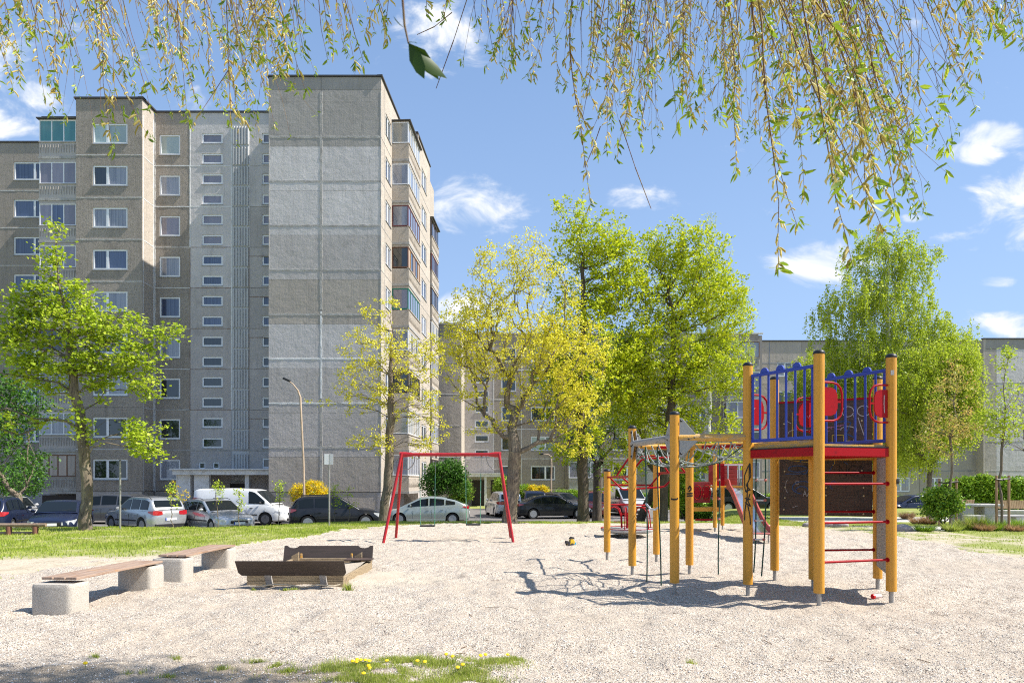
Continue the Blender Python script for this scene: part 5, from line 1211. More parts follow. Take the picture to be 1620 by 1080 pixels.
def make_car(kind, paint_, label, cat, x, y, yaw, rear_plate=True, rims='rim', blind_rear=False, gz=None, name='parked_car', rails=False, roofbars=False):
    S = SHP[kind]; L_, W_, H_ = S['L'], S['W'], S['H']; z_g = float(terrain(x, y)) if gz is None else gz
    root = thing(name, label, cat, (x, y, z_g), R(yaw), 'cars parked in front of the flats')
    hw = W_/2; r = S['r']; wxs = [(f-.5)*L_ for f in S['wx']]; ra = r+.055; zb0 = .20
    def width(t):
        d = min(t, 1-t)*L_; e = .55
        return hw*(1-.20*max(0, (e-d)/e)**2.2)
    def top(t): return smooth_ip(S['body'], t)
    def arch(xx):
        z = zb0
        for wx in wxs:
            d = abs(xx-wx)
            if d < ra: z = max(z, r+math.sqrt(ra*ra-d*d))
        return z
    ts = sorted(set([0, .004, .012, .025, .045]+[i/46 for i in range(3, 44)]+[.955, .975, .988, .996, 1]+[(wx+L_/2+s*ra*q)/L_ for wx in wxs for s in (-1, 1) for q in (1.001, .999, .96, .85, .6)]))
    vs = []; rings = []
    for t in ts:
        xx = (t-.5)*L_; w = width(t); zt = top(t); za = arch(xx); d = min(t, 1-t)*L_
        inset = max(0, 1-d/.10)**2*.10
        zb = zb0+max(0, 1-d/.5)*.05
        hs = [(w*.86, zb if za <= zb0 else za), (w-.02, max(zb+.06, za)), (w, max(.42, za)), (w, max(zt*.62, za)), (w-.015, max(zt-.20, za+.01)), (w-.06, zt-.055), (w-.14, zt-.012), (w*.45, zt+.018), (0, zt+.03)]
        hs = [(max(a-inset, 0), z-(inset*.25 if z > .5 else 0)) for a, z in hs]
        ring = [(xx, a, z) for a, z in hs]+[(xx, -a, z) for a, z in hs[-2::-1]]
        rings.append(len(vs)); vs += ring
    n = 17; fs = []
    for i in range(len(ts)-1):
        for k in range(n-1): fs.append((rings[i]+k, rings[i]+k+1, rings[i+1]+k+1, rings[i+1]+k))
    fs += [tuple(rings[0]+k for k in range(n)), tuple(rings[-1]+k for k in range(n))]
    body = MB().add(vs, fs).build('body', paint_, root, smooth=38)
    # cabin
    cab = S['cab']; c0, c1 = cab[0][0], cab[-1][0]; rt = 1.47 if kind != 'van' else 1.8
    def roofz(t): return smooth_ip(cab, t, .008)
    ct = [c0+(c1-c0)*i/40 for i in range(41)]
    wb = lambda t: width(t)-.075
    def wt(t): return (hw-(.21 if kind != 'van' else .12))*(1-.10*max(0, (t-.5)/.5)**2-.06*max(0, (.3-t)/.3)**2)
    beltz = lambda t: min(top(t), roofz(t))-.03
    def cabw(t, z):
        b = beltz(t); tt = (z-b)/max(H_-b-.05, .05); return wb(t)+(wt(t)-wb(t))*min(max(tt, 0), 1)
    vs = []; 
    for t in ct:
        xx = (t-.5)*L_; b = beltz(t)-.02; zr = max(roofz(t), b+.02)
        w2 = cabw(t, zr-.05) if zr-b > .08 else cabw(t, zr)
        pr = [(wb(t), b), (w2, max(zr-.065, b+.005)), (w2-.035, max(zr-.02, b+.01)), (w2-.10, zr), (w2*.4, zr+.02), (0, zr+.025)]
        vs += [(xx, a, z) for a, z in pr]+[(xx, -a, z) for a, z in pr[-2::-1]]
    n = 11; fs = [(i*n+k, i*n+k+1, (i+1)*n+k+1, (i+1)*n+k) for i in range(40) for k in range(n-1)]
    MB().add(vs, fs).build('cabin', paint_, root, smooth=40)
    # side windows
    for s in (-1, 1):
        wn = 0
        for (a, b) in S['pil']:
            m = MB(); vv = []; q = 8; cols_ = []
            for i in range(q+1):
                t = a+(b-a)*i/q; z0 = top(t)+.015; z1 = roofz(t)-.095
                if z1 < z0+.02: z1 = z0+.02
                cols_.append([( (t-.5)*L_, s*(cabw(t, z0)+.008), z0), ((t-.5)*L_, s*(cabw(t, z1)+.008), z1)])
            vv = [p for c in cols_ for p in c]
            m.add(vv, [(2*i, 2*i+1, 2*i+3, 2*i+2) for i in range(q)]); m.build('side_window', 'glass', root, smooth=60)
    # windscreen and rear glass
    def screen(ta, tb, name):
        m = MB(); vv = []; q = 5
        for i in range(q+1):
            t = ta+(tb-ta)*i/q; zr = roofz(t); w2 = cabw(t, zr-.05)-.09
            for u in (-1, -.5, 0, .5, 1): vv.append(((t-.5)*L_+(.012 if ta > .5 else -.012), u*w2, zr+.012+.02*(1-abs(u))))
        m.add(vv, [(5*i+k, 5*i+k+1, 5*i+6+k, 5*i+5+k) for i in range(q) for k in range(4)]); return m.build(name, 'glass', root, smooth=60)
    fr0, fr1 = cab[-2][0], cab[-1][0]; screen(fr0+(fr1-fr0)*.06, fr0+(fr1-fr0)*.90, 'windscreen')
    if kind != 'van':
        a, b = cab[0][0], cab[1][0]
        if kind in ('sedan', 'hatch'): screen(a+(b-a)*.15, a+(cab[2][0]-a)*.8, 'rear_window')
        else:
            m = MB(); vv = []
            for i in range(5):
                t = a+(b-a)*(.30+.66*i/4); zr = ip(cab, t); w2 = cabw(t, zr)-.12
                for u in (-1, -.5, 0, .5, 1): vv.append(((t-.5)*L_-.028-.01*(1-abs(u)), u*w2, zr+.01))
            m.add(vv, [(5*i+k, 5*i+k+1, 5*i+6+k, 5*i+5+k) for i in range(4) for k in range(4)]); m.build('rear_window', 'glass', root, smooth=60)
    # wheels
    key = ('wheel', kind, rims)
    if key not in _cache:
        ty = MB().lathe([(r*.62, -.09), (r*.93, -.10), (r, -.07), (r, .07), (r*.93, .10), (r*.62, .09)], 24, axis='y').mesh('wheel', 'tyre', 40)
        rm = MB(); rm.lathe([(r*.66, -.07), (r*.66, .088), (r*.60, .092), (r*.57, .05), (r*.1, .045), (.0, .045)], 20, axis='y')
        rm2 = MB()
        for k in range(7):
            a = 2*math.pi*k/7; ca, sa = math.cos(a), math.sin(a); px_, pz = -sa*.022, ca*.022
            rm2.add([(ca*.03+px_, .085, sa*.03+pz), (ca*.03-px_, .085, sa*.03-pz), (ca*r*.6-px_*1.4, .078, sa*r*.6-pz*1.4), (ca*r*.6+px_*1.4, .078, sa*r*.6+pz*1.4), (ca*.03+px_, .05, sa*.03+pz), (ca*.03-px_, .05, sa*.03-pz), (ca*r*.6-px_*1.4, .05, sa*r*.6-pz*1.4), (ca*r*.6+px_*1.4, .05, sa*r*.6+pz*1.4)], [(0,1,2,3), (0,3,7,4), (1,5,6,2)])
        rm2.lathe([(.05, .05), (.05, .088), (.0, .09)], 12, axis='y'); rm2.lathe([(r*.58, .06), (r*.67, .06), (r*.67, .094), (r*.61, .094)], 24, axis='y')
        _cache[key] = (ty, MB().lathe([(r*.64, .02), (.0, .03)], 16, axis='y').mesh('hub_shade_disc', 'trim'), rm2.mesh('rim', rims))
    ty, bk, rm = _cache[key]
    for wx in wxs:
        for s in (1, -1):
            o = place('wheel', ty, root, (wx, s*(hw-.12), r), 0 if s > 0 else math.pi)
            place('rim', rm, o, (0, 0, 0)); place('hub_shadow', bk, o, (0, 0, 0))  # black disc behind the spokes stands in for the shade there
            MB().lathe([(ra-.002, -.16), (ra-.002, .06)], 20, axis='y').build('wheel_arch', 'trim', root, smooth=60, loc=(wx, s*(hw-.13), r)) if False else None
    ub = MB().box(-L_/2+.25, L_/2-.25, -hw+.28, hw-.28, .18, .60)
    for wx in wxs: ub.box(wx-ra, wx+ra, -hw+.27, hw-.27, .3, .62)
    ub.build('underbody', 'trim', root)
    # lower trim / sills
    for s in (-1, 1): MB().box(wxs[0]+ra+.02, wxs[1]-ra-.02, s*(hw-.01)-.015, s*(hw-.01)+.015, .20, .31).build('sill_trim', 'trim' if kind in ('suv', 'van') else paint_, root, bevel=.008)
    if kind in ('wagon', 'van', 'suv'):
        for s in (-1, 1): MB().box(wxs[0]+ra+.03, wxs[1]-ra-.03, s*(hw+.004)-.008, s*(hw+.004)+.008, .52, .58).build('side_strip', 'trim', root)
    # door gaps and handles
    for s in (-1, 1):
        for f in ([.265, .435, .66] if kind != 'van' else [.60, .80]):
            xx = (f-.5)*L_; z1 = top(f)-.02; MB().box(xx-.006, xx+.006, s*(hw)-.004, s*(hw)+.0035, .34, z1-.17).build('door_gap', 'trim', root)
        for f in ([.30, .47] if kind != 'van' else [.64]):
            xx = (f-.5)*L_; MB().box(xx-.02, xx+.14, s*(hw-.005)-.02, s*(hw-.005)+.02, top(f)-.24, top(f)-.205).build('door_handle', paint_ if kind != 'van' else 'trim', root, bevel=.008)
        f = S['pil'][-1][1]-.035; xx = (f-.5)*L_; zz = top(f)+.08
        MB().lathe([(.0, -.06), (.075, -.045), (.085, .0), (.06, .05), (.0, .06)], 10, axis='x').build('mirror', paint_ if kind != 'van' else 'trim', root, smooth=60, loc=(xx, s*(hw+.06), zz)).scale = (.8, 1.25, .85)
    # front: lights, grille, bumper, plate
    zt = top(.97)
    for s in (-1, 1):
        hl = MB(); q = []
        w0_ = width(.93)+.006; w1_ = width(.99)-.04
        hl.add([((.90-.5)*L_, s*(width(.90)+.004), zt-.06), ((.90-.5)*L_, s*(width(.90)+.004), zt-.01), ((.955-.5)*L_, s*(width(.955)+.006), zt-.23), ((.955-.5)*L_, s*(width(.955)+.004), zt-.045),
                (L_/2-.02, s*(width(.99)-.09), zt-.26), (L_/2-.02, s*(width(.99)-.10), zt-.085), (L_/2+.008, s*.42, zt-.25), (L_/2+.002, s*.44, zt-.12)],
               [(0, 1, 3, 2), (2, 3, 5, 4), (4, 5, 7, 6)])
        hl.build('headlight', 'headlight', root, smooth=30)
        MB().lathe([(.06, -.01), (.06, .012), (.045, .014)], 10, axis='x').build('fog_light', 'headlight', root, loc=(L_/2-.04, s*.62, .34))
    MB().box(L_/2-.06, L_/2+.012, -.40, .40, zt-.26, zt-.12).build('grille', 'trim', root, bevel=.02)
    MB().box(L_/2-.05, L_/2+.014, -.55, .55, .24, .36).build('air_intake', 'trim', root, bevel=.02)
    def plate(xs_, z, sgn):
        p = MB().box(min(xs_, xs_+.016*sgn), max(xs_, xs_+.016*sgn), -.26, .26, z-.056, z+.056).build('number_plate', 'plate_white', root)
        xf = xs_+.0185*sgn; sl_ = MB(); a, b = (-.26, -.215) if sgn > 0 else (.215, .26)
        sl_.box(min(xs_+.0165*sgn, xf), max(xs_+.0165*sgn, xf), a, b, z-.055, z+.055).build('plate_strip', 'plate_blue', p)
    plate(L_/2+.014, .46, 1)
    # rear: lights, plate, bumper
    zr = top(.03)
    for s in (-1, 1):
        if kind in ('suv', 'mpv', 'wagon', 'van'): za, zb_ = zr-.22, zr-.02
        else: za, zb_ = zr-.20, zr-.05
        if kind == 'van': za, zb_ = .95, 1.45
        tl = MB().add([((.07-.5)*L_, s*(width(.07)+.004), (za+zb_)/2+.02), ((.07-.5)*L_, s*(width(.07)+.004), zb_-.02), ((.015-.5)*L_, s*(width(.02)-.0+.004), za+.02), ((.015-.5)*L_, s*(width(.02)-.015), zb_),
                       (-L_/2-.008, s*(width(.0)-.13), za), (-L_/2-.008, s*(width(.0)-.14), zb_), (-L_/2-.008, s*(width(0)-(.34 if kind != 'van' else .2)), za+.02), (-L_/2-.008, s*(width(0)-(.36 if kind != 'van' else .2)), zb_-.02)], [(0, 1, 3, 2), (2, 3, 5, 4), (4, 5, 7, 6)])
        tl.build('tail_light', 'taillight', root, smooth=30)
    MB().box(-L_/2-.012, -L_/2+.06, -hw*.78, hw*.78, .24, .42).build('rear_bumper', 'trim' if kind in ('suv', 'mpv') else paint_, root, bevel=.02)
    plate(-L_/2-.008, .62 if kind != 'van' else .55, -1)
    if kind in ('wagon', 'suv') or rails:
        for s in (-1, 1): MB().tube([((.10-.5)*L_, s*(wt(.1)-.06), H_-.14), ((.14-.5)*L_, s*(wt(.2)-.05), H_+.015), ((.45-.5)*L_, s*(wt(.45)-.05), H_+.045), ((.52-.5)*L_, s*(wt(.5)-.05), H_-.01)], .014, 6).build('roof_rail', 'trim', root, smooth=60)
    # wipers
    MB().tube([((fr1-.5)*L_-.10, .1, ip(cab, fr1-.02)+.03), ((fr0+.75*(fr1-fr0)-.5)*L_, .55, ip(cab, fr0+.75*(fr1-fr0))+.035)], .008, 5).build('wiper', 'trim', root)
    return root
cx_at = PX
# left to right; yaw: 0 = nose towards +x
make_car('suv', 'p_navy', 'dark blue car cut off by the left edge behind the log rail', 'car', PX(-22, 29.6), 30.4, 110)
make_car('hatch', 'p_pearl', 'white hatchback facing right beside the dark tree shrubs at far left', 'car', PX(8, 37), 37.5, -38)
make_car('sedan', 'p_navy', 'black sedan facing the viewer directly left of the maple trunk', 'car', PX(99, 31.2), 31.2, -68)
make_car('mpv', 'p_grey', 'dark grey car half hidden behind the maple trunk', 'car', PX(168, 37.5), 37.5, 178)
qq = make_car('suv', 'p_silver', 'silver crossover seen from behind, right of the grey pole', 'car', PX(230, 31.8), 31.8, 146)
make_car('wagon', 'p_silver', 'silver estate car with roof rails in front of the white van', 'car', PX(342, 31.6), 31.6, -42, rails=True)
van = make_car('van', 'p_white', 'white delivery van with a green swoosh on its side', 'van', PX(385, 36.4), 36.6, -3, rims='rim_dark', name='parked_van')
make_car('suv', 'p_black', 'black crossover parked under the forsythia beside the end wall', 'car', PX(531, 33.6), 33.6, 19)
make_car('hatch', 'p_green', 'pale green silver hatchback seen between the swing ropes', 'car', PX(676, 36.6), 36.9, 181)
make_car('mpv', 'p_pearl', 'silver people carrier seen from behind near the block entrance', 'car', PX(796, 45), 45.5, 103)
make_car('suv', 'p_navy', 'dark blue off-roader seen from behind by the round bushes', 'car', PX(842, 49), 50, 96)
make_car('sedan', 'p_black', 'black sedan in front of the yellow forsythia, right of the blossoming maple', 'car', PX(875, 41.5), 42.5, 12)
make_car('wagon', 'p_grey', 'grey estate car behind the black sedan', 'car', PX(893, 48.5), 49.5, -50)
make_car('mpv', 'p_red', 'faded red car facing the viewer between two tree trunks', 'car', PX(943, 43.5), 44.5, -100)
make_car('van', 'p_pearl', 'pale van hidden behind the carousel and tree trunks', 'van', PX(990, 46), 47, -75, name='parked_van')
make_car('suv', 'p_black', 'black car behind the steel slide', 'car', PX(1183, 41), 41.5, 3, gz=-.30)
make_car('sedan', 'p_navy', 'dark blue car parked near the low hedge right of the tower', 'car', PX(1448, 46), 46.5, 184, gz=-.75)
# green swoosh and a driver's panel lines on the van side
gs = MB()
for (a0, a1, cx_, cz_, rx, rz) in ((20, 160, -1.35, 1.28, .55, .22), (30, 150, -.95, 1.26, .42, .16)):
    p_ = [(cx_+rx*math.cos(R(a)), cz_+rz*math.sin(R(a))) for a in range(a0, a1+1, 10)]; p2_ = [(cx_+rx*.9*math.cos(R(a)), cz_-.02+rz*.72*math.sin(R(a))) for a in range(a0, a1+1, 10)]
    nn = len(p_); yy = lambda z: -(.95-.075-.10*(z-1.1)/.8)-.006
    gs.add([(x, yy(z)-.0015, z) for x, z in p_+p2_], [(i, i+1, nn+i+1, nn+i) for i in range(nn-1)])
MT['logo_green'] = mat('green_van_logo', (.05, .35, .10), .4); gs.build('logo', 'logo_green', van)
dr = MB(); dr.box(-.9, .45, -.958, -.95, .45, .46); dr.build('door_gap', 'trim', van)
# ------------------------------------------------------------ trees
def frusta(P0, P1, R0, R1, n):
    d = P1-P0; L_ = np.linalg.norm(d, axis=1, keepdims=True)+1e-9; d = d/L_; P1 = P1+d*np.minimum(R1[:, None]*.4, L_*.2)
    ref = np.where(np.abs(d[:, 2:3]) > .9, np.array([[1., 0, 0]]), np.array([[0., 0, 1]]))
    a = np.cross(d, ref); a /= np.linalg.norm(a, axis=1, keepdims=True)+1e-9; b = np.cross(d, a)
    ang = np.arange(n)*2*np.pi/n; ca, sa = np.cos(ang)[None, :, None], np.sin(ang)[None, :, None]
    off_ = a[:, None, :]*ca+b[:, None, :]*sa
    V = np.stack([P0[:, None, :]+off_*R0[:, None, None], P1[:, None, :]+off_*R1[:, None, None]], 1).reshape(-1, 3)
    k = np.arange(n); F = np.stack([k, (k+1) % n, n+(k+1) % n, n+k], -1)
    F = (F[None]+(2*n*np.arange(len(P0)))[:, None, None]).reshape(-1, 4)
    return V, F
def sample_lobes(lobes, n, rng, gap=0.0, shell=.0):
    """lobes: (x,z,rx,rz,ry,y offset,weight) ellipsoids"""
    w = np.array([l[6]*l[2]*l[3]*l[4] for l in lobes]); w = w/w.sum(); out = []
    for l, k in zip(lobes, (w*n*1.0).astype(int)+1):
        v = rng.normal(size=(k, 3)); v /= np.linalg.norm(v, axis=1, keepdims=True)
        r = rng.random(k)**(1/(3+shell))
        v = v*r[:, None]
        out.append(np.stack([l[0]+v[:, 0]*l[2], l[5]+v[:, 1]*l[4], l[1]+v[:, 2]*l[3]], -1))
    P = np.concatenate(out)
    if gap:
        nz = fbm(P[:, 0]*1.0+P[:, 1]*.7, P[:, 2]+P[:, 1]*.5, .75, 2); P = P[nz > gap]
    return P
def grow(root, A, rng, trunk_pts, tr_r, alpha=.55, step=.45, tip=.007, expo=1.78, wander=.07, up=.12):
    """connect leaf-cluster points to a trunk with branches; returns edges and radii"""
    N = [np.array(p, float) for p in trunk_pts]; par = [-1]+list(range(len(trunk_pts)-1)); plen = [0.0]
    for i in range(1, len(N)): plen.append(plen[-1]+np.linalg.norm(N[i]-N[i-1])*.55)
    base_i = next((i for i, p in enumerate(trunk_pts) if i >= 2), 1)
    buf = np.zeros((len(A)*14+400, 3)); pl = np.zeros(len(buf)); ok = np.zeros(len(buf), bool)
    n = len(N); buf[:n] = N; pl[:n] = plen; ok[:n] = True; ok[0] = False
    if n > 3: ok[:base_i] = False
    order = np.argsort(np.linalg.norm(A-np.array(trunk_pts[-1]), axis=1)+rng.random(len(A))*.8)
    ends = []
    for ai in order:
        a = A[ai]; d = buf[:n]-a; dist = np.sqrt((d**2).sum(1))
        horiz = np.sqrt(d[:, 0]**2+d[:, 1]**2); above = np.maximum(d[:, 2]+.25*horiz*0, 0)
        cost = dist+alpha*pl[:n]+above*1.6; cost[~ok[:n]] = 1e9
        j = int(np.argmin(cost)); p = buf[j].copy(); k = max(1, int(dist[j]/step)); last = j
        perp = rng.normal(size=3)*wander*min(dist[j], 1.5)
        for s in range(1, k+1):
            t = s/k; q = p+(a-p)*t+perp*math.sin(math.pi*t)+np.array([0, 0, up*dist[j]*math.sin(math.pi*t)])
            if s < k: q = q+rng.normal(size=3)*.035
            if n >= len(buf): break
            buf[n] = q; pl[n] = pl[last]+np.linalg.norm(q-buf[last]); ok[n] = True; par.append(last); last = n; n += 1
        ends.append(last)
    par = np.array(par[:n]); w = np.zeros(n); tc = tip*.42; w[ends] += tc**expo
    for i in range(n-1, 0, -1):
        if w[i] == 0: w[i] = tc**expo
        w[par[i]] += w[i]
    rad = w**(1/expo); sc_ = tr_r/rad[1]; rad = np.maximum(rad*(1+(sc_-1)*np.clip(rad/rad[1], 0, 1)**1.6), tip*.75)
    c = np.arange(1, n)
    return buf[:n], par, rad, c
def leaves(C, per, sig, size, rng, aspect=.6, up=.5, flat=.75, droop=0., rnd_c=None, var=.35):
    n = len(C)*per; P = np.repeat(C, per, 0)+rng.normal(size=(n, 3))*sig*np.array([1, 1, flat])
    nrm = rng.normal(size=(n, 3))+np.array([0, 0, up*2]); nrm /= np.linalg.norm(nrm, axis=1, keepdims=True)
    t = rng.normal(size=(n, 3)); t[:, 2] -= droop; t -= nrm*(t*nrm).sum(1, keepdims=True); t /= np.linalg.norm(t, axis=1, keepdims=True)
    b = np.cross(nrm, t); s = (size*(1-var+2*var*rng.random(n)))[:, None]
    V = np.stack([P-t*s*.5, P+b*s*aspect*.5-t*s*.05-nrm*s*.08, P+t*s*.5, P-b*s*aspect*.5-t*s*.05-nrm*s*.08], 1).reshape(-1, 3)
    F = np.arange(4*n).reshape(-1, 4)
    r_ = rng.random(n)*.7+(np.repeat(rng.random(len(C)) if rnd_c is None else rnd_c, per))*.35
    return V, F, np.repeat(np.clip(r_, 0, 1), 4)
def blossom(C, per, sig, size, rng):
    """puffs of short quads facing all ways, in tight balls: maple flower clusters"""
    return leaves(C, per, sig, size, rng, aspect=.75, up=.15, flat=.8)
def make_tree(name, label, cat, x, y, lobes_px, ncl, per, sig, size, lm, bark='bark', trunk_r=.18, fork=2.4, seed=1, alpha=.55, gap=.0, bare=0, lean=(0, 0), leafkw=None, extra=None, droop_strands=0, group=None, multi=None, ry_scale=1.0, bx=0, tip=.007, shell=.6, stem_top=None, edge_leaf=.0, up=.12):
    """lobes_px: (px, py, rpx, rpy[, depth offset, weight]) measured at the tree's own distance"""
    rng = np.random.default_rng(seed); gz = float(ground_z(x, y)); root = thing(name, label, cat, (x, y, gz), 0, group)
    m = y/1080; lobes = []
    for l in lobes_px:
        rx = l[2]*m; rz = l[3]*m; lobes.append(((l[0]-810)*m-x, PZ(l[1], y)-gz, rx, rz, min(rx, rz*1.2)*ry_scale if len(l) < 7 else l[6], l[4] if len(l) > 4 else 0, l[5] if len(l) > 5 else 1))
    A = sample_lobes(lobes, ncl, rng, gap, shell)
    A = A[A[:, 2] > .4]
    tp = [(bx, 0, -.15)]+[(bx*(1-t)+lean[0]*t+rng.normal()*.025, lean[1]*t+rng.normal()*.025, fork*t) for t in (.12, .35, .6, .8, 1.0)]
    if stem_top:
        sx, sz = stem_top
        k = max(3, int((sz-fork)/.6))
        tp += [(lean[0]+(sx-lean[0])*i/k+rng.normal()*.05, lean[1]+rng.normal()*.05, fork+(sz-fork)*i/k) for i in range(1, k+1)]
    P, par, rad, c = grow(None, A, rng, tp, trunk_r, alpha=alpha, tip=tip, up=up)
    nt = len(tp)
    if stem_top:                                         # keep the leader visibly tapered
        for i in range(1, nt): rad[i] = max(rad[i], trunk_r*(1-.93*(P[i, 2]/sz)) if i > 5 else trunk_r*(1-.18*i/5))
    rad[0] = trunk_r*1.35; rad[1] = trunk_r*1.12
    p0, p1 = P[par[c]], P[c]; r0 = np.minimum(rad[par[c]], np.maximum(rad[c]*1.35, rad[c]+.004)); r1 = rad[c]
    r0[:nt-1] = rad[par[c[:nt-1]]]
    thick = r1 > .03
    Vs, Fs = [], []; b0 = 0
    for sel, k in ((thick, 8), (~thick & (r1 > .012), 4), (r1 <= .012, 3)):
        if sel.sum() == 0: continue
        V_, F_ = frusta(p0[sel], p1[sel], r0[sel], r1[sel], k); Vs.append(V_); Fs.append(F_+b0); b0 += len(V_)
    obj_of('trunk', fast_mesh('trunk', np.concatenate(Vs), np.concatenate(Fs), bark, smooth=True), root)
    C = A if not bare else A[rng.random(len(A)) > bare]
    lk = dict(leafkw or {})
    ed = []
    if edge_leaf:                                        # some leaves along the outer twigs too
        q = c[(rad[c] < .014)]; q = q[rng.random(len(q)) < edge_leaf]; C = np.concatenate([C, P[q]])
    if droop_strands:
        Vt, Ft, Ct = [], [], []
        ns = len(C); L_ = droop_strands*(.4+rng.random(ns)*.9); k = 5
        drift = rng.normal(size=(ns, 2))*.12; pts = []
        for i in range(k+1):
            t = i/k; pts.append(C+np.stack([drift[:, 0]*t*1.2, drift[:, 1]*t*1.2, -L_*t], -1))
        V_, F_ = frusta(np.concatenate(pts[:-1]), np.concatenate(pts[1:]), np.full(ns*k, .0045), np.full(ns*k, .004), 3)
        obj_of('twigs', fast_mesh('twigs', V_, F_, bark), root)
        C = np.concatenate([pts[i]*(1-f)+pts[i+1]*f for i in range(k) for f in ((.0, .5) if i else (.3, .8))])
    V_, F_, r_ = leaves(C, per, sig, size, rng, **lk)
    cr = obj_of('crown', fast_mesh('crown', V_, F_, lm, {'rnd': r_}), root)
    if extra:
        frac, em, eper, esig, esize, ekw = extra
        C2 = C[rng.random(len(C)) < frac]; V_, F_, r_ = leaves(C2, eper, esig, esize, rng, **ekw)
        obj_of('blossom', fast_mesh('blossom', V_, F_, em, {'rnd': r_}), root)
    return root
# T1: maple by the log rail, layered bright leaves
make_tree('maple_tree', 'bright green maple with layered leaves on the left lawn, trunk forking low', 'tree', PX(137, 22.8), 22.8,
    [(85, 400, 24, 56, 0, 1.0), (90, 470, 80, 26, 0, 1.2), (30, 480, 45, 22), (120, 515, 115, 32, 0, 1.2), (10, 560, 70, 35), (185, 560, 80, 32), (265, 525, 32, 14, 0, 1.5), (90, 600, 110, 38), (215, 605, 40, 35), (20, 650, 70, 40), (190, 690, 70, 34), (140, 640, 70, 40, 0, .7), (235, 715, 32, 16), (20, 520, 50, 20), (-70, 600, 60, 90)],
    1500, 17, .15, .115, 'leaf_maple', trunk_r=.17, fork=2.7, seed=4, alpha=.42, gap=.45, leafkw=dict(up=.9, flat=.5, aspect=.85), lean=(-.05, 0), stem_top=(-1.05, 9.4), ry_scale=.9, tip=.008, edge_leaf=.12)
# T0: dark trees at the far left
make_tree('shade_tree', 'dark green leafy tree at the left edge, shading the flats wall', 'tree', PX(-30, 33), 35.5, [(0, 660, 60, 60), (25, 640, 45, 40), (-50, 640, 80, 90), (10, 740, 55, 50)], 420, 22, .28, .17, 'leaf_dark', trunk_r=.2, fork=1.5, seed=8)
def shrub(name, label, x, y, lobes, ncl, per, sig, size, lm, seed, trunk_r=.04, fork=.25, bark='bark_dark', **kw):
    return make_tree(name, label, 'shrub', x, y, lobes, ncl, per, sig, size, lm, bark=bark, trunk_r=trunk_r, fork=fork, seed=seed, tip=.004, **kw)
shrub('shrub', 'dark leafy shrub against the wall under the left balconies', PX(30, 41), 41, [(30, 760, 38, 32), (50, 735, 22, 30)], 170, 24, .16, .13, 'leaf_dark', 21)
# T2: sparse yellow maple in front of the right facade
make_tree('maple_tree', 'slender yellow blossoming maple with bare left branches beside the end wall', 'tree', PX(610, 29.5), 29.5,
    [(600, 490, 32, 36, 0, 1.2), (590, 550, 55, 32), (655, 560, 50, 50), (570, 600, 48, 30), (640, 640, 62, 40), (675, 680, 36, 30), (590, 690, 45, 30, 0, 1.1), (640, 705, 50, 22), (560, 640, 28, 20, 0, .8), (520, 640, 40, 20, 0, .9), (490, 620, 20, 18, 0, .6)],
    900, 16, .085, .09, 'leaf_bloom', bark='bark', trunk_r=.19, fork=2.6, seed=12, alpha=.5, gap=.43, bare=.16, ry_scale=.95, leafkw=dict(up=.2), lean=(.15, 0), bx=-.1, stem_top=(.3, 8.3), tip=.007)
# T3: big yellow maple, many rising stems
make_tree('maple_tree', 'large yellow blossoming maple with many rising stems, centre of the car park edge', 'tree', PX(806, 26.3), 26.5,
    [(790, 440, 50, 58, 0, 1.1), (830, 400, 42, 36, 0, 1.1), (870, 470, 62, 55), (740, 500, 48, 46), (800, 540, 95, 62), (905, 560, 66, 55), (735, 590, 42, 38), (860, 640, 75, 44), (770, 655, 55, 34), (920, 640, 50, 36), (720, 545, 30, 26), (740, 645, 40, 24), (905, 700, 40, 24), (770, 395, 24, 30)],
    1900, 17, .095, .09, 'leaf_bloom', bark='bark', trunk_r=.25, fork=2.1, seed=23, alpha=.30, gap=.41, ry_scale=.85, leafkw=dict(up=.2), lean=(.15, 0), tip=.0075, up=-.03)
# T4, T5: tall green trees
make_tree('lime_tree', 'tall fresh green tree right behind the yellow maple', 'tree', PX(922, 30.5), 30.5,
    [(905, 350, 40, 48, 0, 1.3), (945, 370, 50, 50), (900, 420, 50, 60), (965, 430, 58, 66), (930, 520, 72, 66), (990, 490, 48, 70), (988, 410, 30, 44), (1000, 560, 50, 60), (940, 610, 72, 60), (900, 690, 60, 44), (960, 700, 50, 40), (870, 560, 40, 60, 1, .6), (960, 755, 40, 26), (880, 620, 40, 60)],
    2600, 16, .12, .13, 'leaf_lime', bark='bark_dark', trunk_r=.24, fork=3.0, seed=31, alpha=.33, gap=.45, stem_top=(0, 12.0), ry_scale=.9, leafkw=dict(up=.4))
make_tree('lime_tree', 'broad fresh green tree behind the rope net frame', 'tree', PX(1047, 31.5), 31.5,
    [(1060, 378, 50, 42, 0, 1.2), (1110, 395, 48, 50), (1020, 440, 52, 66), (1090, 470, 84, 66), (1145, 500, 46, 66), (1160, 450, 24, 34), (1050, 560, 72, 66), (1120, 580, 70, 50), (1040, 660, 70, 52), (1110, 680, 62, 44), (1165, 600, 28, 40), (1000, 600, 40, 60), (1060, 740, 60, 30), (1140, 720, 46, 34), (1175, 540, 20, 30)],
    3500, 15, .12, .13, 'leaf_lime', bark='bark_dark', trunk_r=.2, fork=2.6, seed=33, alpha=.33, gap=.45, ry_scale=.85, leafkw=dict(up=.4), lean=(.2, 0), stem_top=(.6, 10.0))
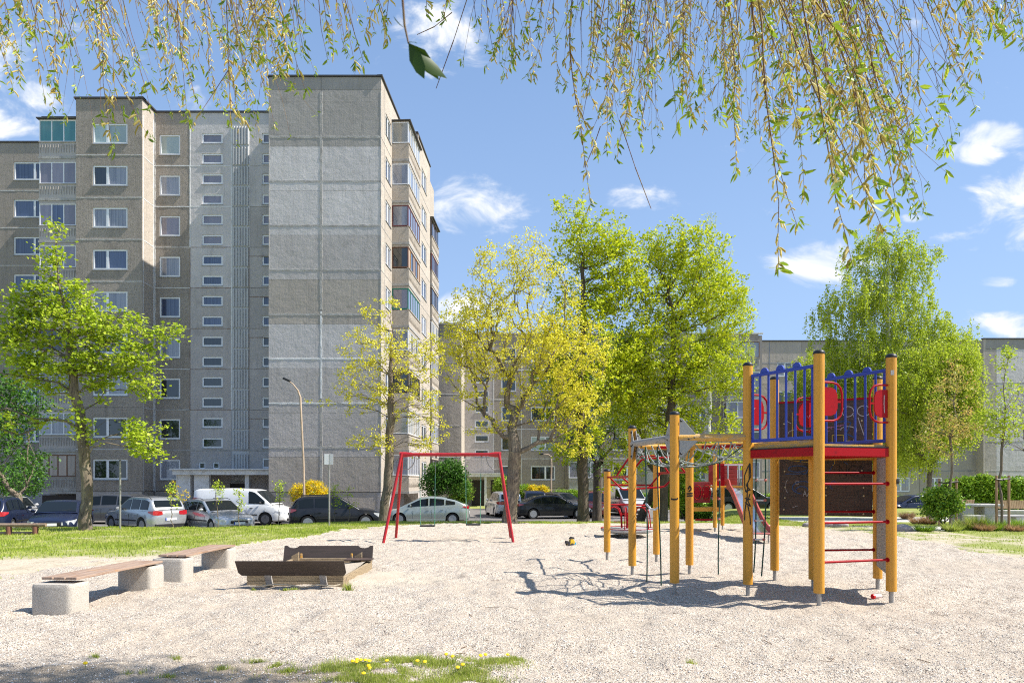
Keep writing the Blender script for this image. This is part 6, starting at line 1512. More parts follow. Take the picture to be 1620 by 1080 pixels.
# other dark trunks in the shade behind, with their own crowns
make_tree('lime_tree', 'green tree with a leaning dark trunk between the carousel and the net frame', 'tree', PX(1015, 34), 34,
    [(1005, 600, 45, 60), (985, 680, 50, 40), (1040, 650, 50, 50)], 420, 18, .17, .11, 'leaf_lime', bark='bark_dark', trunk_r=.2, fork=2.6, seed=36, lean=(.9, 0), bx=-.2)
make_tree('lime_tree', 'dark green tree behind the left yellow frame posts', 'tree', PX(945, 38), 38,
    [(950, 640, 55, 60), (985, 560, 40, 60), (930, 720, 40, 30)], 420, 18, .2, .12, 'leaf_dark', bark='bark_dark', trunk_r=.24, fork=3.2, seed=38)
# birches
make_tree('birch_tree', 'tall drooping birch rising behind the broad green tree', 'tree', PX(1120, 42), 42,
    [(1120, 345, 14, 24, 0, 1.4), (1120, 400, 26, 40), (1125, 480, 60, 50), (1140, 560, 55, 50), (1080, 440, 40, 50)], 650, 5, .07, .08, 'leaf_birch', bark='bark_birch', trunk_r=.2, fork=5, seed=41, alpha=.4, gap=.36, droop_strands=1.3, stem_top=(0, 17.6), ry_scale=.9, leafkw=dict(droop=1.5, up=0, aspect=.7))
make_tree('birch_tree', 'big weeping birch with a white trunk behind the play tower', 'tree', PX(1404, 33), 33,
    [(1400, 372, 50, 26, 0, 1.3), (1370, 410, 55, 32), (1445, 410, 38, 34), (1345, 465, 50, 38), (1415, 470, 62, 44), (1440, 530, 66, 40), (1350, 540, 52, 40), (1400, 580, 95, 42), (1480, 520, 40, 34), (1505, 570, 42, 36), (1340, 600, 50, 34), (1450, 640, 66, 44), (1400, 650, 45, 35), (1300, 520, 26, 50), (1520, 540, 30, 40), (1420, 700, 50, 40), (1340, 680, 50, 40)],
    2000, 5, .07, .095, 'leaf_birch', bark='bark_birch', trunk_r=.2, fork=4.5, seed=45, alpha=.38, gap=.33, droop_strands=1.15, stem_top=(0, 12.2), ry_scale=.95, leafkw=dict(droop=1.5, up=0, aspect=.7), edge_leaf=.08)
make_tree('weeping_tree', 'bright yellow-green tree bending over the right side of the tower', 'tree', PX(1470, 29), 29,
    [(1440, 610, 48, 44), (1480, 570, 46, 36), (1520, 600, 36, 40), (1455, 690, 46, 40), (1515, 560, 34, 30), (1500, 660, 40, 40), (1530, 640, 24, 50)], 1000, 5, .08, .085, 'leaf_birch', bark='bark', trunk_r=.10, fork=2.2, seed=47, alpha=.4, droop_strands=.9, ry_scale=.9, leafkw=dict(droop=1.2, up=0), gap=.34)
make_tree('birch_tree', 'yellow-green drooping tree seen through the blue railings', 'tree', PX(1310, 36), 36,
    [(1300, 580, 55, 34), (1330, 620, 60, 40), (1275, 640, 40, 40), (1330, 690, 50, 34)], 620, 5, .09, .10, 'leaf_birch', bark='bark', trunk_r=.13, fork=3, seed=49, droop_strands=1.0, leafkw=dict(droop=1.2, up=0), gap=.33)
# young staked trees at the picnic place
make_tree('young_tree', 'slim young tree with orange tinged leaves tied between two stakes', 'tree', PX(1503, 24.5), 24.5,
    [(1510, 640, 38, 55), (1490, 690, 36, 36), (1535, 680, 28, 34), (1515, 590, 20, 26)], 330, 12, .10, .075, 'leaf_orange', bark='bark', trunk_r=.042, fork=1.9, seed=51, alpha=.35, gap=.38, leafkw=dict(up=.3), lean=(.05, 0), stem_top=(.2, 4.5), tip=.005, up=-.02)
make_tree('young_tree', 'slim young maple with sparse yellow-green leaves beside the picnic table', 'tree', PX(1584, 22.5), 22.5,
    [(1590, 570, 16, 24, 0, 1.4), (1590, 625, 34, 22), (1585, 670, 40, 26), (1560, 660, 28, 16), (1615, 640, 26, 24), (1610, 700, 20, 12, 0, .5)], 250, 12, .10, .09, 'leaf_maple', bark='bark', trunk_r=.038, fork=2.0, seed=53, alpha=.4, gap=.36, leafkw=dict(up=.4), stem_top=(.1, 5.3), tip=.005)
make_tree('young_tree', 'nearly bare small tree with wide twigs at the right edge', 'tree', PX(1665, 25), 25, [(1640, 640, 70, 50), (1600, 700, 40, 20)], 260, 9, .09, .07, 'leaf_maple', bark='bark_dark', trunk_r=.07, fork=1.2, seed=55, bare=.65, tip=.006)
# shrubs and bushes
shrub('forsythia_bush', 'round yellow forsythia bush in front of the end wall', PX(486, 38.5), 38.5, [(475, 782, 15, 18), (495, 780, 20, 20), (508, 784, 12, 15)], 240, 42, .10, .075, 'forsythia', 61, extra=(.3, 'leaf_hedge', 6, .12, .09, dict()))
shrub('forsythia_bush', 'spindly forsythia with arching yellow twigs beside the canopy pier', PX(292, 37), 37, [(275, 775, 8, 14), (295, 785, 10, 14), (283, 792, 10, 8)], 30, 16, .07, .08, 'forsythia', 62, bare=.2)
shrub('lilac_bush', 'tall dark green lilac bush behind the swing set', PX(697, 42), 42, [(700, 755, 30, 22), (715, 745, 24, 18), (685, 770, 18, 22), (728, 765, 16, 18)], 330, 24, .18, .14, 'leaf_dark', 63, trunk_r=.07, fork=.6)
shrub('round_bush', 'rounded bright green bush right of the pale hatchback', PX(728, 44), 44, [(730, 778, 15, 17), (722, 790, 13, 12), (738, 775, 9, 14)], 230, 34, .12, .10, 'leaf_hedge', 64)
shrub('round_bush', 'round green bush left of the blossoming maple trunk', PX(796, 55), 55, [(797, 768, 14, 13)], 170, 32, .15, .12, 'leaf_hedge', 65)
shrub('round_bush', 'green bush between the maple trunk and the yellow forsythia', PX(829, 55), 55, [(829, 778, 14, 10)], 150, 32, .15, .12, 'leaf_hedge', 66)
shrub('forsythia_bush', 'yellow-green forsythia bush behind the black sedan', PX(852, 54.5), 54.5, [(845, 777, 11, 9), (858, 778, 10, 9)], 170, 34, .12, .10, 'forsythia', 67, extra=(.6, 'leaf_hedge', 10, .15, .12, dict()))
shrub('round_bush', 'low dark green bush under the ground floor balcony', PX(900, 56), 56, [(890, 782, 18, 7), (912, 783, 16, 7)], 150, 28, .16, .13, 'leaf_hedge', 68)
shrub('round_bush', 'bright green bush seen between the net posts', PX(1085, 33), 33, [(1080, 770, 26, 30), (1100, 790, 18, 18), (1065, 790, 16, 20)], 300, 26, .14, .11, 'leaf_hedge', 69)
shrub('round_bush', 'green broadleaf bush right of the tower in front of the concrete table', PX(1492, 23.0), 23.0, [(1490, 788, 26, 16), (1480, 805, 18, 16), (1505, 800, 18, 14), (1470, 785, 12, 10)], 260, 20, .09, .085, 'leaf_hedge', 70, extra=(.5, 'leaf_dark', 8, .08, .09, dict()))
def hedge(label, x0, x1, y0, y1, h, z, n, lm='leaf_hedge', size=.10, seed=1, gap=0):
    rng = np.random.default_rng(seed); root = thing('hedge', label, 'hedge', ((x0+x1)/2, (y0+y1)/2, z)); C = np.stack([rng.uniform(x0, x1, n)-(x0+x1)/2, rng.uniform(y0, y1, n)-(y0+y1)/2, rng.random(n)**.6*h], -1)
    front = rng.random(n) < .5; C[front, 1] = (y0-y1)/2+rng.random(front.sum())*.12
    C[:, 2] *= .93+.13*vnoise(C[:, 0]+x0, C[:, 1], 1.1)
    V_, F_, r_ = leaves(C, 12, .10, size, rng, up=.5); obj_of('foliage', fast_mesh('foliage', V_, F_, lm, {'rnd': r_}), root)
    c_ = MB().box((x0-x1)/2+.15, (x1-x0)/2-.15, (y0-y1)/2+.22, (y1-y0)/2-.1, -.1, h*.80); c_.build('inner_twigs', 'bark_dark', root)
hedge('tall clipped green hedge behind the wooden benches at the right', PX(1512, 33), 30, 33, 34.5, 1.75, 0, 3200, size=.13, seed=2)
hedge('low green hedge under the window of the right block', PX(1398, 50), PX(1465, 50), 50, 51, 1.0, -.6, 900, size=.12, seed=3)
hedge('low leafy hedge behind the slide at the lawn edge', PX(1075, 36), PX(1128, 36), 36, 36.8, .9, -.3, 700, size=.11, seed=4)
hedge('low green hedge along the wall of the low block, between the tree trunks', PX(985, 58), PX(1290, 58), 58, 59, 1.2, -.7, 1800, size=.16, seed=5)
# saplings on the lawn edge
def sapling(label, px, y, top_py, seed, lm='leaf_maple', n=26):
    m = y/1080; h = PZ(top_py, y)
    make_tree('sapling', label, 'sapling', PX(px, y), y, [(px, (top_py+795)/2-8, 9, (795-top_py)/2.4), (px+4, top_py+22, 6, 12)], n, 7, .07, .075, lm, bark='bark', trunk_r=.016, fork=.9, seed=seed, tip=.004, stem_top=(0, max(h-.1, 1.2)), alpha=.3)
sapling('leafy sapling in front of the silver crossover', 272, 25.5, 768, 71, n=30); sapling('thin sapling in front of the silver estate car door', 345, 26.0, 762, 72); sapling('thin pale sapling in front of the estate car bonnet', 377, 26.2, 778, 73)
sapling('thin sapling left of the forsythia in front of the van nose', 441, 27.0, 763, 74, n=30); sapling('thin sapling right of the sign pole', 529, 27.2, 770, 75); sapling('small sapling before the black crossover door', 552, 27.4, 775, 76, n=14)
# ------------------------------------------------------------ street furniture, picnic place
MT['lamp_pole'] = mat('rusty_pale_lamp_pole', (.46, .36, .26), .7, v=[((20, 20, 2), (.30, .18, .10), .5, .7)])
def lamp(label, px, y, pts, head):
    x = PX(px, y); gz = float(terrain(x, y)); r_ = thing('street_lamp', label, 'street lamp', (x, y, gz), 0)
    P = [(PX(a, y)-x, 0, PZ(b, y)-gz) for a, b in pts]; P[0] = (0, 0, -.1)
    MB().tube(P, [.075]+[.06]*(len(P)-4)+[.045, .035, .03], 10).build('pole', 'lamp_pole', r_, smooth=60)
    (a, b), (c, d) = head
    MB().obox((PX(a, y)-x, 0, PZ(b, y)-gz), (PX(c, y)-x, 0, PZ(d, y)-gz), .22, .12).build('lamp_head', 'trim', r_, bevel=.03)
    return r_
lamp('leaning pale street lamp with a bent arm before the windowless end wall', 482, 37.5, [(482, 800), (480, 730), (477, 670), (475, 628), (471, 617), (463, 607), (456, 602)], ((459, 603), (448, 598)))
lamp('slim lamp post before the ground floor window of the low block', 872, 52, [(872, 800), (872, 760), (872.5, 735), (872, 722), (868, 719), (862, 718), (856, 718)], ((860, 718), (853, 718)))
MT['sign_back'] = mat('grey_sign_metal', (.60, .60, .60), .45, metal=.3)
x = PX(521, 24.7); sg = thing('sign_post', 'grey sign post seen from its side with a pale folded sign plate', 'sign', (x, 24.7, ground_z(x, 24.7)))
MB().tube([(0, 0, -.05), (0, 0, 2.62)], .03, 10).build('pole', 'steel', sg, smooth=60)
MB().box(-.17, -.012, -.05, -.035, 2.22, 2.60).build('sign_plate', 'plate_white', sg, bevel=.004); MB().box(.012, .15, -.05, -.035, 2.22, 2.60).build('sign_plate', 'sign_back', sg, bevel=.004)
MB().box(-.03, .03, -.034, .034, 2.3, 2.34).build('clamp', 'steel', sg)
x = PX(190, 23.6); pl_ = thing('pole', 'thin grey metal pole right of the maple trunk', 'pole', (x, 23.6, ground_z(x, 23.6)))
MB().tube([(0, 0, -.05), (0, 0, 2.35)], .035, 10).build('tube', 'steel', pl_, smooth=60); MB().lathe([(.038, 2.34), (.04, 2.37), (.0, 2.39)], 10).build('cap', 'trim', pl_)
# log rail
MT['log'] = mat('weathered_log', (.30, .22, .16), .85, v=[((3, 20, 20), (.20, .13, .09), .45, .7)], bump=[(12., .02)])
MT['log_post'] = mat('reddish_log_post', (.20, .09, .06), .8, v=[((12, 12, 2), (.12, .06, .04), .5, .7)])
lr = thing('log_rail', 'knee high log rail fence at the left edge of the lawn', 'fence', (PX(35, 20.6), 20.6, 0)); O2 = Vector((PX(35, 20.6), 20.6, 0))
MB().tube([(-2.2, 0, .31), (-.9, .01, .31), (.72, 0, .32)], [.055, .058, .05], 12).build('rail', 'log', lr, smooth=50); MB().tube([(-1.5, .03, .06), (.35, .03, .07)], [.045, .045], 12).build('rail', 'log', lr, smooth=50)
for px_ in (14, 56): MB().tube([(PX(px_, 20.6)-O2.x, 0, -.1), (PX(px_, 20.6)-O2.x, 0, .27)], .08, 14).build('post', 'log_post', lr, smooth=50)
# stakes with straps at the young trees
MT['stake'] = mat('brown_timber_stake', (.36, .22, .13), .8, v=[((12, 12, 2), (.24, .14, .08), .5, .7)])
def stakes(label, px0, px1, y, py_top, py_strap):
    x0, x1 = PX(px0, y), PX(px1, y); c = (x0+x1)/2; r_ = thing('tree_stakes', label, 'tree stakes', (c, y+.0, ground_z(c, y)))
    for x in (x0, x1): MB().tube([(x-c, 0, -.1), (x-c, 0, PZ(py_top, y))], .038, 8).build('stake', 'stake', r_, smooth=50)
    z = PZ(py_strap, y)
    MB().tube([(x0-c-.05, -.05, z+.01), (x0-c*1+.2, -.02, z-.02), (0, -.08, z-.01), (x1-c-.2, -.02, z+.01), (x1-c+.04, -.05, z+.03)], .026, 6).build('strap', 'trim', r_, smooth=50)
stakes('two brown stakes with a black strap around the orange tinged tree', 1486, 1513, 24.6, 757, 763.5); stakes('two brown stakes with a black strap around the slim maple', 1576.5, 1596, 22.5, 752, 758.5)
# concrete picnic tables and benches
MT['conc'] = mat('weathered_picnic_concrete', (.47, .45, .42), .9, v=[(4., (.34, .33, .31), .5, .75), (20., (.52, .50, .47), .5, .7)], bump=[(30., .006)])
def picnic(label, x, y, w):
    r_ = thing('picnic_table', label, 'picnic table', (x, y, ground_z(x, y)))
    MB().box(-w/2, w/2, -.4, .4, .70, .78).build('tabletop', 'conc', r_, bevel=.015)
    MB().prism([(-.55, -.05), (-.15, -.05), (-.2, .698), (-.62, .698)], -.3, .3, 'xz').build('leg', 'conc', r_, bevel=.01); MB().prism([(.2, -.05), (.62, -.05), (.58, .698), (.2, .698)], -.3, .3, 'xz').build('leg', 'conc', r_, bevel=.01)
    return r_
tx = PX(1558, 25); picnic('long concrete picnic table under the slim maple, by the hedge', tx, 25.6, 1.7)
def cbench(label, x, y, w, rz=0):
    r_ = thing('concrete_bench', label, 'bench', (x, y, ground_z(x, y)), rz)
    MB().box(-w/2, w/2, -.17, .17, .37, .43).build('seat', 'conc', r_, bevel=.012)
    for s in (-1, 1): MB().box(s*w*.3-.14, s*w*.3+.14, -.13, .13, -.08, .368).build('leg', 'conc', r_, bevel=.01)
cbench('short concrete bench left of the concrete picnic table', PX(1540, 24.4), 24.4, .62); cbench('concrete bench end peeking out behind the green bush', PX(1521, 25.6), 25.6, .5); cbench('long concrete bench right of the staked slim maple', PX(1597, 24.4), 24.4, .95)
MT['slat_pale'] = mat('pale_tilted_wooden_slat', (.50, .34, .19), .7, v=[((20, 20, 2), (.36, .23, .12), .5, .7)])
def slat_bench(label, x0, x1, y, n):
    r_ = thing('slatted_bench', label, 'bench', ((x0+x1)/2, y, 0)); c = (x0+x1)/2
    sm = MB().prism([(0, 0), (.085, 0), (.15, .34), (.065, .34)], -.015, .015, 'xz').mesh('slat', 'slat_pale')
    for i in range(n): place('slat', sm, r_, (x0-c+(x1-x0)*i/n, .25, .50))
    MB().box(x0-c, x1-c, -.25, .235, .36, .45).build('seat', 'conc', r_, bevel=.01); MB().box(x0-c, x1-c, -.2, .3, -.05, .357).build('base_wall', 'conc', r_, bevel=.01)
slat_bench('bench with a fan of pale wooden slats behind the concrete table', PX(1513, 29), PX(1546, 29), 29, 9); slat_bench('slatted wooden bench at the right edge before the hedge', PX(1583, 28), PX(1640, 28), 28, 15)
# boulders, ground cover
MT['stone'] = mat('grey_pink_boulder', (.34, .30, .29), .9, v=[(8., (.24, .21, .20), .5, .7), (30., (.46, .41, .38), .55, .7)], bump=[(10., .03)])
def boulder(label, x, y, r, seed):
    rng = random.Random(seed); bm = bmesh.new(); bmesh.ops.create_icosphere(bm, subdivisions=3, radius=r)
    for v in bm.verts: k = 1+.35*(float(fbm(v.co.x*3+seed, v.co.y*3+v.co.z*2, .9/r*.4))-.5); v.co = Vector((v.co.x*1.25*k, v.co.y*k, v.co.z*.72*k))
    me = bpy.data.meshes.new('boulder'); bm.to_mesh(me); bm.free(); me.materials.append(MT['stone'])
    for p in me.polygons: p.use_smooth = True
    tag(link(bpy.data.objects.new('boulder', me), None, (x, y, ground_z(x, y)+r*.25)), label, 'boulder')
boulder('grey boulder on the lawn just right of the tower post', PX(1428, 22.6), 22.6, .24, 1); boulder('flat pinkish boulder behind the tower rungs', PX(1330, 24.2), 24.2, .22, 2); boulder('small flat boulder right of the pinkish one', PX(1308, 24.6), 24.6, .2, 3)
boulder('small pale boulder at the edge of the paved path', PX(1462, 29), 30.2, .2, 4); boulder('low rounded boulder seen under the climbing panel', PX(1279, 24.4), 24.4, .17, 5)
def tuft(label, name, x, y, r, h, n, m, w=.012, z=None):
    rng = RNG; a = rng.random(n)*2*np.pi; rr = r*np.sqrt(rng.random(n))*.55
    V = np.empty((n, 3, 3)); bx_, by_ = np.cos(a)*rr, np.sin(a)*rr; t = rng.random(n)*2*np.pi; le = r*(.3+.9*rng.random(n)); hh = h*(.5+.6*rng.random(n))
    V[:, 0] = np.stack([bx_-np.sin(t)*w, by_+np.cos(t)*w, bx_*0], -1); V[:, 1] = np.stack([bx_+np.sin(t)*w, by_-np.cos(t)*w, bx_*0], -1); V[:, 2] = np.stack([bx_+np.cos(a)*le, by_+np.sin(a)*le, hh], -1)
    o = obj_of(name, fast_mesh(name, V.reshape(-1, 3), np.arange(3*n).reshape(-1, 3), m, {'rnd': np.repeat(rng.random(n), 3)}), None, (x, y, ground_z(x, y)-.01)); tag(o, label, 'grass')
for i, (px_, y, m, lab, h) in enumerate([(1435, 29.5, 'drygrass', 'reddish dry grass tuft at the far side of the path', .35), (1452, 26.2, 'drygrass', 'reddish dry grass tuft beside the paved path', .3), (1470, 26.0, 'drygrass', 'second reddish grass tuft right beside the green bush', .34),
        (1538, 22.8, 'drygrass', 'orange dry grass tuft under the slim maple bench', .3), (1558, 22.4, 'drygrass', 'rusty grass tuft left of the tree stakes', .28), (1607, 22.4, 'drygrass', 'dry orange grass tuft at the right edge, before the bench', .26),
        (1546, 22.8, 'grass', 'tall fresh green grass clump before the concrete table', .55), (1525, 22.8, 'grass', 'green plant clump right of the broadleaf bush', .4), (1570, 22.6, 'leaf_hedge', 'low leafy clump at the foot of the slim maple', .35), (1595, 22.9, 'leaf_hedge', 'low leafy clump between the two stakes and the right edge', .38),
        (1618, 22.8, 'leaf_hedge', 'dark green low clump at the far right edge', .42), (1462, 22.4, 'leaf_hedge', 'low green ground plant left of the broadleaf bush', .25), (1506, 22.3, 'grass', 'mixed green and straw clump under the broadleaf bush', .3)]):
    tuft(lab, 'grass_tuft', PX(px_, y), y, .30, h, 420, m)
# red bench far behind the parked cars
rbn = thing('bench', 'far red bench beside the silver people carrier', 'bench', (PX(818, 50), 50, -.68)); MB().box(-.7, .7, -.02, .02, .5, .62).build('backrest', 'red', rbn); MB().box(-.7, .7, -.35, -.05, .40, .44).build('seat', 'red', rbn)
for s in (-1, 1): MB().box(s*.6-.03, s*.6+.03, -.3, .0, 0, .398).build('leg', 'trim', rbn)

# ------------------------------------------------------------ weeping willow over the viewer
wt_ = thing('weeping_willow', 'weeping willow whose catkin-laden twigs hang down across the top of the view', 'tree', (3.4, -2.6, 0))
WO = np.array([3.4, -2.6, 0.])
rng = np.random.default_rng(77)
env = [(0, 150), (60, 160), (110, 190), (190, 230), (240, 180), (300, 190), (350, 150), (400, 240), (440, 190), (480, 150), (540, 115), (580, 120), (610, 130), (625, 60), (650, 20), (700, 15), (735, 60), (770, 140), (800, 110), (860, 150), (900, 130), (945, 200), (1000, 290), (1030, 250), (1060, 190), (1110, 200), (1150, 240), (1180, 260), (1220, 250), (1270, 250), (1310, 280), (1350, 330), (1400, 370), (1450, 385), (1475, 330), (1500, 120), (1540, 90), (1580, 60), (1620, 90), (1700, 90), (1760, 60)]
ex = np.array([e[0] for e in env], float); ey = np.array([e[1] for e in env], float)
S0, S1, SR = [], [], []; CK_p, CK_d, LF_p, LF_d = [], [], [], []
def strand(P, L_, lean, r0=.0022, kids=True, cat=1.0, leaf=1.0, dense=1.0):
    """one hanging twig from point P (its top), length L_, sideways drift lean"""
    n = max(4, int(L_/.09)); pts = [P]; d = np.array([lean[0]*1.6+rng.normal()*.05, lean[1]+rng.normal()*.05, -1.]); ph = rng.random()*6
    for i in range(n):
        d = d*.9+.1*np.array([lean[0], lean[1], -1.1])+rng.normal(size=3)*.07; dd = d/np.linalg.norm(d)
        pts.append(pts[-1]+dd*L_/n)
    for i in range(n):
        S0.append(pts[i]); S1.append(pts[i+1]); SR.append((r0*(1-.75*i/n), r0*(1-.75*(i+1)/n)))
        t = i/n
        seg = (pts[i+1]-pts[i]); sl = L_/n
        m = sl/.017*dense
        for k in range(int(m+rng.random())):
            p = pts[i]+seg*rng.random(); 
            u = rng.random()
            side = rng.normal(size=3); side[2] = 0; side /= np.linalg.norm(side)+1e-6
            if u < .66*cat: CK_p.append(p); CK_d.append(side*.75+np.array([0, 0, -.35-.5*rng.random()]))
            elif u < .66*cat+.17*leaf:
                LF_p.append(p); LF_d.append(side*.8+np.array([0, 0, -.1-.9*rng.random()]))
        if kids and rng.random() < .13 and t < .75:
            strand(pts[i+1], L_*(1-t)*rng.uniform(.35, .8), (lean[0]+rng.normal()*.35, lean[1]+rng.normal()*.25), r0*.6, False, cat, leaf, dense)
    # leafy tip
    for k in range(int(3+rng.random()*3)):
        a = rng.normal(size=3); a[2] = -1.3; LF_p.append(pts[-1]-np.array([0, 0, -.01*k])); LF_d.append(a)
def dens(px):
    return float(np.interp(px, [0, 120, 200, 420, 520, 620, 640, 730, 760, 950, 1200, 1420, 1480, 1520, 1620, 1760], [.5, .6, .7, .75, .5, .4, .1, .12, .55, .9, 1.0, 1.0, .55, .5, .5, .5]))
cnt = 0
while cnt < 370:
    px_ = rng.uniform(-160, 1760)
    if rng.random() > dens(min(max(px_, 0), 1700)): continue
    Yd = rng.choice([rng.uniform(2.0, 3.0), rng.uniform(2.6, 4.6)])
    lim = float(np.interp(px_, ex, ey)); end = lim*rng.uniform(.25, 1.03)**.8+rng.normal()*8
    x = PX(px_, Yd); zend = PZ(end, Yd)
    if 560 < px_ < 760: zend = PZ(end*.9, Yd)
    lean = (-.05, 0) if px_ > 600 else (.16, 0)
    if px_ > 1150: lean = (.22*min(1, (px_-1150)/200), 0)
    if px_ < 480: lean = (.12+.1*rng.random(), 0)
    ztop = PZ(-70-60*rng.random(), Yd); L_ = ztop-zend
    strand(np.array([x-lean[0]*L_*.95, Yd, ztop]), L_, lean, .0020, True, 1.0 if rng.random() < .8 else .25, 1.0 if rng.random() < .6 else .45, rng.choice([.12, rng.uniform(.4, 1.0), rng.uniform(.9, 1.6)]))
    cnt += 1
# nearest twigs: a few long ones at the right leaning outwards, and one very close leaf spray left of centre
for px0, py1, Yd, ln in ((1235, 345, 1.9, .34), (1270, 330, 2.0, .38), (1180, 385, 1.8, .32), (1250, 250, 2.2, .36), (1140, 262, 2.4, .25), (900, 300, 2.5, .16), (1290, 300, 2.1, .42), (1300, 240, 2.3, .35), (1250, 395, 1.75, .27), (1200, 390, 1.8, .27), (1175, 330, 1.9, .24)):
    z0 = PZ(-80, Yd); z1 = PZ(py1, Yd); L_ = (z0-z1)*1.07; strand(np.array([PX(px0, Yd), Yd, z0]), L_, (ln*.85, 0), .0030, True, 1.0, 1.1, 1.5)
for px0, py0, px1, py1, Yd in ((950, 200, 925, 265, 2.6), (980, 190, 1030, 330, 2.3), (715, 20, 660, 55, 2.2), (745, -20, 690, 140, 2.4)):   # bare side twigs
    a = np.array([PX(px0, Yd), Yd, PZ(py0, Yd)]); b = np.array([PX(px1, Yd), Yd, PZ(py1, Yd)]); m_ = (a+b)/2+np.array([0, 0, -.01])
    for p, q in ((a, m_), (m_, b)): S0.append(p); S1.append(q); SR.append((.0018, .0012))
# canopy above and to the right of the viewer, whose shade falls on the lower left gravel
can = np.concatenate([np.stack([rng.uniform(.9, 4.4, 300), rng.uniform(4.2, 5.25, 300), rng.uniform(6.6, 8.6, 300)], -1), np.stack([rng.uniform(-1, 8.5, 260), rng.uniform(-7, .9, 260), rng.uniform(5.2, 9.5, 260)], -1)])
keep = fbm(can[:, 0], can[:, 1], .8, 2) > .40; can = can[keep]
can = can[~((can[:, 1] > 4.0) & (can[:, 2] < 1.65+.80*can[:, 1]+1.2))]
Pn, par, rad, c = grow(None, can-WO, rng, [(0, 0, -.2), (0, 0, .4), (.05, .05, 1.2), (-.05, .1, 2.2), (-.1, .2, 3.2), (-.3, .6, 4.4), (-.5, 1.2, 5.6), (-.5, 2.0, 7.0)], .42, alpha=.35, tip=.006)
r0_ = np.minimum(rad[par[c]], rad[c]*1.4+.004); V_, F_ = frusta(Pn[par[c]], Pn[c], r0_, rad[c], 7); obj_of('trunk', fast_mesh('trunk', V_, F_, 'bark', smooth=True), wt_)
S0 = np.array(S0); S1 = np.array(S1); SR = np.array(SR)
V_, F_ = frusta(S0-WO, S1-WO, SR[:, 0], SR[:, 1], 4); tag(obj_of('hanging_twigs', fast_mesh('hanging_twigs', V_, F_, 'twig', smooth=True), wt_), kind='stuff')
# leading twigs joining the strands to the canopy
tops = S0[(S0[:, 2] > 1.65+.70*S0[:, 1])]; tops = tops[rng.random(len(tops)) < .25]
dst = can[np.argmin(((tops[:, None, :]-can[None])**2).sum(-1), axis=1)]
V_, F_ = frusta(tops-WO, dst-WO, np.full(len(tops), .0025), np.full(len(tops), .006), 4); tag(obj_of('upper_twigs', fast_mesh('upper_twigs', V_, F_, 'twig'), wt_), kind='stuff')
CK_p = np.array(CK_p)-WO; CK_d = np.array(CK_d); n = len(CK_p); CK_d /= np.linalg.norm(CK_d, axis=1, keepdims=True)
Lc = rng.uniform(.014, .034, n)[:, None]; rc = rng.uniform(.0018, .0036, n)
q0 = CK_p; q1 = q0+CK_d*Lc*.4; q2 = q1+(CK_d+np.array([0, 0, -.45])+rng.normal(size=(n, 3))*.25)*Lc*.36; q3 = q2+(CK_d*.5+np.array([0, 0, -.9])+rng.normal(size=(n, 3))*.3)*Lc*.28
Va, Fa = frusta(q0, q1, rc*.5, rc, 5); Vb, Fb = frusta(q1, q2, rc, rc*.95, 5); Vc, Fc = frusta(q2, q3, rc*.95, rc*.2, 5)
V_ = np.concatenate([Va, Vb, Vc]); F_ = np.concatenate([Fa, Fb+len(Va), Fc+len(Va)+len(Vb)]); rr = np.tile(np.repeat(rng.random(n), 10), 3)
tag(obj_of('catkins', fast_mesh('catkins', V_, F_, 'catkin', {'rnd': rr}, smooth=True), wt_), kind='stuff')
def willow_leaves(P, D, L_, rnd, asp=.24):
    n = len(P); D = D/np.linalg.norm(D, axis=1, keepdims=True); up = rng.normal(size=(n, 3)); s = np.cross(D, up); s /= np.linalg.norm(s, axis=1, keepdims=True); nn = np.cross(s, D); L_ = L_[:, None]
    m1 = P+D*L_*.35+nn*L_*.06; m2 = P+D*L_*.7+nn*L_*.05; tipp = P+D*L_-nn*L_*.02; w = L_*asp*.5
    V = np.stack([P, m1-s*w, m1+s*w, m1-nn*L_*.03, m2-s*w*.8, m2+s*w*.8, m2-nn*L_*.02, tipp], 1).reshape(-1, 3)
    F = np.array([(0, 1, 3, 3), (0, 3, 2, 2), (1, 4, 6, 3), (3, 6, 5, 2), (4, 7, 7, 6), (6, 7, 7, 5)])
    T = np.array([(0, 1, 3), (0, 3, 2), (1, 4, 6), (1, 6, 3), (3, 6, 5), (3, 5, 2), (4, 7, 6), (6, 7, 5)])
    return V, (T[None]+8*np.arange(n)[:, None, None]).reshape(-1, 3), np.repeat(rnd, 8)
LF_p = np.array(LF_p)-WO; LF_d = np.array(LF_d); n = len(LF_p)
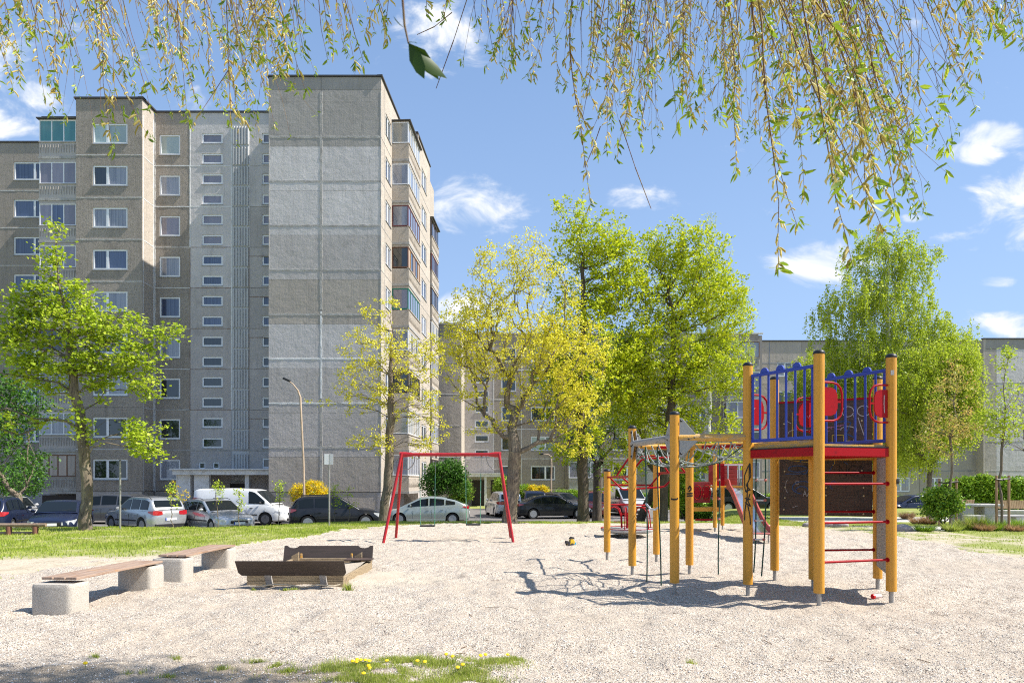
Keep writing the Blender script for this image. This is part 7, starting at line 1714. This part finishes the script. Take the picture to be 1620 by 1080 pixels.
# leaves grow in little fans of three
LP = np.repeat(LF_p, 2, 0)+rng.normal(size=(2*n, 3))*.003; LD = np.repeat(LF_d, 2, 0)+rng.normal(size=(2*n, 3))*.45
V_, F_, r_ = willow_leaves(LP, LD, rng.uniform(.012, .034, 2*n)*np.where((LP[:, 1]+WO[1] < 2.35) & (LP[:, 0]+WO[0] > .5), 1.45, 1.0), np.clip(rng.random(2*n)*.9+np.where(LP[:, 1]+WO[1] < 2.35, .2, 0), 0, 1))
tag(obj_of('leaves', fast_mesh('leaves', V_, F_, 'leaf_willow', {'rnd': r_}), wt_), kind='stuff')
# foliage of the canopy proper (above the frame)
V_, F_, r_ = leaves(can-WO, 34, .34, .095, rng, aspect=.35, up=.1, droop=1.5); tag(obj_of('crown', fast_mesh('crown', V_, F_, 'leaf_willow', {'rnd': r_*.7}), wt_), kind='stuff')
# one spray hanging very close to the lens
Yn = .72; P0 = np.array([PX(634, Yn), Yn, PZ(-40, Yn)]); P1 = np.array([PX(640, Yn), Yn, PZ(40, Yn)]); P2_ = np.array([PX(646, Yn), Yn, PZ(68, Yn)])
V_, F_ = frusta(np.array([P0, P1])-WO, np.array([P1, P2_])-WO, np.array([.0014, .0013]), np.array([.0013, .001]), 6); obj_of('near_twig', fast_mesh('near_twig', V_, F_, 'twig', smooth=True), wt_)
pts = [(P2_, (PX(704, Yn), Yn+.02, PZ(108, Yn)), .036, .42), (P2_, (PX(672, Yn), Yn, PZ(126, Yn)), .040, .26), (P2_, (PX(662, Yn), Yn-.01, PZ(78, Yn)), .02, .4), (P1+(P2_-P1)*.2, (PX(622, Yn), Yn, PZ(26, Yn)), .026, .2), (P2_, (PX(690, Yn), Yn+.03, PZ(100, Yn)), .04, .38), (P2_, (PX(668, Yn), Yn+.01, PZ(98, Yn)), .03, .4)]
A_p = np.array([p[0] for p in pts])-WO; A_d = np.array([np.array(p[1])-p[0] for p in pts]); nl_ = willow_leaves(A_p, A_d, np.linalg.norm(A_d, axis=1), np.full(len(pts), .1), .34)
obj_of('near_leaves', fast_mesh('near_leaves', nl_[0], nl_[1], 'near_leaf', {'rnd': nl_[2]}), wt_)
